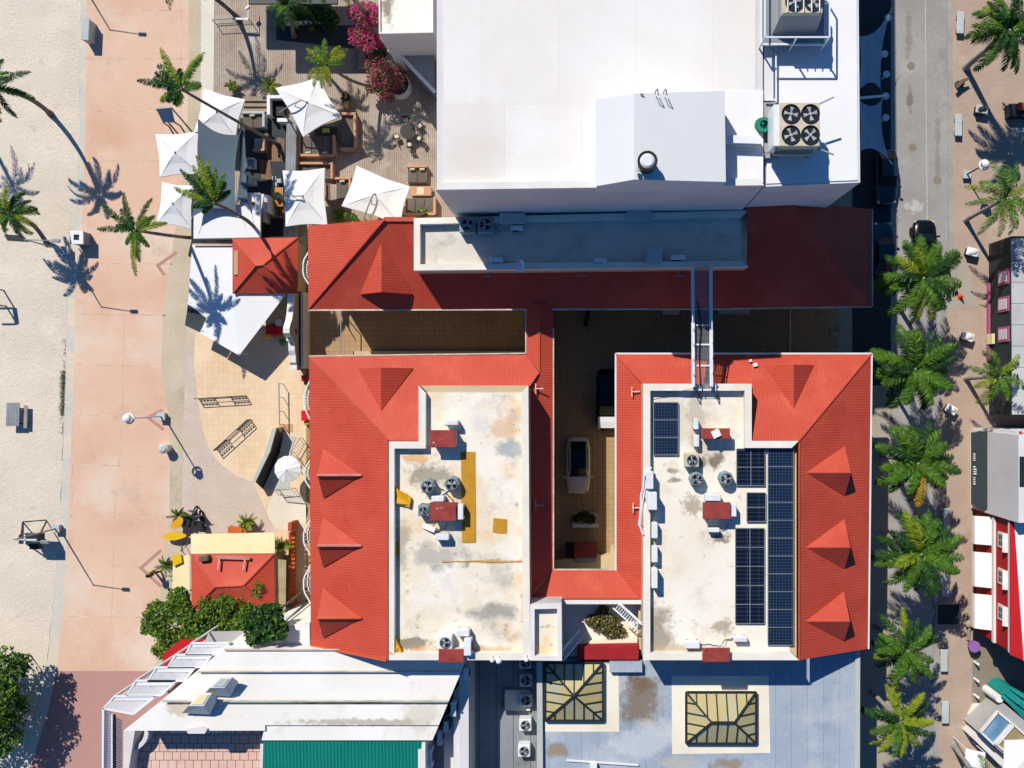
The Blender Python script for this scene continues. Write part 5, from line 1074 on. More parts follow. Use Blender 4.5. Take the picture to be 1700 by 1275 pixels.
# alley condensers
for x, y, lb in ((872, 1100, 'shaded condenser directly below the parapet corner'), (873, 1130, 'second alley condenser from the top, in shadow'), (873, 1163, 'third alley condenser, sunlit beside the plinth'), (872, 1204, 'fourth alley condenser, sunlit'), (870, 1247, 'lowest alley condenser near the bottom edge')):
    condenser(lb, x, y, 3.2, .92, 'ac_white', group='condensers lined up in the alley')
for x, y0, y1, z, lb in ((773, 1110, 1130, 6.7, 'uppermost'), (752, 1166, 1190, 6.4, 'second'), (740, 1198, 1216, 5.4, 'third'), (729, 1214, 1238, 5.1, 'fourth'), (712, 1244, 1275, 6.0, 'lowest')):
    slimbox('%s of the shaded white boxes fixed down the side wall above the alley' % lb, x - 4, y0, x + 5, y1, z, .9, 'ac_white', 'boxes on the alley side wall', legs=.05)
for k, (x, y, lb) in enumerate(((817, 1093, 'small white floodlight over the south parapet'), (828, 1094, 'white round floodlight next to the small one'), (874, 1092, 'white security light at the tower parapet'))):
    c = P(x, y, 10.3); b = MB(); b.sph((c.x, c.y - .15, 10.25), .16 + .05 * (k == 1), 10, 6); b.bar((c.x, c.y + .2, 10.25), (c.x, c.y - .1, 10.3), .06); one('floodlight', lb, 'light', b, 'metal_white', 'floodlights on the parapet')
# ---------------------------------------------------------------- terrace
def parasol(label, px, z, rise=.55, arm=None, group='square white parasols on the terrace', leaf=None):
    q = [P(x, y, z) for x, y in px]; n = len(q); c = sum(q, Vector()) / n; ap = c + Vector((0, 0, rise)); t = Thing('parasol', label, 'parasol', group, (c.x, c.y, 0))
    if (q[1] - q[0]).cross(q[2] - q[1]).z < 0: q.reverse()
    e = MB(); vs, fs = [ap], []; K = 6
    for i in range(n):
        a, b = q[i], q[(i + 1) % n]
        for k in range(K):
            u = k / K; p = a.lerp(b, u); s_ = math.sin(math.pi * u); p = p + (c - p).normalized() * s_ * .12 + Vector((0, 0, .03 * s_)); vs.append(p)
    N_ = n * K; mid = [ap.lerp(p, .5) + Vector((0, 0, -.035 - .03 * math.sin(math.pi * ((i % K) / K)))) for i, p in enumerate(vs[1:])]; vs += mid; vs += [p - Vector((0, 0, .16)) for p in vs[1:N_ + 1]]
    for i in range(N_):
        j = (i + 1) % N_; fs += [(0, 1 + N_ + i, 1 + N_ + j), (1 + N_ + i, 1 + i, 1 + j, 1 + N_ + j), (1 + i, 1 + 2 * N_ + i, 1 + 2 * N_ + j, 1 + j)]
    e.add(vs, fs); t.part('canopy', e, 'canvas_white')
    e = MB()
    for p in q: e.bar(ap - Vector((0, 0, .03)), p - Vector((0, 0, .03)), .03)
    t.part('rib', e, 'metal_grey')
    if arm:
        a = P(*arm[0], z + rise + .25); b = P(*arm[1], z + .1); e = MB(); e.bar(ap, a, .06); e.tube([a, a.lerp(b, .5) + Vector((0, 0, .12)), b], .055, 6); e.tube([b, Vector((b.x, b.y, .05))], .06, 6)
        e.bar(a.lerp(b, .2), Vector((b.x + .2, b.y + .1, 1.5)), .04); t.part('cantilever_arm', e, 'metal_grey'); e = MB(); e.box(b.x, b.y, .03, .12, .8, .8); t.part('base', e, 'granite')
    else:
        e = MB(); e.cyl(c.x, c.y, .1, z + rise, .035, n=8); e.cyl(c.x, c.y, .03, .12, .35, n=16); t.part('pole', e, 'metal_grey')
    e = MB(); e.cyl(ap.x, ap.y, ap.z - .02, ap.z + .08, .07, .03, 10); t.part('finial', e, 'metal_dark'); return t.done()
parasol('square white parasol crossed by the thin palm trunk north of the grey sail', [(339, 147), (407, 165), (391, 228), (322, 219)], 2.6)
parasol('square white parasol left of the grey sail over the promenade edge', [(258, 223), (329, 218), (332, 289), (265, 294)], 2.5)
parasol('lowest white parasol on the promenade side, partly under palm fronds', [(269, 302), (322, 308), (318, 380), (260, 371)], 2.5)
parasol('white parasol turned at an angle with its arm over the black planter', [(457, 146), (529, 128), (566, 193), (503, 227)], 2.7, arm=((500, 166), (465, 186)))
parasol('upright square white parasol with palm shadow between sofa and red roof', [(469, 283), (539, 279), (543, 373), (474, 376)], 2.6, arm=((499, 326), (458, 324)))
parasol('large tilted white parasol touching the red eave', [(592, 275), (681, 310), (664, 374), (567, 342)], 2.7, arm=((620, 322), (604, 363)))
t = Thing('round_parasol', 'round white scalloped parasol beside the grey ramp', 'parasol'); c = P(477, 779, 2.4); e = MB(); n = 24
vs = [(c.x, c.y, 2.75)] + [(c.x + (1.0 + .03 * (k % 2)) * math.cos(k * 2 * math.pi / n), c.y + (1.0 + .03 * (k % 2)) * math.sin(k * 2 * math.pi / n), 2.3 + .03 * (k % 2)) for k in range(n)]; vs += [(a, b, z - .14) for a, b, z in vs[1:]]
e.add(vs, [(0, 1 + k, 1 + (k + 1) % n) for k in range(n)] + [(1 + k, 1 + n + k, 1 + n + (k + 1) % n, 1 + (k + 1) % n) for k in range(n)]); t.part('canopy', e, 'canvas_white'); e = MB(); e.cyl(c.x, c.y, .03, 2.8, .035, n=8); e.cyl(c.x, c.y, .03, .12, .3); t.part('pole', e, 'metal_white'); t.done()
def sail(label, px, zs, m, sag=.16, K=8, grp='grey shade sails over the terrace'):
    q = [P(x, y, z) for (x, y), z in zip(px, zs)]; c = sum(q, Vector()) / 4; vs = []
    for j in range(K + 1):
        for i in range(K + 1):
            u, v = i / K, j / K; p = (q[0] * (1 - u) + q[1] * u) * (1 - v) + (q[3] * (1 - u) + q[2] * u) * v
            eu, ev = math.sin(math.pi * u), math.sin(math.pi * v)
            du = sag * (ev * (1 - 2 * u) ** 3 * 1.0); dv = sag * (eu * (1 - 2 * v) ** 3)
            ex_ = ((q[1] - q[0]) * (1 - v) + (q[2] - q[3]) * v); ey_ = ((q[3] - q[0]) * (1 - u) + (q[2] - q[1]) * u)
            p = p + ex_ * du + ey_ * dv; p.z -= .12 * eu * ev; vs.append(p)
    n0 = len(vs); vs += [p - Vector((0, 0, .02)) for p in vs]
    fs = [(j * (K + 1) + i, (j + 1) * (K + 1) + i, (j + 1) * (K + 1) + i + 1, j * (K + 1) + i + 1) for j in range(K) for i in range(K)]; fs += [tuple(n0 + k for k in reversed(f)) for f in fs]
    e = MB(); e.add(vs, fs); t = Thing('shade_sail', label, 'shade sail', grp); t.part('cloth', e, m)
    e = MB(); 
    for p in q:
        o_ = (p - c).normalized() * .5; e.bar(p, p + Vector((o_.x, o_.y, .1)), .02)
    t.part('cable', e, 'metal_grey'); return t.done()
sail('large slate grey shade sail stretched between white parasols', [(328, 196), (397, 224), (392, 352), (319, 360)], (3.6, 3.0, 3.2, 3.4), 'shade_sail', .07)
sail('narrow slate grey shade sail beside the large one', [(404, 218), (406, 220), (413, 351), (392, 338)], (3.3, 3.3, 3.0, 3.0), 'shade_sail', .08)
t = Thing('bar_roof', 'white flat bar roof with dark edge under the palm trunk', 'roof')
e = MB(); e.pp([(322, 336), (398, 340), (411, 320), (432, 320), (432, 394), (321, 396)], 2.7, 2.5); t.part('slab', e, 'roof_white2')
e = MB(); e.bar(P(319, 398, 2.72), P(433, 396.5, 2.72), .1, .12); e.bar(P(319, 340, 2.72), P(319, 398, 2.72), .1, .12); t.part('edge_trim', e, 'metal_dark')
e = MB(); e.prect(335, 345, 425, 390, 2.5, 0); t.part('counter', e, 'metal_dark')
e = MB(); c = P(421, 338, 2.7); e.cyl(c.x, c.y, 2.7, 2.706, .17, .1, 9); t.part('stain', e, 'stain_brown')
e = MB(); e.pp([(438, 324), (444, 323), (445, 352), (439, 352)], 1.9, 0); e.pp([(434, 322), (440, 322), (440, 368), (434, 368)], 1.2, 0); t.part('white_panel', e, 'white_paint'); t.done()
t = Thing('black_planter', 'white-framed black planter box beside the tilted parasol', 'planter'); e = MB()
e.prect(443, 158, 448, 190, 1.05, .03); e.prect(448.3, 158, 470, 163, 1.05, .03); e.prect(460, 196, 477, 202, 1.0, .03); t.part('frame', e, 'white_paint'); e = MB(); e.prect(448.5, 163.5, 472, 192, .5, .03); t.part('box', e, 'fan_black'); t.done()
one('wooden_partition', 'long weathered grey wooden partition dividing the two terrace decks', 'partition', MB().pp([(476, 205), (492, 207), (489, 392), (470, 392)], 1.1, 0), 'beam_wood')
t = Thing('deck_steps', 'wide timber steps between the parasol and the black planter', 'steps')
for k in range(4): t.part('step', MB().prect(403, 160 + k * 9, 443, 167.5 + k * 9, .62 - .15 * k, .02), 'deck_wood')
t.done()
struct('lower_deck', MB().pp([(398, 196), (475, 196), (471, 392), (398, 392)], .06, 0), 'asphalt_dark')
for px in ([(440, 212), (460, 240), (468, 268), (446, 268), (438, 250)], [(460, 228), (473, 230), (471, 262), (462, 262)], [(430, 264), (448, 268), (452, 300), (434, 296)]):
    struct('deck_boards', MB().pp(px, .075, 0), 'deck_teak')
def sofa(label, x0, y0, x1, y1, backs, m='sofa_wicker', cm='cushion_grey', name='sofa', pil=0, arms=.2, seed=0, zb=.72):
    a, b = P(x0, y0, .5), P(x1, y1, .5); cx, cy = (a.x + b.x) / 2, (a.y + b.y) / 2; sx, sy = abs(b.x - a.x), abs(a.y - b.y); w_ = arms
    t = Thing(name, label, name.replace('_', ' '), 'outdoor lounge seats on the terrace'); e = MB(); e.box(cx, cy, .06, .34, sx - .02, sy - .02); t.part('base', e, m)
    for s_ in backs:
        e = MB()
        if s_ == 'N': e.bbox(cx, cy + sy / 2 - w_ / 2, .34, zb, sx, w_, 0, .04)
        if s_ == 'S': e.bbox(cx, cy - sy / 2 + w_ / 2, .34, zb, sx, w_, 0, .04)
        if s_ == 'E': e.bbox(cx + sx / 2 - w_ / 2, cy, .34, zb - .01, w_, sy, 0, .04)
        if s_ == 'W': e.bbox(cx - sx / 2 + w_ / 2, cy, .34, zb - .01, w_, sy, 0, .04)
        t.part('backrest' if s_ == backs[0] else 'armrest', e, m)
    ix0, ix1 = cx - sx / 2 + (w_ if 'W' in backs else .03), cx + sx / 2 - (w_ if 'E' in backs else .03); iy0, iy1 = cy - sy / 2 + (w_ if 'S' in backs else .03), cy + sy / 2 - (w_ if 'N' in backs else .03)
    k = max(1, round((ix1 - ix0) / .8))
    for i in range(k):
        e = MB(); e.bbox(ix0 + (i + .5) * (ix1 - ix0) / k, (iy0 + iy1) / 2, .34, .47, (ix1 - ix0) / k - .02, iy1 - iy0 - .02, 0, .05); t.part('seat_cushion', e, cm)
    rnd = random.Random(seed)
    for i in range(pil):
        e = MB(); yy = iy1 - .12 if 'N' in backs else (iy0 + .12 if 'S' in backs else rnd.uniform(iy0 + .2, iy1 - .2)); e.bbox(ix0 + (i + .5) * (ix1 - ix0) / pil, yy, .47, .7, .42, .14, rnd.uniform(-.2, .2), .05); t.part('pillow', e, 'cushion_pale')
    return t.done()
sofa('tall U-shaped wicker sofa right of the angled parasol', 566, 188, 592, 250, 'ESN')
sofa('long wicker sofa with its back to the south below the angled parasol', 495, 225, 557, 261, 'SEW', pil=2)
sofa('wicker corner sofa above the upright parasol', 492, 270, 554, 298, 'NE')
sofa('wicker corner seat between the two lower parasols', 557, 295, 584, 332, 'NE', pil=1)
sofa('narrow wicker seat touching the upright parasol', 538, 304, 549, 333, 'W')
sofa('two-seat wicker sofa with pale pillows near the white wall', 676, 275, 710, 304, 'N', pil=2)
sofa('wicker sofa with both arms at the red eave by the white wall', 670, 328, 724, 358, 'EWS', pil=1)
sofa('pale grey sofa at the foot of the timber steps', 402, 186, 441, 213, 'NE', 'concrete_bench', 'cushion_grey', pil=1)
sofa('peach padded armchair with grey seat on the dark deck', 421, 228, 441, 252, 'ES', 'sofa_wicker', 'metal_grey', 'armchair')
sofa('small white chair right of the grey sails', 409, 263, 423, 279, 'NW', 'white_paint', 'glass_blue', 'chair', arms=.08)
sofa('grey stool below the small white chair', 410, 294, 424, 308, 'S', 'concrete_bench', 'roof_grey', 'stool', arms=.08)
sofa('wicker chair beside the plank by the bougainvillea bed', 567, 152, 577, 180, 'E', pil=0)
def table(label, x0, y0, x1, y1, h, m, extra=None, rot=0, leg='metal_dark'):
    a, b = P(x0, y0, h), P(x1, y1, h); cx, cy = (a.x + b.x) / 2, (a.y + b.y) / 2; sx, sy = abs(b.x - a.x), abs(a.y - b.y); t = Thing('table', label, 'table', 'terrace tables'); e = MB(); e.bbox(cx, cy, h - .05, h, sx, sy, rot, .02); t.part('tabletop', e, m)
    for i in (-1, 1):
        for k in (-1, 1): e = MB(); e.box(cx + i * sx * .43, cy + k * sy * .43, .03, h - .05, .06, .06); t.part('leg', e, leg)
    return t.done()
table('low dark table with a lime mat under the angled parasol', 522, 210, 560, 234, .42, 'table_dark')
one('lime_cushion', 'lime green mat on the low dark table', 'mat', MB().prect(535, 213, 547, 220, .47, .42), 'cushion_lime')
table('grey-brown plank table between two wicker seats', 547, 306, 561, 334, .45, 'deck_wood'); table('tan table with a yellow tray near the white wall', 681, 309, 716, 325, .45, 'sofa_wicker')
one('yellow_tray', 'pale yellow tray on the tan table', 'tray', MB().prect(692, 311, 704, 323, .48, .45), 'cushion_pale')
table('orange-brown wooden table with a dark plant on it', 450, 311, 470, 343, .74, 'table_wood')
plant('dark leafy plant standing on the orange-brown table', 460, 325, .4, 10, ['palm_deep'], 91, pot='metal_dark', h=.95, potr=.14)
t = Thing('slatted_chair', 'orange slatted wooden chair below the orange-brown table', 'chair'); a, b = P(453, 344, .45), P(470, 362, .45)
for k in range(5): e = MB(); e.bar((a.x + (b.x - a.x) * k / 4, a.y, .45), (a.x + (b.x - a.x) * k / 4, b.y, .45), .09, .03); t.part('seat_slat', e, 'table_wood')
e = MB(); e.bar((a.x, b.y, .85), (b.x, b.y, .85), .07, .1); e.bar((a.x, b.y, .05), (a.x, b.y, .85), .06); e.bar((b.x, b.y, .05), (b.x, b.y, .85), .06); e.bar((a.x, a.y, .05), (a.x, a.y, .44), .06); e.bar((b.x, a.y, .05), (b.x, a.y, .44), .06); t.part('frame', e, 'table_wood'); t.done()
for k, (x, y, lb) in enumerate(((455, 296, 'upper'), (463, 300, 'right'), (456, 306, 'lower'))):
    t = Thing('bar_stool', '%s of the three small grey bar stools by the orange-brown table' % lb, 'stool', 'small grey bar stools'); c = P(x, y, .7); e = MB(); e.bbox(c.x, c.y, .62, .7, .34, .34, 0, .03); t.part('seat', e, 'concrete_bench')
    for i, j_ in ((-1, -1), (1, -1), (1, 1), (-1, 1)): e = MB(); e.bar((c.x + i * .17, c.y + j_ * .17, .05), (c.x + i * .12, c.y + j_ * .12, .62), .03); t.part('leg', e, 'metal_dark')
    t.done()
t = Thing('round_table', 'round dark table in the bougainvillea shadow near the white wall', 'table', 'terrace tables'); c = P(677, 218, .74); e = MB(); e.cyl(c.x, c.y, .7, .74, .62, n=24); t.part('tabletop', e, 'table_dark'); e = MB(); e.cyl(c.x, c.y, .05, .7, .06); e.cyl(c.x, c.y, .03, .07, .3); t.part('pedestal', e, 'metal_dark'); t.done()
for k, (an, lb) in enumerate(((200, 'west'), (100, 'north'), (30, 'east'), (275, 'south'), (330, 'south-east'))):
    x = c.x + 1.0 * math.cos(R(an)); y = c.y + 1.0 * math.sin(R(an)); t = Thing('cafe_chair', 'dark cafe chair with pale cushion on the %s side of the round table' % lb, 'chair', 'chairs round the dark table')
    e = MB(); e.bbox(x, y, .42, .46, .45, .45, R(an), .03); t.part('seat', e, 'metal_dark'); e = MB(); e.bbox(x, y, .46, .52, .36, .3, R(an), .04); t.part('cushion', e, 'cushion_pale')
    e = MB(); e.box(x + .22 * math.cos(R(an)), y + .22 * math.sin(R(an)), .5, .85, .04, .42, R(an)); t.part('backrest', e, 'metal_dark')
    for i, j_ in ((-1, -1), (1, -1), (1, 1), (-1, 1)): e = MB(); e.bar((x + i * .2, y + j_ * .2, .03), (x + i * .18, y + j_ * .18, .42), .03); t.part('leg', e, 'metal_dark')
    t.done()
t = Thing('round_planter', 'round white-rimmed planter holding the olive-centred bougainvillea', 'planter'); c = P(661, 140, .8); e = MB(); e.ring(c.x, c.y, .03, .8, .82, .95, 32); t.part('rim', e, 'metal_white'); e = MB(); e.cyl(c.x, c.y, .03, .6, .83, n=24); t.part('soil', e, 'soil'); t.done()
one('wood_planter_bed', 'narrow tan plank bench by the bougainvillea', 'bench', MB().prect(595, 77, 608, 112, .4, .03), 'sofa_wicker'); one('maroon_post_bench', 'maroon edge board beside the tan plank bench', 'board', MB().prect(609, 80, 613, 108, .6, .03), 'brown_panel')
t = Thing('metal_frame_gate', 'thin dark metal frame railing near the top of the wooden deck', 'railing'); e = MB()
q = [P(352, 33, .9), P(386, 31, .9), P(412, 31, .9)]
for a, b in zip(q, q[1:]): e.bar(a, b, .04); e.bar(Vector((a.x, a.y, .15)), Vector((b.x, b.y, .15)), .04)
for a in q: e.bar(Vector((a.x, a.y, 0)), a, .04)
t.part('frame', e, 'metal_dark'); e = MB(); e.bar(P(387, 31, 1.0), P(412, 32, 1.0), .14, .1); e.bar(P(412, 32, 1.0), P(412, 0, 1.0), .05); e.bbox(*P(411, 13, 1.0)[:2], .9, 1.1, .4, .2, R(40), .05); t.part('white_frame', e, 'metal_white'); t.done()
one('garden_canopy', 'dark garden canopy just beyond the top edge, shading the deck corner', 'canopy', MB().pp([(360, -110), (560, -110), (560, 6), (412, 6), (412, -36), (360, -36)], 4.2, 4.0), 'metal_dark')
t = Thing('glass_planter', 'long glass-edged planter in the shaded garden', 'planter'); e = MB(); e.bar(P(470, 20, .9), P(474, 40, .9), .12, .5); e.bar(P(474, 40, .9), P(532, 36, .9), .12, .5); t.part('edge', e, 'metal_white'); e = MB(); e.pp([(472, 5), (548, 5), (548, 35), (475, 38)], .5, 0); t.part('soil', e, 'soil'); t.done()
one('garden_shadow', 'dark sheet painted as the canopy shadow below the garden planter', 'painted shadow', MB().pp([(458, 42), (590, 42), (588, 80), (459, 66)], .07, 0), 'asphalt_dark')  # dark sheet painting the canopy's shadow onto the deck
for x, y, lb in ((515, 44, 'left green seat cushion in the dark garden'), (550, 45, 'right green seat cushion in the dark garden')): b = MB(); c = P(x, y, .5); b.bbox(c.x, c.y, .05, .5, .5, .4, .3, .05); one('green_stool', lb, 'stool', b, 'leaf_green')

# ---------------------------------------------------------------- kiosks and plaza
def hiproof(t, c4, z0, z1, r0, r1, mats, body_m='wall_cream', inset=.35, th=.08):
    a, b, c, d = [P(x, y, z0) for x, y in c4]; e0, e1 = P(*r0, z1), P(*r1, z1)
    cc = (a + b + c + d) / 4; e = MB(); e.prism([((p.x - cc.x) * .88 + cc.x, (p.y - cc.y) * .88 + cc.y) for p in (a, b, c, d)], z0 - .05, 0); t.part('wall', e, body_m)
    for nm, pts, m in (('north_slope', (a, b, e1, e0), mats[0]), ('east_slope', (b, c, e1), mats[1]), ('south_slope', (c, d, e0, e1), mats[0]), ('west_slope', (d, a, e0), mats[1])): t.part(nm, MB().slab(pts, th), m)
    e = MB()
    for p, q in ((a, e0), (d, e0), (b, e1), (c, e1), (e0, e1)): e.tube([p + Vector((0, 0, .02)), q + Vector((0, 0, .02))], .06, 5)
    t.part('ridge_cap', e, 'ridge_red')
t = Thing('red_kiosk', 'square red hip-roofed kiosk crossed by a curving palm trunk shadow', 'kiosk')
hiproof(t, [(386, 396), (495, 394), (494, 487), (387, 487)], 2.8, 3.9, (425, 441), (437, 440), ('red_ns', 'red_ew')); e = MB(); e.prect(388, 416, 395, 456, 3.1, 2.85); t.part('tan_board', e, 'sofa_wicker'); t.done()
t = Thing('white_awning', 'big white canvas awning wrapped around the red kiosk with a dark torn corner', 'awning')
e = MB(); e.slab([P(319, 406, 2.5), P(386, 407, 2.55), P(386, 488, 2.6), P(475, 488, 2.6), P(397, 590, 2.25), P(332, 553, 2.25), P(343, 528, 2.3), P(312, 505, 2.35)], .03); t.part('canvas', e, 'canvas_white')
e = MB(); e.slab([P(312, 504, 2.3), P(343, 527, 2.28), P(332, 552, 2.2), P(307, 540, 2.1)], .03); t.part('dark_flap', e, 'canvas_dark')
e = MB(); [e.cyl(*P(x, y, 2.3)[:2], 0, 2.4, .04, n=6) for x, y in ((322, 410), (316, 502), (335, 548), (395, 586), (468, 490))]; t.part('pole', e, 'metal_white')
e = MB(); e.bar(P(320, 405, 2.7), P(386, 406, 2.7), .1, .06); t.part('edge', e, 'sofa_wicker'); t.done()
t = Thing('red_beach_kiosk', 'red hip-roofed beach kiosk with cream roofs on two sides', 'kiosk')
hiproof(t, [(317, 920), (455, 920), (457, 1012), (318, 1012)], 2.9, 3.9, (358, 974), (404, 972), ('red_ns', 'red_ew'))
e = MB(); e.slab([P(317, 887, 2.6), P(456, 884, 2.6), P(456, 918.5, 2.75), P(317, 919, 2.75)], .06); t.part('cream_roof', e, 'cream_roof')
e = MB(); e.slab([P(287, 922, 2.5), P(315, 922, 2.6), P(315, 1000, 2.6), P(286, 1000, 2.5)], .06); t.part('cream_roof', e, 'cream_roof')
e = MB(); e.slab([P(458, 928, 2.6), P(475, 930, 2.5), P(474, 1024, 2.5), P(459, 1022, 2.6)], .06); t.part('straw_roof', e, 'straw')
e = MB(); e.bar(P(364, 928, 3.35), P(362, 946, 3.7), .14, .06); e.bar(P(407, 928, 3.35), P(404, 946, 3.7), .14, .06); e.bar(P(358, 925, 3.3), P(415, 927, 3.3), .22, .14); t.part('sign_rail', e, 'pink_trim'); 
e = MB(); e.bbox(*P(341, 926, 3.1)[:2], 2.9, 3.5, .7, .4, .1, .05); t.part('vent', e, 'brown_panel'); t.done()
t = Thing('terracotta_fence', 'terracotta slatted fence with low orange end wall beside the balconies', 'fence'); e = MB(); e.prect(479, 884, 482, 1022, 1.3, 0); e.prect(478, 868, 484, 882, 1.5, 0); e.prect(480, 1015, 512, 1022, .9, 0); t.part('wall', e, 'terracotta_fence')
for k in range(18): e = MB(); p = P(486, 893 + 7 * k, 1.2); e.box(p.x, p.y, 1.08, 1.24, .34, .15); t.part('coping_block', e, 'orange_paint')
t.done()
for lb, y0, y1, x in (('hexagonal white balcony railing peeping from the northern red eave', 412, 478, 503), ('white balcony railing beside the red and yellow toys', 628, 700, 505), ('white balcony railing by the round parasol', 762, 812, 505), ('curved white balcony railing above the terracotta fence', 862, 922, 504), ('curved white balcony railing at the low end of the terracotta fence', 938, 1002, 504)):
    t = Thing('balcony_railing', lb, 'railing', 'white railings of the beach-side balconies'); e = MB(); z = 4.2; ym = (y0 + y1) / 2; L_ = [(516, y0), (x + 2, y0 + (y1 - y0) * .28), (x, y0 + (y1 - y0) * .4), (x, y1 - (y1 - y0) * .4), (x + 2, y1 - (y1 - y0) * .28), (516, y1)]
    q = [P(a, b, z) for a, b in L_]
    for a, b in zip(q, q[1:]): e.bar(a, b, .09, .07); e.bar(a - Vector((0, 0, .9)), b - Vector((0, 0, .9)), .07)
    t.part('handrail', e, 'metal_white'); e = MB()
    for a, b in zip(q, q[1:]):
        k = max(1, int((b - a).length / .18))
        for i in range(k): p = a.lerp(b, i / k); e.bar(p, p - Vector((0, 0, .9)), .03)
    t.part('baluster', e, 'metal_white'); e = MB(); e.prism([(p.x, p.y) for p in q], z - .95, z - 1.1); t.part('balcony_floor', e, 'wall_grey'); t.done()
t = Thing('arched_gateway', 'ornate pale gateway wall with curved stepped crest in front of the passage', 'gateway')
prof = [(484, 2.7), (492, 2.75), (505, 2.8), (520, 2.95), (532, 3.2), (538, 3.5), (545, 3.7), (553, 3.7), (558, 3.4), (560, 3.0), (566, 3.0), (567, 2.6), (573, 2.6), (582, 2.55), (590, 2.35), (602, 2.3), (606, 2.1), (614, 2.1)]
e = MB(); xg_ = PX(507, 0); th = .38; vs = []
for y, z in prof:
    Y = PY(y, z); vs += [(xg_ - th, Y, z), (xg_, Y, z), (xg_, Y, 0), (xg_ - th, Y, 0)]
fs = []
for i in range(len(prof) - 1):
    a, b = i * 4, i * 4 + 4; fs += [(a, a + 1, b + 1, b), (a + 1, a + 2, b + 2, b + 1), (a + 3, a, b, b + 3)]
fs += [(0, 3, 2, 1), (len(vs) - 4, len(vs) - 3, len(vs) - 2, len(vs) - 1)]; e.add(vs, [tuple(reversed(f)) for f in fs]); t.part('wall', e, 'stone_carved')
e = MB()
vs2 = [(x_ - (.05 if i % 2 == 0 else -.05), y_, z_ + .05) for i, (x_, y_, z_) in enumerate([v for k in range(len(prof)) for v in vs[k * 4:k * 4 + 2]])]
n_ = len(vs2); vs2 += [(a, b, c - .14) for a, b, c in vs2]
fs = [];
for i in range(len(prof) - 1): a, b = i * 2, i * 2 + 2; fs += [(a, b, b + 1, a + 1), (a, a + n_, b + n_, b), (a + 1, b + 1, b + 1 + n_, a + 1 + n_)]
e.add(vs2, fs); t.part('coping', e, 'trim_white')
e = MB(); e.bar((xg_ + .28, PY(488, 0), .8), (xg_ + .28, PY(612, 0), .8), .2, 1.6); t.part('plinth', e, 'trim_white')
e = MB(); e.bar((xg_ + .03, PY(552, 2), 2.0), (xg_ + .03, PY(548, 2), 2.35), .06, .3); t.part('ornament', e, 'brown_panel'); t.done()
t = Thing('play_slide', 'red, yellow and green plastic playhouse under the awning corner', 'playground toy'); e = MB()
q = P(452, 548, .8); e.bbox(q.x, q.y, .25, .75, 1.15, .8, -.1, .1); t.part('body', e, 'toy_red'); q = P(443, 556, .7); e = MB(); e.bbox(q.x, q.y, .05, .6, .45, .5, 0, .1); t.part('slide', e, 'toy_yellow'); q = P(475, 549, .7); e = MB(); e.bbox(q.x, q.y, .05, .7, .45, .4, 0, .1); t.part('seat', e, 'toy_yellow'); q = P(466, 567, .5); e = MB(); e.cyl(q.x, q.y, .05, .4, .3, .1, 5); t.part('roof_cone', e, 'toy_green')
q = P(450, 539, .8); e = MB(); e.bbox(q.x, q.y, .05, .5, .4, .3, 0, .05); t.part('panel', e, 'toy_green'); t.done()
t = Thing('white_stool_table', 'small round white table beside the plastic playhouse', 'table'); c = P(463, 536, .7); e = MB(); e.cyl(c.x, c.y, .66, .7, .3, n=18); t.part('tabletop', e, 'white_paint'); e = MB(); e.cyl(c.x, c.y, .03, .66, .05); e.cyl(c.x, c.y, .03, .06, .2); t.part('pedestal', e, 'metal_dark'); t.done()
for lb, rx, ry in (('red and green plastic toy at the southern end of the gateway', 506, 628), ('red and yellow plastic toy under the balcony railing', 506, 690)):
    t = Thing('plastic_toy', lb, 'playground toy'); q = P(rx, ry, .8); e = MB(); e.bbox(q.x, q.y, .03, .8, .6, .5 if ry < 650 else .8, 0, .06); t.part('body', e, 'toy_red'); q = P(rx + 2, ry + (8 if ry < 650 else 12), .6); e = MB(); e.bbox(q.x, q.y, .03, .5, .45, .3, 0, .06); t.part('seat', e, 'toy_green' if ry < 650 else 'toy_yellow'); t.done()
for k, (a, b, n_, lb) in enumerate((((322, 662), (402, 657), 4, 'straight metal railing on the tan plaza tiles'), ((354, 748), (410, 697), 4, 'slanting metal railing on the tan plaza tiles'))):
    t = Thing('plaza_railing', lb, 'railing', 'thin metal railings on the plaza'); z = .85; A_, B_ = P(*a, z), P(*b, z); e = MB(); e.bar(A_, B_, .05, .04); e.bar(A_ - Vector((0, 0, .4)), B_ - Vector((0, 0, .4)), .03); e.bar(A_ - Vector((0, 0, .75)), B_ - Vector((0, 0, .75)), .04)
    t.part('rail', e, 'metal_dark')
    for i in range(n_): p = A_.lerp(B_, i / (n_ - 1)); e = MB(); e.bar(p, Vector((p.x, p.y, 0)), .05); t.part('post', e, 'metal_dark')
    e = MB()
    for sct in (0, 2):
        for i in range(5): u = (sct + i / 5) / 3; p = A_.lerp(B_, u); q = A_.lerp(B_, u + .05); e.bar(p - Vector((0, 0, .25)), q - Vector((0, 0, .25)), .05, .1); e.bar(p - Vector((0, 0, .6)), q - Vector((0, 0, .6)), .05, .1)
    t.part('slat', e, 'metal_dark'); t.done()
struct('grey_ramp', MB().pp([(464, 716), (492, 726), (484, 745), (480, 812), (440, 812), (432, 800)], .05, 0), 'kerb_grey')
t = Thing('sign_wall', 'low curved grey stone wall with its shadow painted as a dark slab on the tan plaza', 'wall'); e = MB(); e.pp([(452, 712), (459, 710), (448, 750), (424, 800), (417, 802), (438, 756)], 1.45, 0); t.part('stone', e, 'kerb_grey'); e = MB(); e.slab([P(459, 710, 1.4), P(470, 722, .1), P(464, 752, .1), P(436, 812, .1), P(424, 800, 1.4), P(448, 750, 1.4)], .05); t.part('shadow_slab', e, 'metal_dark'); t.done()  # the wall's cast shadow is modelled as a dark sloping sheet
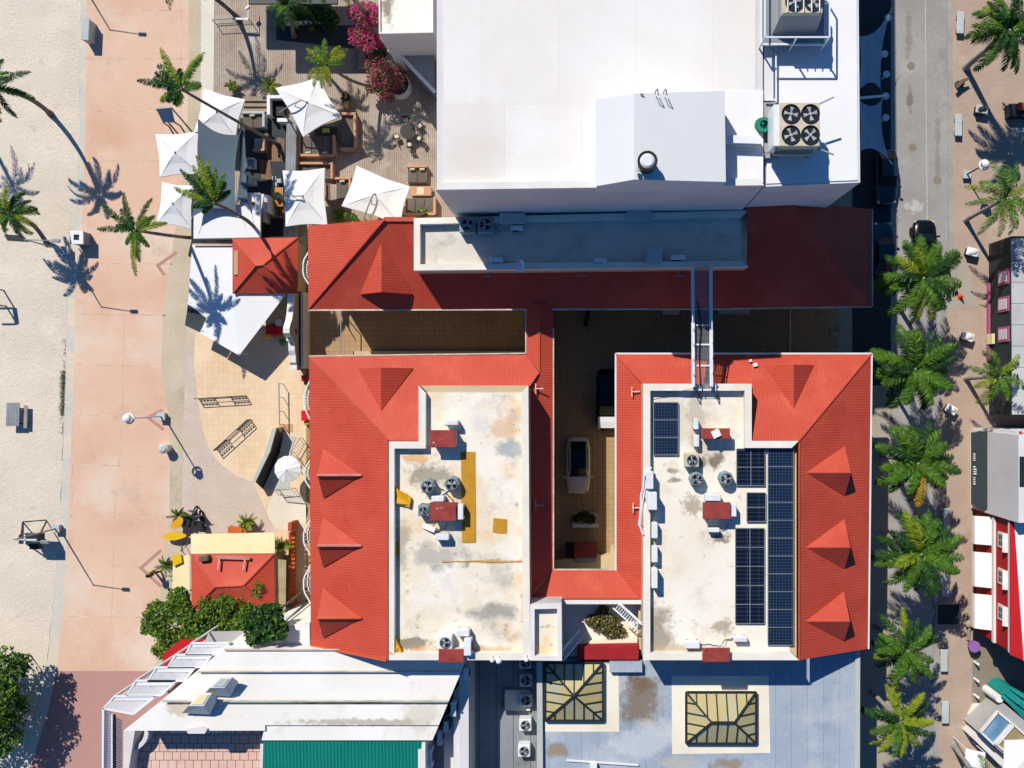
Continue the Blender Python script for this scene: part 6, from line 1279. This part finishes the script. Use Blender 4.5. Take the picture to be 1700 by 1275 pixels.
t = Thing('flag_rail', 'long thin grey rail running south to the sign wall', 'rail'); e = MB(); e.bar(P(463, 636, .9), P(464, 706, .9), .08, .06)
for y in (637, 660, 683, 705): p = P(463.5, y, .9); e.bar(p, (p.x, p.y, 0), .04)
t.part('rail', e, 'metal_grey'); t.done()
struct('terracotta_tile', MB().prect(464, 704, 486, 718, .03, 0), 'sofa_wicker')
for lb, px in (('folded barrier frame right of the sign wall', ((483, 752), (497, 728), (505, 738), (492, 762))), ('wire frame bench south of the round parasol', ((457, 814), (484, 812), (495, 825), (463, 822)))):
    e = MB(); q = [P(x, y, .8) for x, y in px]
    for i in range(4): e.bar(q[i], q[(i + 1) % 4], .05); e.bar(q[i], (q[i].x, q[i].y, 0), .04)
    for k in range(1, 6): e.bar(q[0].lerp(q[1], k / 6), q[3].lerp(q[2], k / 6), .03)
    one('wire_bench', lb, 'bench', e, 'metal_grey')
# street lamps
def lamp(label, bx, by, u, arm=2.1, dirn=0.0, round_=False, m='metal_grey', gp='arm street lamps along the promenade'):
    b = P(bx, by); h = u * HC; t = Thing('street_lamp', label, 'street lamp', gp, (b.x, b.y, 0)); e = MB(); e.tube([(b.x, b.y, 0), (b.x, b.y, h)], [.07, .045], 8); t.part('pole', e, m); e = MB(); e.box(b.x, b.y, 0, .42, .5, .5); e.box(b.x, b.y, .42, .5, .62, .62); t.part('base_block', e, 'concrete_bench')
    if round_:
        e = MB(); e.sph((b.x, b.y, h + .1), .32, 14, 8, .7); t.part('globe', e, 'metal_white', smooth=True); e = MB(); e.ring(b.x, b.y, h - .25, h - .15, .3, .42, 16); [e.bar((b.x, b.y, h - .5), (b.x + .36 * math.cos(a), b.y + .36 * math.sin(a), h - .2), .03) for a in (0, 1.57, 3.14, 4.71)]; t.part('bracket', e, 'metal_white')
    else:
        d = Vector((math.cos(dirn), math.sin(dirn), .12)); q = Vector((b.x, b.y, h - .05)); e = MB(); e.tube([q, q + d * arm * .5, q + d * arm], [.04, .035, .03], 6); t.part('arm', e, m)
        e = MB(); c = q + d * (arm + .25); e.bbox(c.x, c.y, c.z - .06, c.z + .06, .62, .26, dirn, .05); t.part('lamp_head', e, m)
    return t.done()
lamp('street lamp beside the white bin kiosk with its arm over the promenade', 113, 417, .078, 2.2, R(-3)); lamp('street lamp next to the dark lookout stand', 98, 876, .08, 2.2, R(-3)); lamp('street lamp beyond the top left edge, only its shadow seen', 127, -43, .078, 2.2, R(-3))
lamp('white globe lamp on the pale chevron paving mid promenade', 272, 691, .08, round_=True, m='metal_white', gp='round-headed lamps'); lamp('round-headed dark lamp on the brick pavement above the palm', 1601, 292, .052, round_=True, m='metal_dark', gp='round-headed lamps')
# beach furniture
t = Thing('bin_kiosk', 'white square bin kiosk with a dark square opening, on the sand edge', 'litter bin'); c = P(127, 394, 1.1); e = MB()
for a, b, w1, w2 in ((-.37, 0, .3, 1.05), (.37, 0, .3, 1.05), (0, .37, .45, .3), (0, -.37, .45, .3)): e.box(c.x + a, c.y + b, 1.0, 1.12, w1, w2)
t.part('lid', e, 'white_paint'); e = MB(); e.box(c.x + .02, c.y, 0, .99, .95, .95); t.part('body', e, 'granite'); e = MB(); e.box(c.x, c.y, .99, 1.03, .44, .44); t.part('opening', e, 'black_bag'); t.done()
t = Thing('picnic_table', 'dark grey picnic table with one bench on the sand', 'picnic table'); a = P(21, 688, .75); e = MB()
for k in range(5): e.box(a.x - .42 + .21 * k, a.y, .70, .75, .19, 1.85, R(-2))
t.part('tabletop', e, 'granite'); e = MB(); b_ = P(42, 692, .45); e.box(b_.x, b_.y, .4, .45, .3, 1.8, R(-2)); t.part('bench_seat', e, 'trunk_grey'); e = MB(); b2 = P(12, 690, .2); 
for s_ in (-.6, .6): e.bar((a.x - .5, a.y + s_, .35), (b_.x, b_.y + s_, .35), .08); e.bar((a.x, a.y + s_, 0), (a.x, a.y + s_, .7), .1); e.bar((b_.x, b_.y + s_, 0), (b_.x, b_.y + s_, .4), .08)
t.part('leg', e, 'metal_dark'); t.done()
t = Thing('grey_cabinet', 'plain grey cabinet on the kerb strip at the top left', 'cabinet'); c = P(141, 48, 1.0); e = MB(); e.bbox(c.x, c.y, .0, .95, .55, 1.65, R(-3), .04); t.part('body', e, 'kerb_grey'); e = MB(); e.bbox(c.x, c.y, .95, 1.0, .62, 1.75, R(-3), .03); t.part('lid', e, 'concrete_bench'); t.done()
t = Thing('info_board', 'tilted blue-grey information panel standing on the promenade', 'sign board'); e = MB(); q = [P(259, 180, 2.0), P(284, 178, 2.0), P(290, 203, 1.0), P(270, 203, 1.0)]
e.slab(q, .08); t.part('panel', e, 'glass_blue'); e = MB(); 
for s_ in (0, 1): e.bar(q[s_], (q[s_].x + .1, q[s_].y - .6, 0), .1); e.bar(q[3 - s_], (q[3 - s_].x, q[3 - s_].y, 0), .1)
e.bar(q[0], q[1], .12); t.part('frame', e, 'metal_grey'); t.done()
t = Thing('lookout_stand', 'dark boxy lookout seat with pale stripes on a metal frame over the sand', 'lookout stand')
z1, z0 = 1.9, 1.0; e = MB(); q = [P(31, 888, z1), P(62, 888, z1), P(62, 903, z1), P(31, 903, z1)]; e.prism([(p.x, p.y) for p in q], z1, z0); t.part('box', e, 'metal_dark')
e = MB(); e.bar(P(31, 896, z1 + .02), P(61, 896, z1 + .02), .1, .04); e.bar(P(41, 888, z1 + .02), P(41, 903, z1 + .02), .12, .04); e.bar(P(49, 911, z0), P(66, 909, z0), .12, .06); t.part('stripe', e, 'metal_white')
e = MB(); e.pp([(47, 903), (63, 903), (66, 912), (50, 912)], z0 + .1, z0 - .3); t.part('step', e, 'canvas_dark')
e = MB(); L4 = [P(38, 866, 0), P(78, 864, 0), P(72, 893, 0), P(40, 900, 0)]
for p, k in zip(L4, q): e.bar(p, k - Vector((0, 0, .3)), .09)
e.bar(P(38, 866, .1), P(76, 863, .1), .05); e.bar(P(38, 866, .1), P(38, 900, .1), .04); e.bar(L4[1], L4[2], .08); t.part('leg', e, 'metal_dark'); t.done()
for k, (dx, lb) in enumerate((('a', 'metal swing frame on the sand at the left edge'),)):
    t = Thing('frame_goal', lb, 'frame'); e = MB(); pts = [P(-18, 478, 1.7), P(-14, 505, 1.7)]
    for p in pts: e.bar((p.x, p.y, 0), p, .09); e.bar(p, (p.x - 1.2, p.y, 1.7), .09)
    e.bar(pts[0], pts[1], .35, .06); t.part('frame', e, 'metal_dark'); t.done()
t = Thing('stone_litter_bin', 'pale stone litter bin on the beige path south of the globe lamp', 'litter bin'); c = P(270, 745, .9); e = MB(); e.cyl(c.x, c.y, 0, .8, .32, .38, 8); t.part('body', e, 'wall_white'); e = MB(); e.cyl(c.x, c.y, .8, .95, .42, .2, 8); t.part('lid', e, 'concrete_bench'); t.done()
one('sand_shadow', 'dark sheet painted as a cast shadow on the sand beside the low coconut palm', 'board', MB().pp([(6, 389), (38, 391), (47, 401), (12, 399)], .1, .03), 'metal_dark')  # dark sheet painted as the shadow of something beyond the left edge
def board(label, px, py, L, rot, m, wd=.6, z=.5):
    c = P(px, py, z); t = Thing('paddle_board', label, 'paddle board', 'boards by the beach kiosk'); e = MB(); pts = []
    for k in range(24): a = k * math.pi / 12; x = L / 2 * math.cos(a); y = wd / 2 * math.sin(a) * (1 - .3 * max(0, -math.cos(a))); pts.append((c.x + x * math.cos(rot) - y * math.sin(rot), c.y + x * math.sin(rot) + y * math.cos(rot)))
    e.prism(pts, z + .06, z - .06); t.part('deck', e, m); e = MB(); e.box(c.x, c.y, 0, z - .06, .5, .3, rot); t.part('stand', e, 'metal_dark'); return t.done()
board('pointed yellow board lying beside the cream kiosk roof', 290, 890, 1.9, math.pi + .05, 'toy_yellow', .65, .6); board('short orange board on the stand below the spiky plant', 294, 868, 1.2, R(50), 'tarp_bright', .8, .9)
def scooter(label, px, py, rot, m='black_bag', s=1.0):
    c = P(px, py, .5); t = Thing('motor_scooter', label, 'motor scooter', 'scooters', (c.x, c.y, 0)); F = lambda x, y, z: Vector((c.x + (x * math.cos(rot) - y * math.sin(rot)) * s, c.y + (x * math.sin(rot) + y * math.cos(rot)) * s, z * s))
    for x in (-.6, .6):
        e = MB(); e.tube([F(x + .26 * math.cos(a), 0, .27 + .26 * math.sin(a)) for a in [k * math.pi / 6 for k in range(13)]], .06, 6); t.part('wheel', e, 'tyre')
    e = MB(); e.bar(F(-.8, 0, .55), F(-.1, 0, .55), .34 * s, .3 * s); e.bar(F(-.1, 0, .25), F(.4, 0, .25), .3 * s, .08); e.bar(F(.35, 0, .25), F(.55, 0, .95), .36 * s, .12); t.part('body', e, m)
    e = MB(); e.bar(F(-.75, 0, .75), F(-.05, 0, .75), .28 * s, .1); t.part('seat', e, 'metal_dark'); e = MB(); e.bar(F(.5, -.35, 1.0), F(.5, .35, 1.0), .05); e.bar(F(.5, 0, .9), F(.62, 0, .3), .05); t.part('handlebar', e, 'chrome'); return t.done()
scooter('black scooter with pale top nearest the orange board', 318, 858, R(70)); scooter('dark scooter parked right beside the other scooter', 334, 866, R(100)); scooter('dark scooter in the shadow under the northern eave', 975, 524, R(80))
table('dark low table between yellow board and black scooter', 300, 855, 322, 872, .7, 'table_dark'); one('folded_easel', 'folded wire easel at the left end of the cream kiosk roof', 'easel', (lambda e: (e.bar(P(300, 916, 1.0), P(325, 890, 1.6), .04), e.bar(P(300, 906, 1.0), P(310, 930, .8), .04), e.bar(P(322, 888, 1.6), P(330, 900, 1.4), .04), e.bar(P(300, 916, 1), P(306, 900, 0), .04), e)[-1])(MB()), 'metal_dark')
one('yellow_sign', 'bright yellow low sign at the corner of the cream side roof', 'sign', MB().pp([(286, 922), (300, 920), (302, 934), (287, 940)], 2.75, 2.6), 'toy_yellow')
table('orange planter bench behind the cream kiosk roof', 378, 874, 410, 886, .6, 'orange_paint')
# person by the chevron band
def person(label, px, py, rot):
    c = P(px, py, 0); me = MB(); t = Thing('person', label, 'person', None, (c.x, c.y, 0)); cr, sr = math.cos(rot), math.sin(rot)
    F = lambda x, y, z: Vector((c.x + x * cr - y * sr, c.y + x * sr + y * cr, z))
    vs = [(0, 0, .92), (0, 0, 1.15), (.02, 0, 1.38), (.03, 0, 1.48), (.05, 0, 1.60), (.05, 0, 1.72), (.02, .19, 1.38), (.02, -.19, 1.38), (.10, .26, 1.12), (-.08, -.26, 1.12), (.28, .24, .98), (.08, -.27, .9), (0, .1, .86), (0, -.1, .86), (.18, .11, .48), (-.12, -.11, .48), (.2, .11, .08), (-.32, -.11, .14), (.34, .11, .05), (-.2, -.11, .05), (.36, .23, .95), (.15, -.26, .84)]
    ed = [(0, 1), (1, 2), (2, 3), (3, 4), (4, 5), (2, 6), (2, 7), (6, 8), (7, 9), (8, 10), (9, 11), (0, 12), (0, 13), (12, 14), (13, 15), (14, 16), (15, 17), (16, 18), (17, 19), (10, 20), (11, 21)]
    rr = [.15, .14, .15, .06, .09, .085, .065, .065, .045, .045, .032, .032, .095, .095, .06, .06, .042, .042, .035, .035, .028, .028]
    m = bpy.data.meshes.new('person'); m.from_pydata([F(*v) - Vector((c.x, c.y, 0)) for v in vs], ed, []); o = bpy.data.objects.new('person', m); sc.collection.objects.link(o); o.location = (c.x, c.y, 0)
    md = o.modifiers.new('skin', 'SKIN'); md.use_smooth_shade = True
    for i, r in enumerate(rr): m.skin_vertices[0].data[i].radius = (r, r * (1.25 if i in (1, 2, 0) else 1))
    m.skin_vertices[0].data[0].use_root = True; o.modifiers.new('sub', 'SUBSURF').levels = 1; o.modifiers['sub'].render_levels = 2; m.materials.append(MATS['skin'])
    o['label'] = label; o['category'] = 'person'
    for nm, mt, fn in (('shirt', 'olive_cloth', lambda e: (e.tube([F(0, 0, .88), F(.0, 0, 1.1), F(.02, 0, 1.36), F(.03, 0, 1.44)], [.2, .19, .215, .09], 12), e.tube([F(.02, .17, 1.38), F(.08, .26, 1.18)], [.09, .07], 8), e.tube([F(.02, -.17, 1.38), F(-.05, -.26, 1.18)], [.09, .07], 8))),
                       ('trousers', 'dark_cloth', lambda e: (e.tube([F(0, .1, .9), F(.17, .11, .5), F(.2, .11, .1)], [.125, .09, .07], 10), e.tube([F(0, -.1, .9), F(-.11, -.11, .5), F(-.3, -.11, .16)], [.125, .09, .07], 10))),
                       ('hair', 'hair_black', lambda e: e.sph(F(.03, 0, 1.68), .125, 12, 8, .95))):
        e = MB(); fn(e); q = mesh_obj(nm, e, mt, (c.x, c.y, 0), True); q.parent = o
    return o
person('person with black hair and olive top standing by the chevron paving near the kiosk', 262, 948, R(-30))
# ---------------------------------------------------------------- vehicles
def car(label, px, py, rot, L, Wd, H, paint, top=None, suv=False, gp='parked cars', hood=None, pz=.9):
    c = P(px, py, pz); t = Thing('parked_car', label, 'car', gp, (c.x, c.y, .05)); cr, sr = math.cos(rot), math.sin(rot); F = lambda x, y, z: (c.x + x * cr - y * sr, c.y + x * sr + y * cr, z)
    # x forward. stations: (x/L, half width factor, shoulder z)
    st = [(-.5, .52, .5), (-.485, .72, .66), (-.44, .88, .82 if not suv else .95), (-.3, .985, .90 if not suv else 1.0), (-.1, 1, .92 if not suv else 1.02), (.1, 1, .92 if not suv else 1.02), (.25, .985, .88 if not suv else .99), (.36, .95, .80 if not suv else .93), (.44, .84, .70 if not suv else .85), (.48, .68, .60 if not suv else .72), (.5, .48, .5)]
    def loft(stn, f0=0, f1=None):
        e = MB(); vs = []
        for x, wf, zs in stn:
            hw = Wd / 2 * wf
            for y, z in ((-.9, .22), (-1, .42), (-1.0, zs - .12), (-.9, zs), (-.5, zs + .03), (0, zs + .045), (.5, zs + .03), (.9, zs), (1.0, zs - .12), (1, .42), (.9, .22)): vs.append(F(x * L, y * hw, max(.2, z)))
        k = 11; n = len(stn); fs = [(i * k + j, i * k + (j + 1) % k, (i + 1) * k + (j + 1) % k, (i + 1) * k + j) for i in range(n - 1) for j in range(k)]; fs += [tuple(reversed(range(k))), tuple(range((n - 1) * k, n * k))]; e.add(vs, [tuple(reversed(f)) for f in fs]); return e
    t.part('body', loft(st), paint, smooth=True)
    x0, x1, x2, x3 = (-.46, -.40, .10, .25) if suv else (-.42, -.27, .04, .20)
    zs = 1.0 if suv else .90; g_ = [(x0, .68, zs), (x1, .66, H), (x2, .67, H), (x3, .78, zs - .02)]
    e = MB(); vs = []
    for x, wf, z in g_:
        hw = Wd / 2 * wf; hb = Wd / 2 * (.84 if x in (x1, x2) else .76)
        vs += [F(x * L, -hb, zs - .05), F(x * L, -hw, z), F(x * L, 0, z + .03), F(x * L, hw, z), F(x * L, hb, zs - .05)]
    fs = [(i * 5 + j, i * 5 + j + 1, i * 5 + j + 6, i * 5 + j + 5) for i in range(3) for j in range(4)]; e.add(vs, fs); t.part('window_glass', e, 'glass_dark')
    e = MB(); hw = Wd / 2 * .64; e.add([F(a * L, b * hw, H + .02 + (.03 if abs(b) < .5 else 0)) for a in (x1 + .01, (x1 + x2) / 2, x2 - .01) for b in (-1, -.33, .33, 1)], [(i * 4 + j, i * 4 + j + 1, i * 4 + j + 5, i * 4 + j + 4) for i in range(2) for j in range(3)]); t.part('roof_panel', e, top or paint)
    e = MB()
    for s_ in (-1, 1): e.bar(F(x2 * L, s_ * Wd / 2 * .67, H), F(x3 * L, s_ * Wd / 2 * .79, zs), .07); e.bar(F(x1 * L, s_ * Wd / 2 * .66, H), F(x0 * L, s_ * Wd / 2 * .7, zs), .08); e.bar(F(x1 * L, s_ * Wd / 2 * .67, H + .01), F(x2 * L, s_ * Wd / 2 * .67, H + .01), .06)
    t.part('pillar', e, paint)
    for s_ in (-1, 1):
        e = MB(); q = F(.2 * L, s_ * (Wd / 2 + .1), .95); e.bbox(q[0], q[1], .88, 1.02, .14, .24, rot, .04); t.part('mirror', e, paint)
        e = MB(); e.bar(F(.475 * L, s_ * Wd * .30, .62), F(.44 * L, s_ * Wd * .41, .70), .2, .12); t.part('headlight', e, 'lamp_glass')
        for xw_ in (-.3, .31):
            e = MB(); a = Vector(F(xw_ * L, s_ * (Wd / 2 - .2), .33)); b = Vector(F(xw_ * L, s_ * (Wd / 2 - .0), .33)); e.tube([a, b], .32, 14); t.part('wheel', e, 'tyre')
    if hood:
        e = MB(); e.add([F(a * L, b * Wd / 2, z) for a, z in ((.27, zs + .03), (.36, .995 if suv else .87), (.45, .90 if suv else .72)) for b in (-.86, -.3, .3, .86)], [(i * 4 + j, i * 4 + j + 1, i * 4 + j + 5, i * 4 + j + 4) for i in range(2) for j in range(3)]); t.part('bonnet', e, hood)
    return t.done()
D = R(-90)
car('champagne sedan parked nose south in the shaded courtyard', 960, 773, D, 4.55, 1.9, 1.42, 'car_champagne', 'car_black')
car('black pick-up with a white bonnet half under the red eave', 1009, 664, D, 4.9, 1.8, 1.6, 'car_black', suv=True, hood='car_white')
car('glossy black car on the road half hidden by palm fronds', 1536, 412, R(90), 4.6, 1.85, 1.5, 'car_black', suv=True)
car('navy car in deep shade at the foot of the shade sails', 1473, 292, D, 4.4, 1.75, 1.45, 'car_navy')
car('dark car in the parking lane beside the dark red hip roof', 1468, 412, R(90), 4.3, 1.7, 1.45, 'car_navy')
# street things
def bench(label, px, py, rot=0, L=1.75):
    c = P(px, py, .6); t = Thing('concrete_bench', label, 'bench', 'pale concrete benches on the brick pavement'); e = MB(); e.bbox(c.x, c.y, .48, .6, .55, L, rot, .04); t.part('seat', e, 'concrete_bench')
    for s_ in (-1, 1): e = MB(); e.box(c.x - s_ * .3 * L * math.sin(rot), c.y + s_ * .3 * L * math.cos(rot), .13, .48, .42, .3, rot); t.part('leg', e, 'granite')
    return t.done()
bench('topmost pale concrete bench beside the road kerb', 1595, 37, R(-2)); bench('second pale concrete bench above the dark lamp', 1592, 207, R(-1)); bench('pale concrete bench below the browning palm', 1572, 862); bench('pale concrete bench just above the tree pit', 1570, 972); bench('pale concrete bench beside the small yellow-green palm', 1568, 1097); bench('lowest pale concrete bench near the bottom edge', 1570, 1183)
def bin_(label, px, py, rot, m='white_paint', L=.9):
    c = P(px, py, .8); t = Thing('litter_bin', label, 'litter bin', 'litter bins on the brick pavement'); e = MB(); e.box(c.x, c.y, .13, .7, L * .8, .55, rot); t.part('body', e, 'metal_dark'); e = MB(); e.bbox(c.x, c.y, .7, .8, L, .65, rot, .06); t.part('lid', e, m); e = MB(); e.sph((c.x + .1, c.y + .05, .82), .26, 9, 6, .5); e.sph((c.x - .16, c.y - .04, .8), .22, 8, 5, .5); t.part('bag', e, 'trim_white' if m == 'white_paint' else 'metal_dark'); return t.done()
bin_('white-lidded bin beside the palm over the black car', 1615, 418, R(-15)); bin_('white-lidded bin level with the lowest pink window', 1608, 559, R(-20)); bin_('white-lidded bin below the yellow-green palm', 1580, 680, R(-30)); bin_('white-striped slatted bin in the top palm shadow', 1631, 181, R(-10), 'roof_tin_grey', .95)
t = Thing('traffic_cone', 'bright orange traffic cone on the grey paving band', 'traffic cone'); c = P(1596, 492, .4); e = MB(); e.cyl(c.x, c.y, .16, .8, .17, .03, 14); t.part('cone', e, 'cone_orange'); e = MB(); e.bbox(c.x, c.y, .13, .17, .42, .42, .3, .03); t.part('base', e, 'cone_orange'); t.done()
for k, (y, lb) in enumerate(((1103, 'northernmost'), (1131, 'middle'), (1158, 'southernmost'))):
    t = Thing('bollard', '%s of three white bollards along the side street' % lb, 'bollard', 'white bollards'); c = P(1624, y, .8); e = MB(); e.cyl(c.x, c.y, .13, .78, .1, .09, 12); t.part('post', e, 'white_paint'); e = MB(); e.sph((c.x, c.y, .8), .11, 10, 6, .7); t.part('cap', e, 'white_paint'); t.done()
t = Thing('purple_planter', 'purple planter on a straw-coloured stand at the end of the red house', 'planter'); c = P(1617, 1073, 1.0); e = MB(); e.cyl(c.x, c.y, .5, 1.1, .3, .48, 8); t.part('bowl', e, 'purple'); e = MB(); e.bar((c.x - .15, c.y + .3, .3), P(1610, 1036, .6), .18, .1); e.sph(P(1609, 1036, .6), .3, 8, 6, .6); t.part('stand', e, 'straw'); t.done()
t = Thing('tree_pit', 'square dark tree pit in the brick pavement', 'tree pit'); e = MB(); e.prect(1556, 1003, 1592, 1037, .17, .0); t.part('soil', e, 'asphalt_dark'); e = MB()
for a, b in (((1555, 1002), (1593, 1002)), ((1593, 1002), (1593, 1038)), ((1593, 1038), (1555, 1038)), ((1555, 1038), (1555, 1002))): e.bar(P(*a, .2), P(*b, .2), .1, .12)
t.part('kerb', e, 'kerb_stone'); t.done()
t = Thing('folded_bench', 'dark maroon angular seat by the trunk of the top right palm', 'bench'); e = MB(); e.slab([P(1586, 142, .75), P(1596, 132, .75), P(1608, 128, .75), P(1610, 131, .75), P(1598, 139, .75), P(1589, 147, .75)], .1); t.part('seat', e, 'brown_panel'); e = MB(); e.prect(1590, 134, 1602, 140, .65, .13); t.part('base', e, 'metal_dark'); t.done()
t = Thing('red_scooter_box', 'red-topped dark cabinet at the right edge by the palm shadow', 'cabinet'); e = MB(); e.prect(1692, 170, 1712, 182, 1.2, .13); t.part('top', e, 'hatch_red'); e = MB(); e.prect(1676, 172, 1712, 193, .9, .13); t.part('body', e, 'metal_dark'); e = MB(); e.bar(P(1678, 221, 1.2), P(1700, 215, 1.2), .12, .06); t.part('white_bar', e, 'metal_white'); t.done()
G_ = 'street shade sails in the building shadow'
sail('upper grey-blue shade sail beside the white building, in shadow', [(1424, 60), (1476, 24), (1462, 148), (1424, 152)], (4.6, 4.0, 4.0, 4.6), 'roof_blue', .12, grp=G_); sail('lower grey-blue shade sail beside the white building, in shadow', [(1424, 164), (1464, 166), (1475, 264), (1424, 252)], (4.6, 4.0, 4.0, 4.6), 'roof_blue', .12, grp=G_)
for k, (x, y) in enumerate(((1475, 29), (1469, 89), (1472, 123), (1471, 159), (1471, 195))):
    t = Thing('round_post', '%s round-topped post counting down the line beside the shade sails' % ('first', 'second', 'third', 'fourth', 'fifth')[k], 'post', 'round-topped posts by the shade sails'); c = P(x, y, 1.0); e = MB(); e.cyl(c.x, c.y, .04, .9, .08, n=10); t.part('pole', e, 'metal_white'); e = MB(); e.cyl(c.x, c.y, .9, 1.0, .27, n=16); t.part('disc', e, 'metal_white'); t.done()
one('sail_strut', 'pale horizontal strut between the two street shade sails', 'strut', (lambda e: (e.bar(P(1424, 163, 4.7), P(1468, 159, 4.2), .16, .1), e.bar(P(1468, 159, 4.2), P(1470, 159, 0), .1), e)[-1])(MB()), 'metal_white')
for x, y in ((1512, 110), (1556, 300), (1515, 245)):
    c = P(x, y); struct('manhole_cover', (lambda m_: (m_.cyl(c.x, c.y, 0, .048, .32, n=20), m_)[-1])(MB()), 'asphalt_brown')
# courtyard things
t = Thing('stone_planter', 'long pale planter trough behind the sedan', 'planter'); e = MB(); e.prect(951, 852, 993, 874, .5, 0); t.part('trough', e, 'wall_cream'); e = MB(); e.prect(950, 870, 994, 876, .55, .3); t.part('front_edge', e, 'trim_white'); t.done()
t = Thing('maroon_container', 'maroon lidded container at the south end of the courtyard', 'container'); e = MB(); e.prect(953, 900, 991, 926, 1.3, 1.15); t.part('lid', e, 'hatch_red'); e = MB(); e.prect(955, 902, 990, 934, 1.14, 0); t.part('body', e, 'metal_grey'); t.done()
one('black_bin', 'black wheeled bin left of the maroon container', 'bin', MB().prect(938, 904, 951, 922, 1.0, 0), 'black_bag')
one('court_wall', 'low pale angled wall closing the south end of the courtyard', 'wall', MB().pp([(920, 930), (1012, 921), (1014, 908), (1020, 908), (1022, 944), (920, 944)], .9, 0), 'wall_cream')
one('passage_ledge', 'pale ledge along the foot of the wall in the western passage', 'ledge', MB().prect(585, 583, 870, 590, .8, 0), 'wall_cream')
one('passage_gate', 'thin white gate bar across the shaded passage', 'gate', (lambda e: (e.bar(P(1312, 515, 1.2), P(1312, 584, 1.2), .08, .05), e.bar(P(1312, 515, .1), P(1312, 584, .1), .06, .05), [e.bar(P(1312, y, 0), P(1312, y, 1.2), .05) for y in (516, 530, 545, 560, 583)], e)[-1])(MB()), 'trim_white')
for k, (x0, x1, lb) in enumerate(((1100, 1128, 'short pale sill beneath the northern eave'), (1192, 1246, 'long pale sill beneath the northern eave by the cable bridge'))):
    one('window_awning', lb, 'awning', MB().slab([P(x0, 514, 3.2), P(x1, 514, 3.2), P(x1 - 1, 522, 2.8), P(x0 + 1, 522, 2.8)], .06), 'gutter_pale')
t = Thing('hand_cart', 'pale seat-like cart in the dark passage beside the street', 'cart'); c = P(1388, 554, .7); e = MB(); e.bbox(c.x, c.y, .5, .62, .8, .5, R(15), .08); t.part('tray', e, 'straw'); e = MB(); e.bbox(c.x - .35, c.y + .2, .4, .9, .12, .5, R(30), .04); t.part('back', e, 'metal_grey')
for s_ in (-.3, .3): e = MB(); e.cyl(c.x + s_, c.y - .1, .03, .5, .05); t.part('leg', e, 'metal_dark')
t.done()
one('yard_post', 'thin pale post line crossing the sunlit end of the western passage', 'post', (lambda e: (e.bar(P(566, 517, 2.0), P(566, 592, 2.0), .07, .07), e.bar(P(566, 517, 2), P(566, 517, 0), .06), e)[-1])(MB()), 'metal_grey')
t = Thing('wall_lights', 'small white box on the northern slope of the solar building', 'roof vent'); p = onplane(1253, 606, gN); e = MB(); e.bbox(p.x, p.y, p.z - .1, p.z + .25, .3, .25, .2, .03); t.part('box', e, 'white_paint'); e = MB(); e.bbox(p.x - .3, p.y + .3, p.z - .2, p.z + .15, .18, .18, .2, .03); t.part('cap', e, 'white_paint'); t.done()
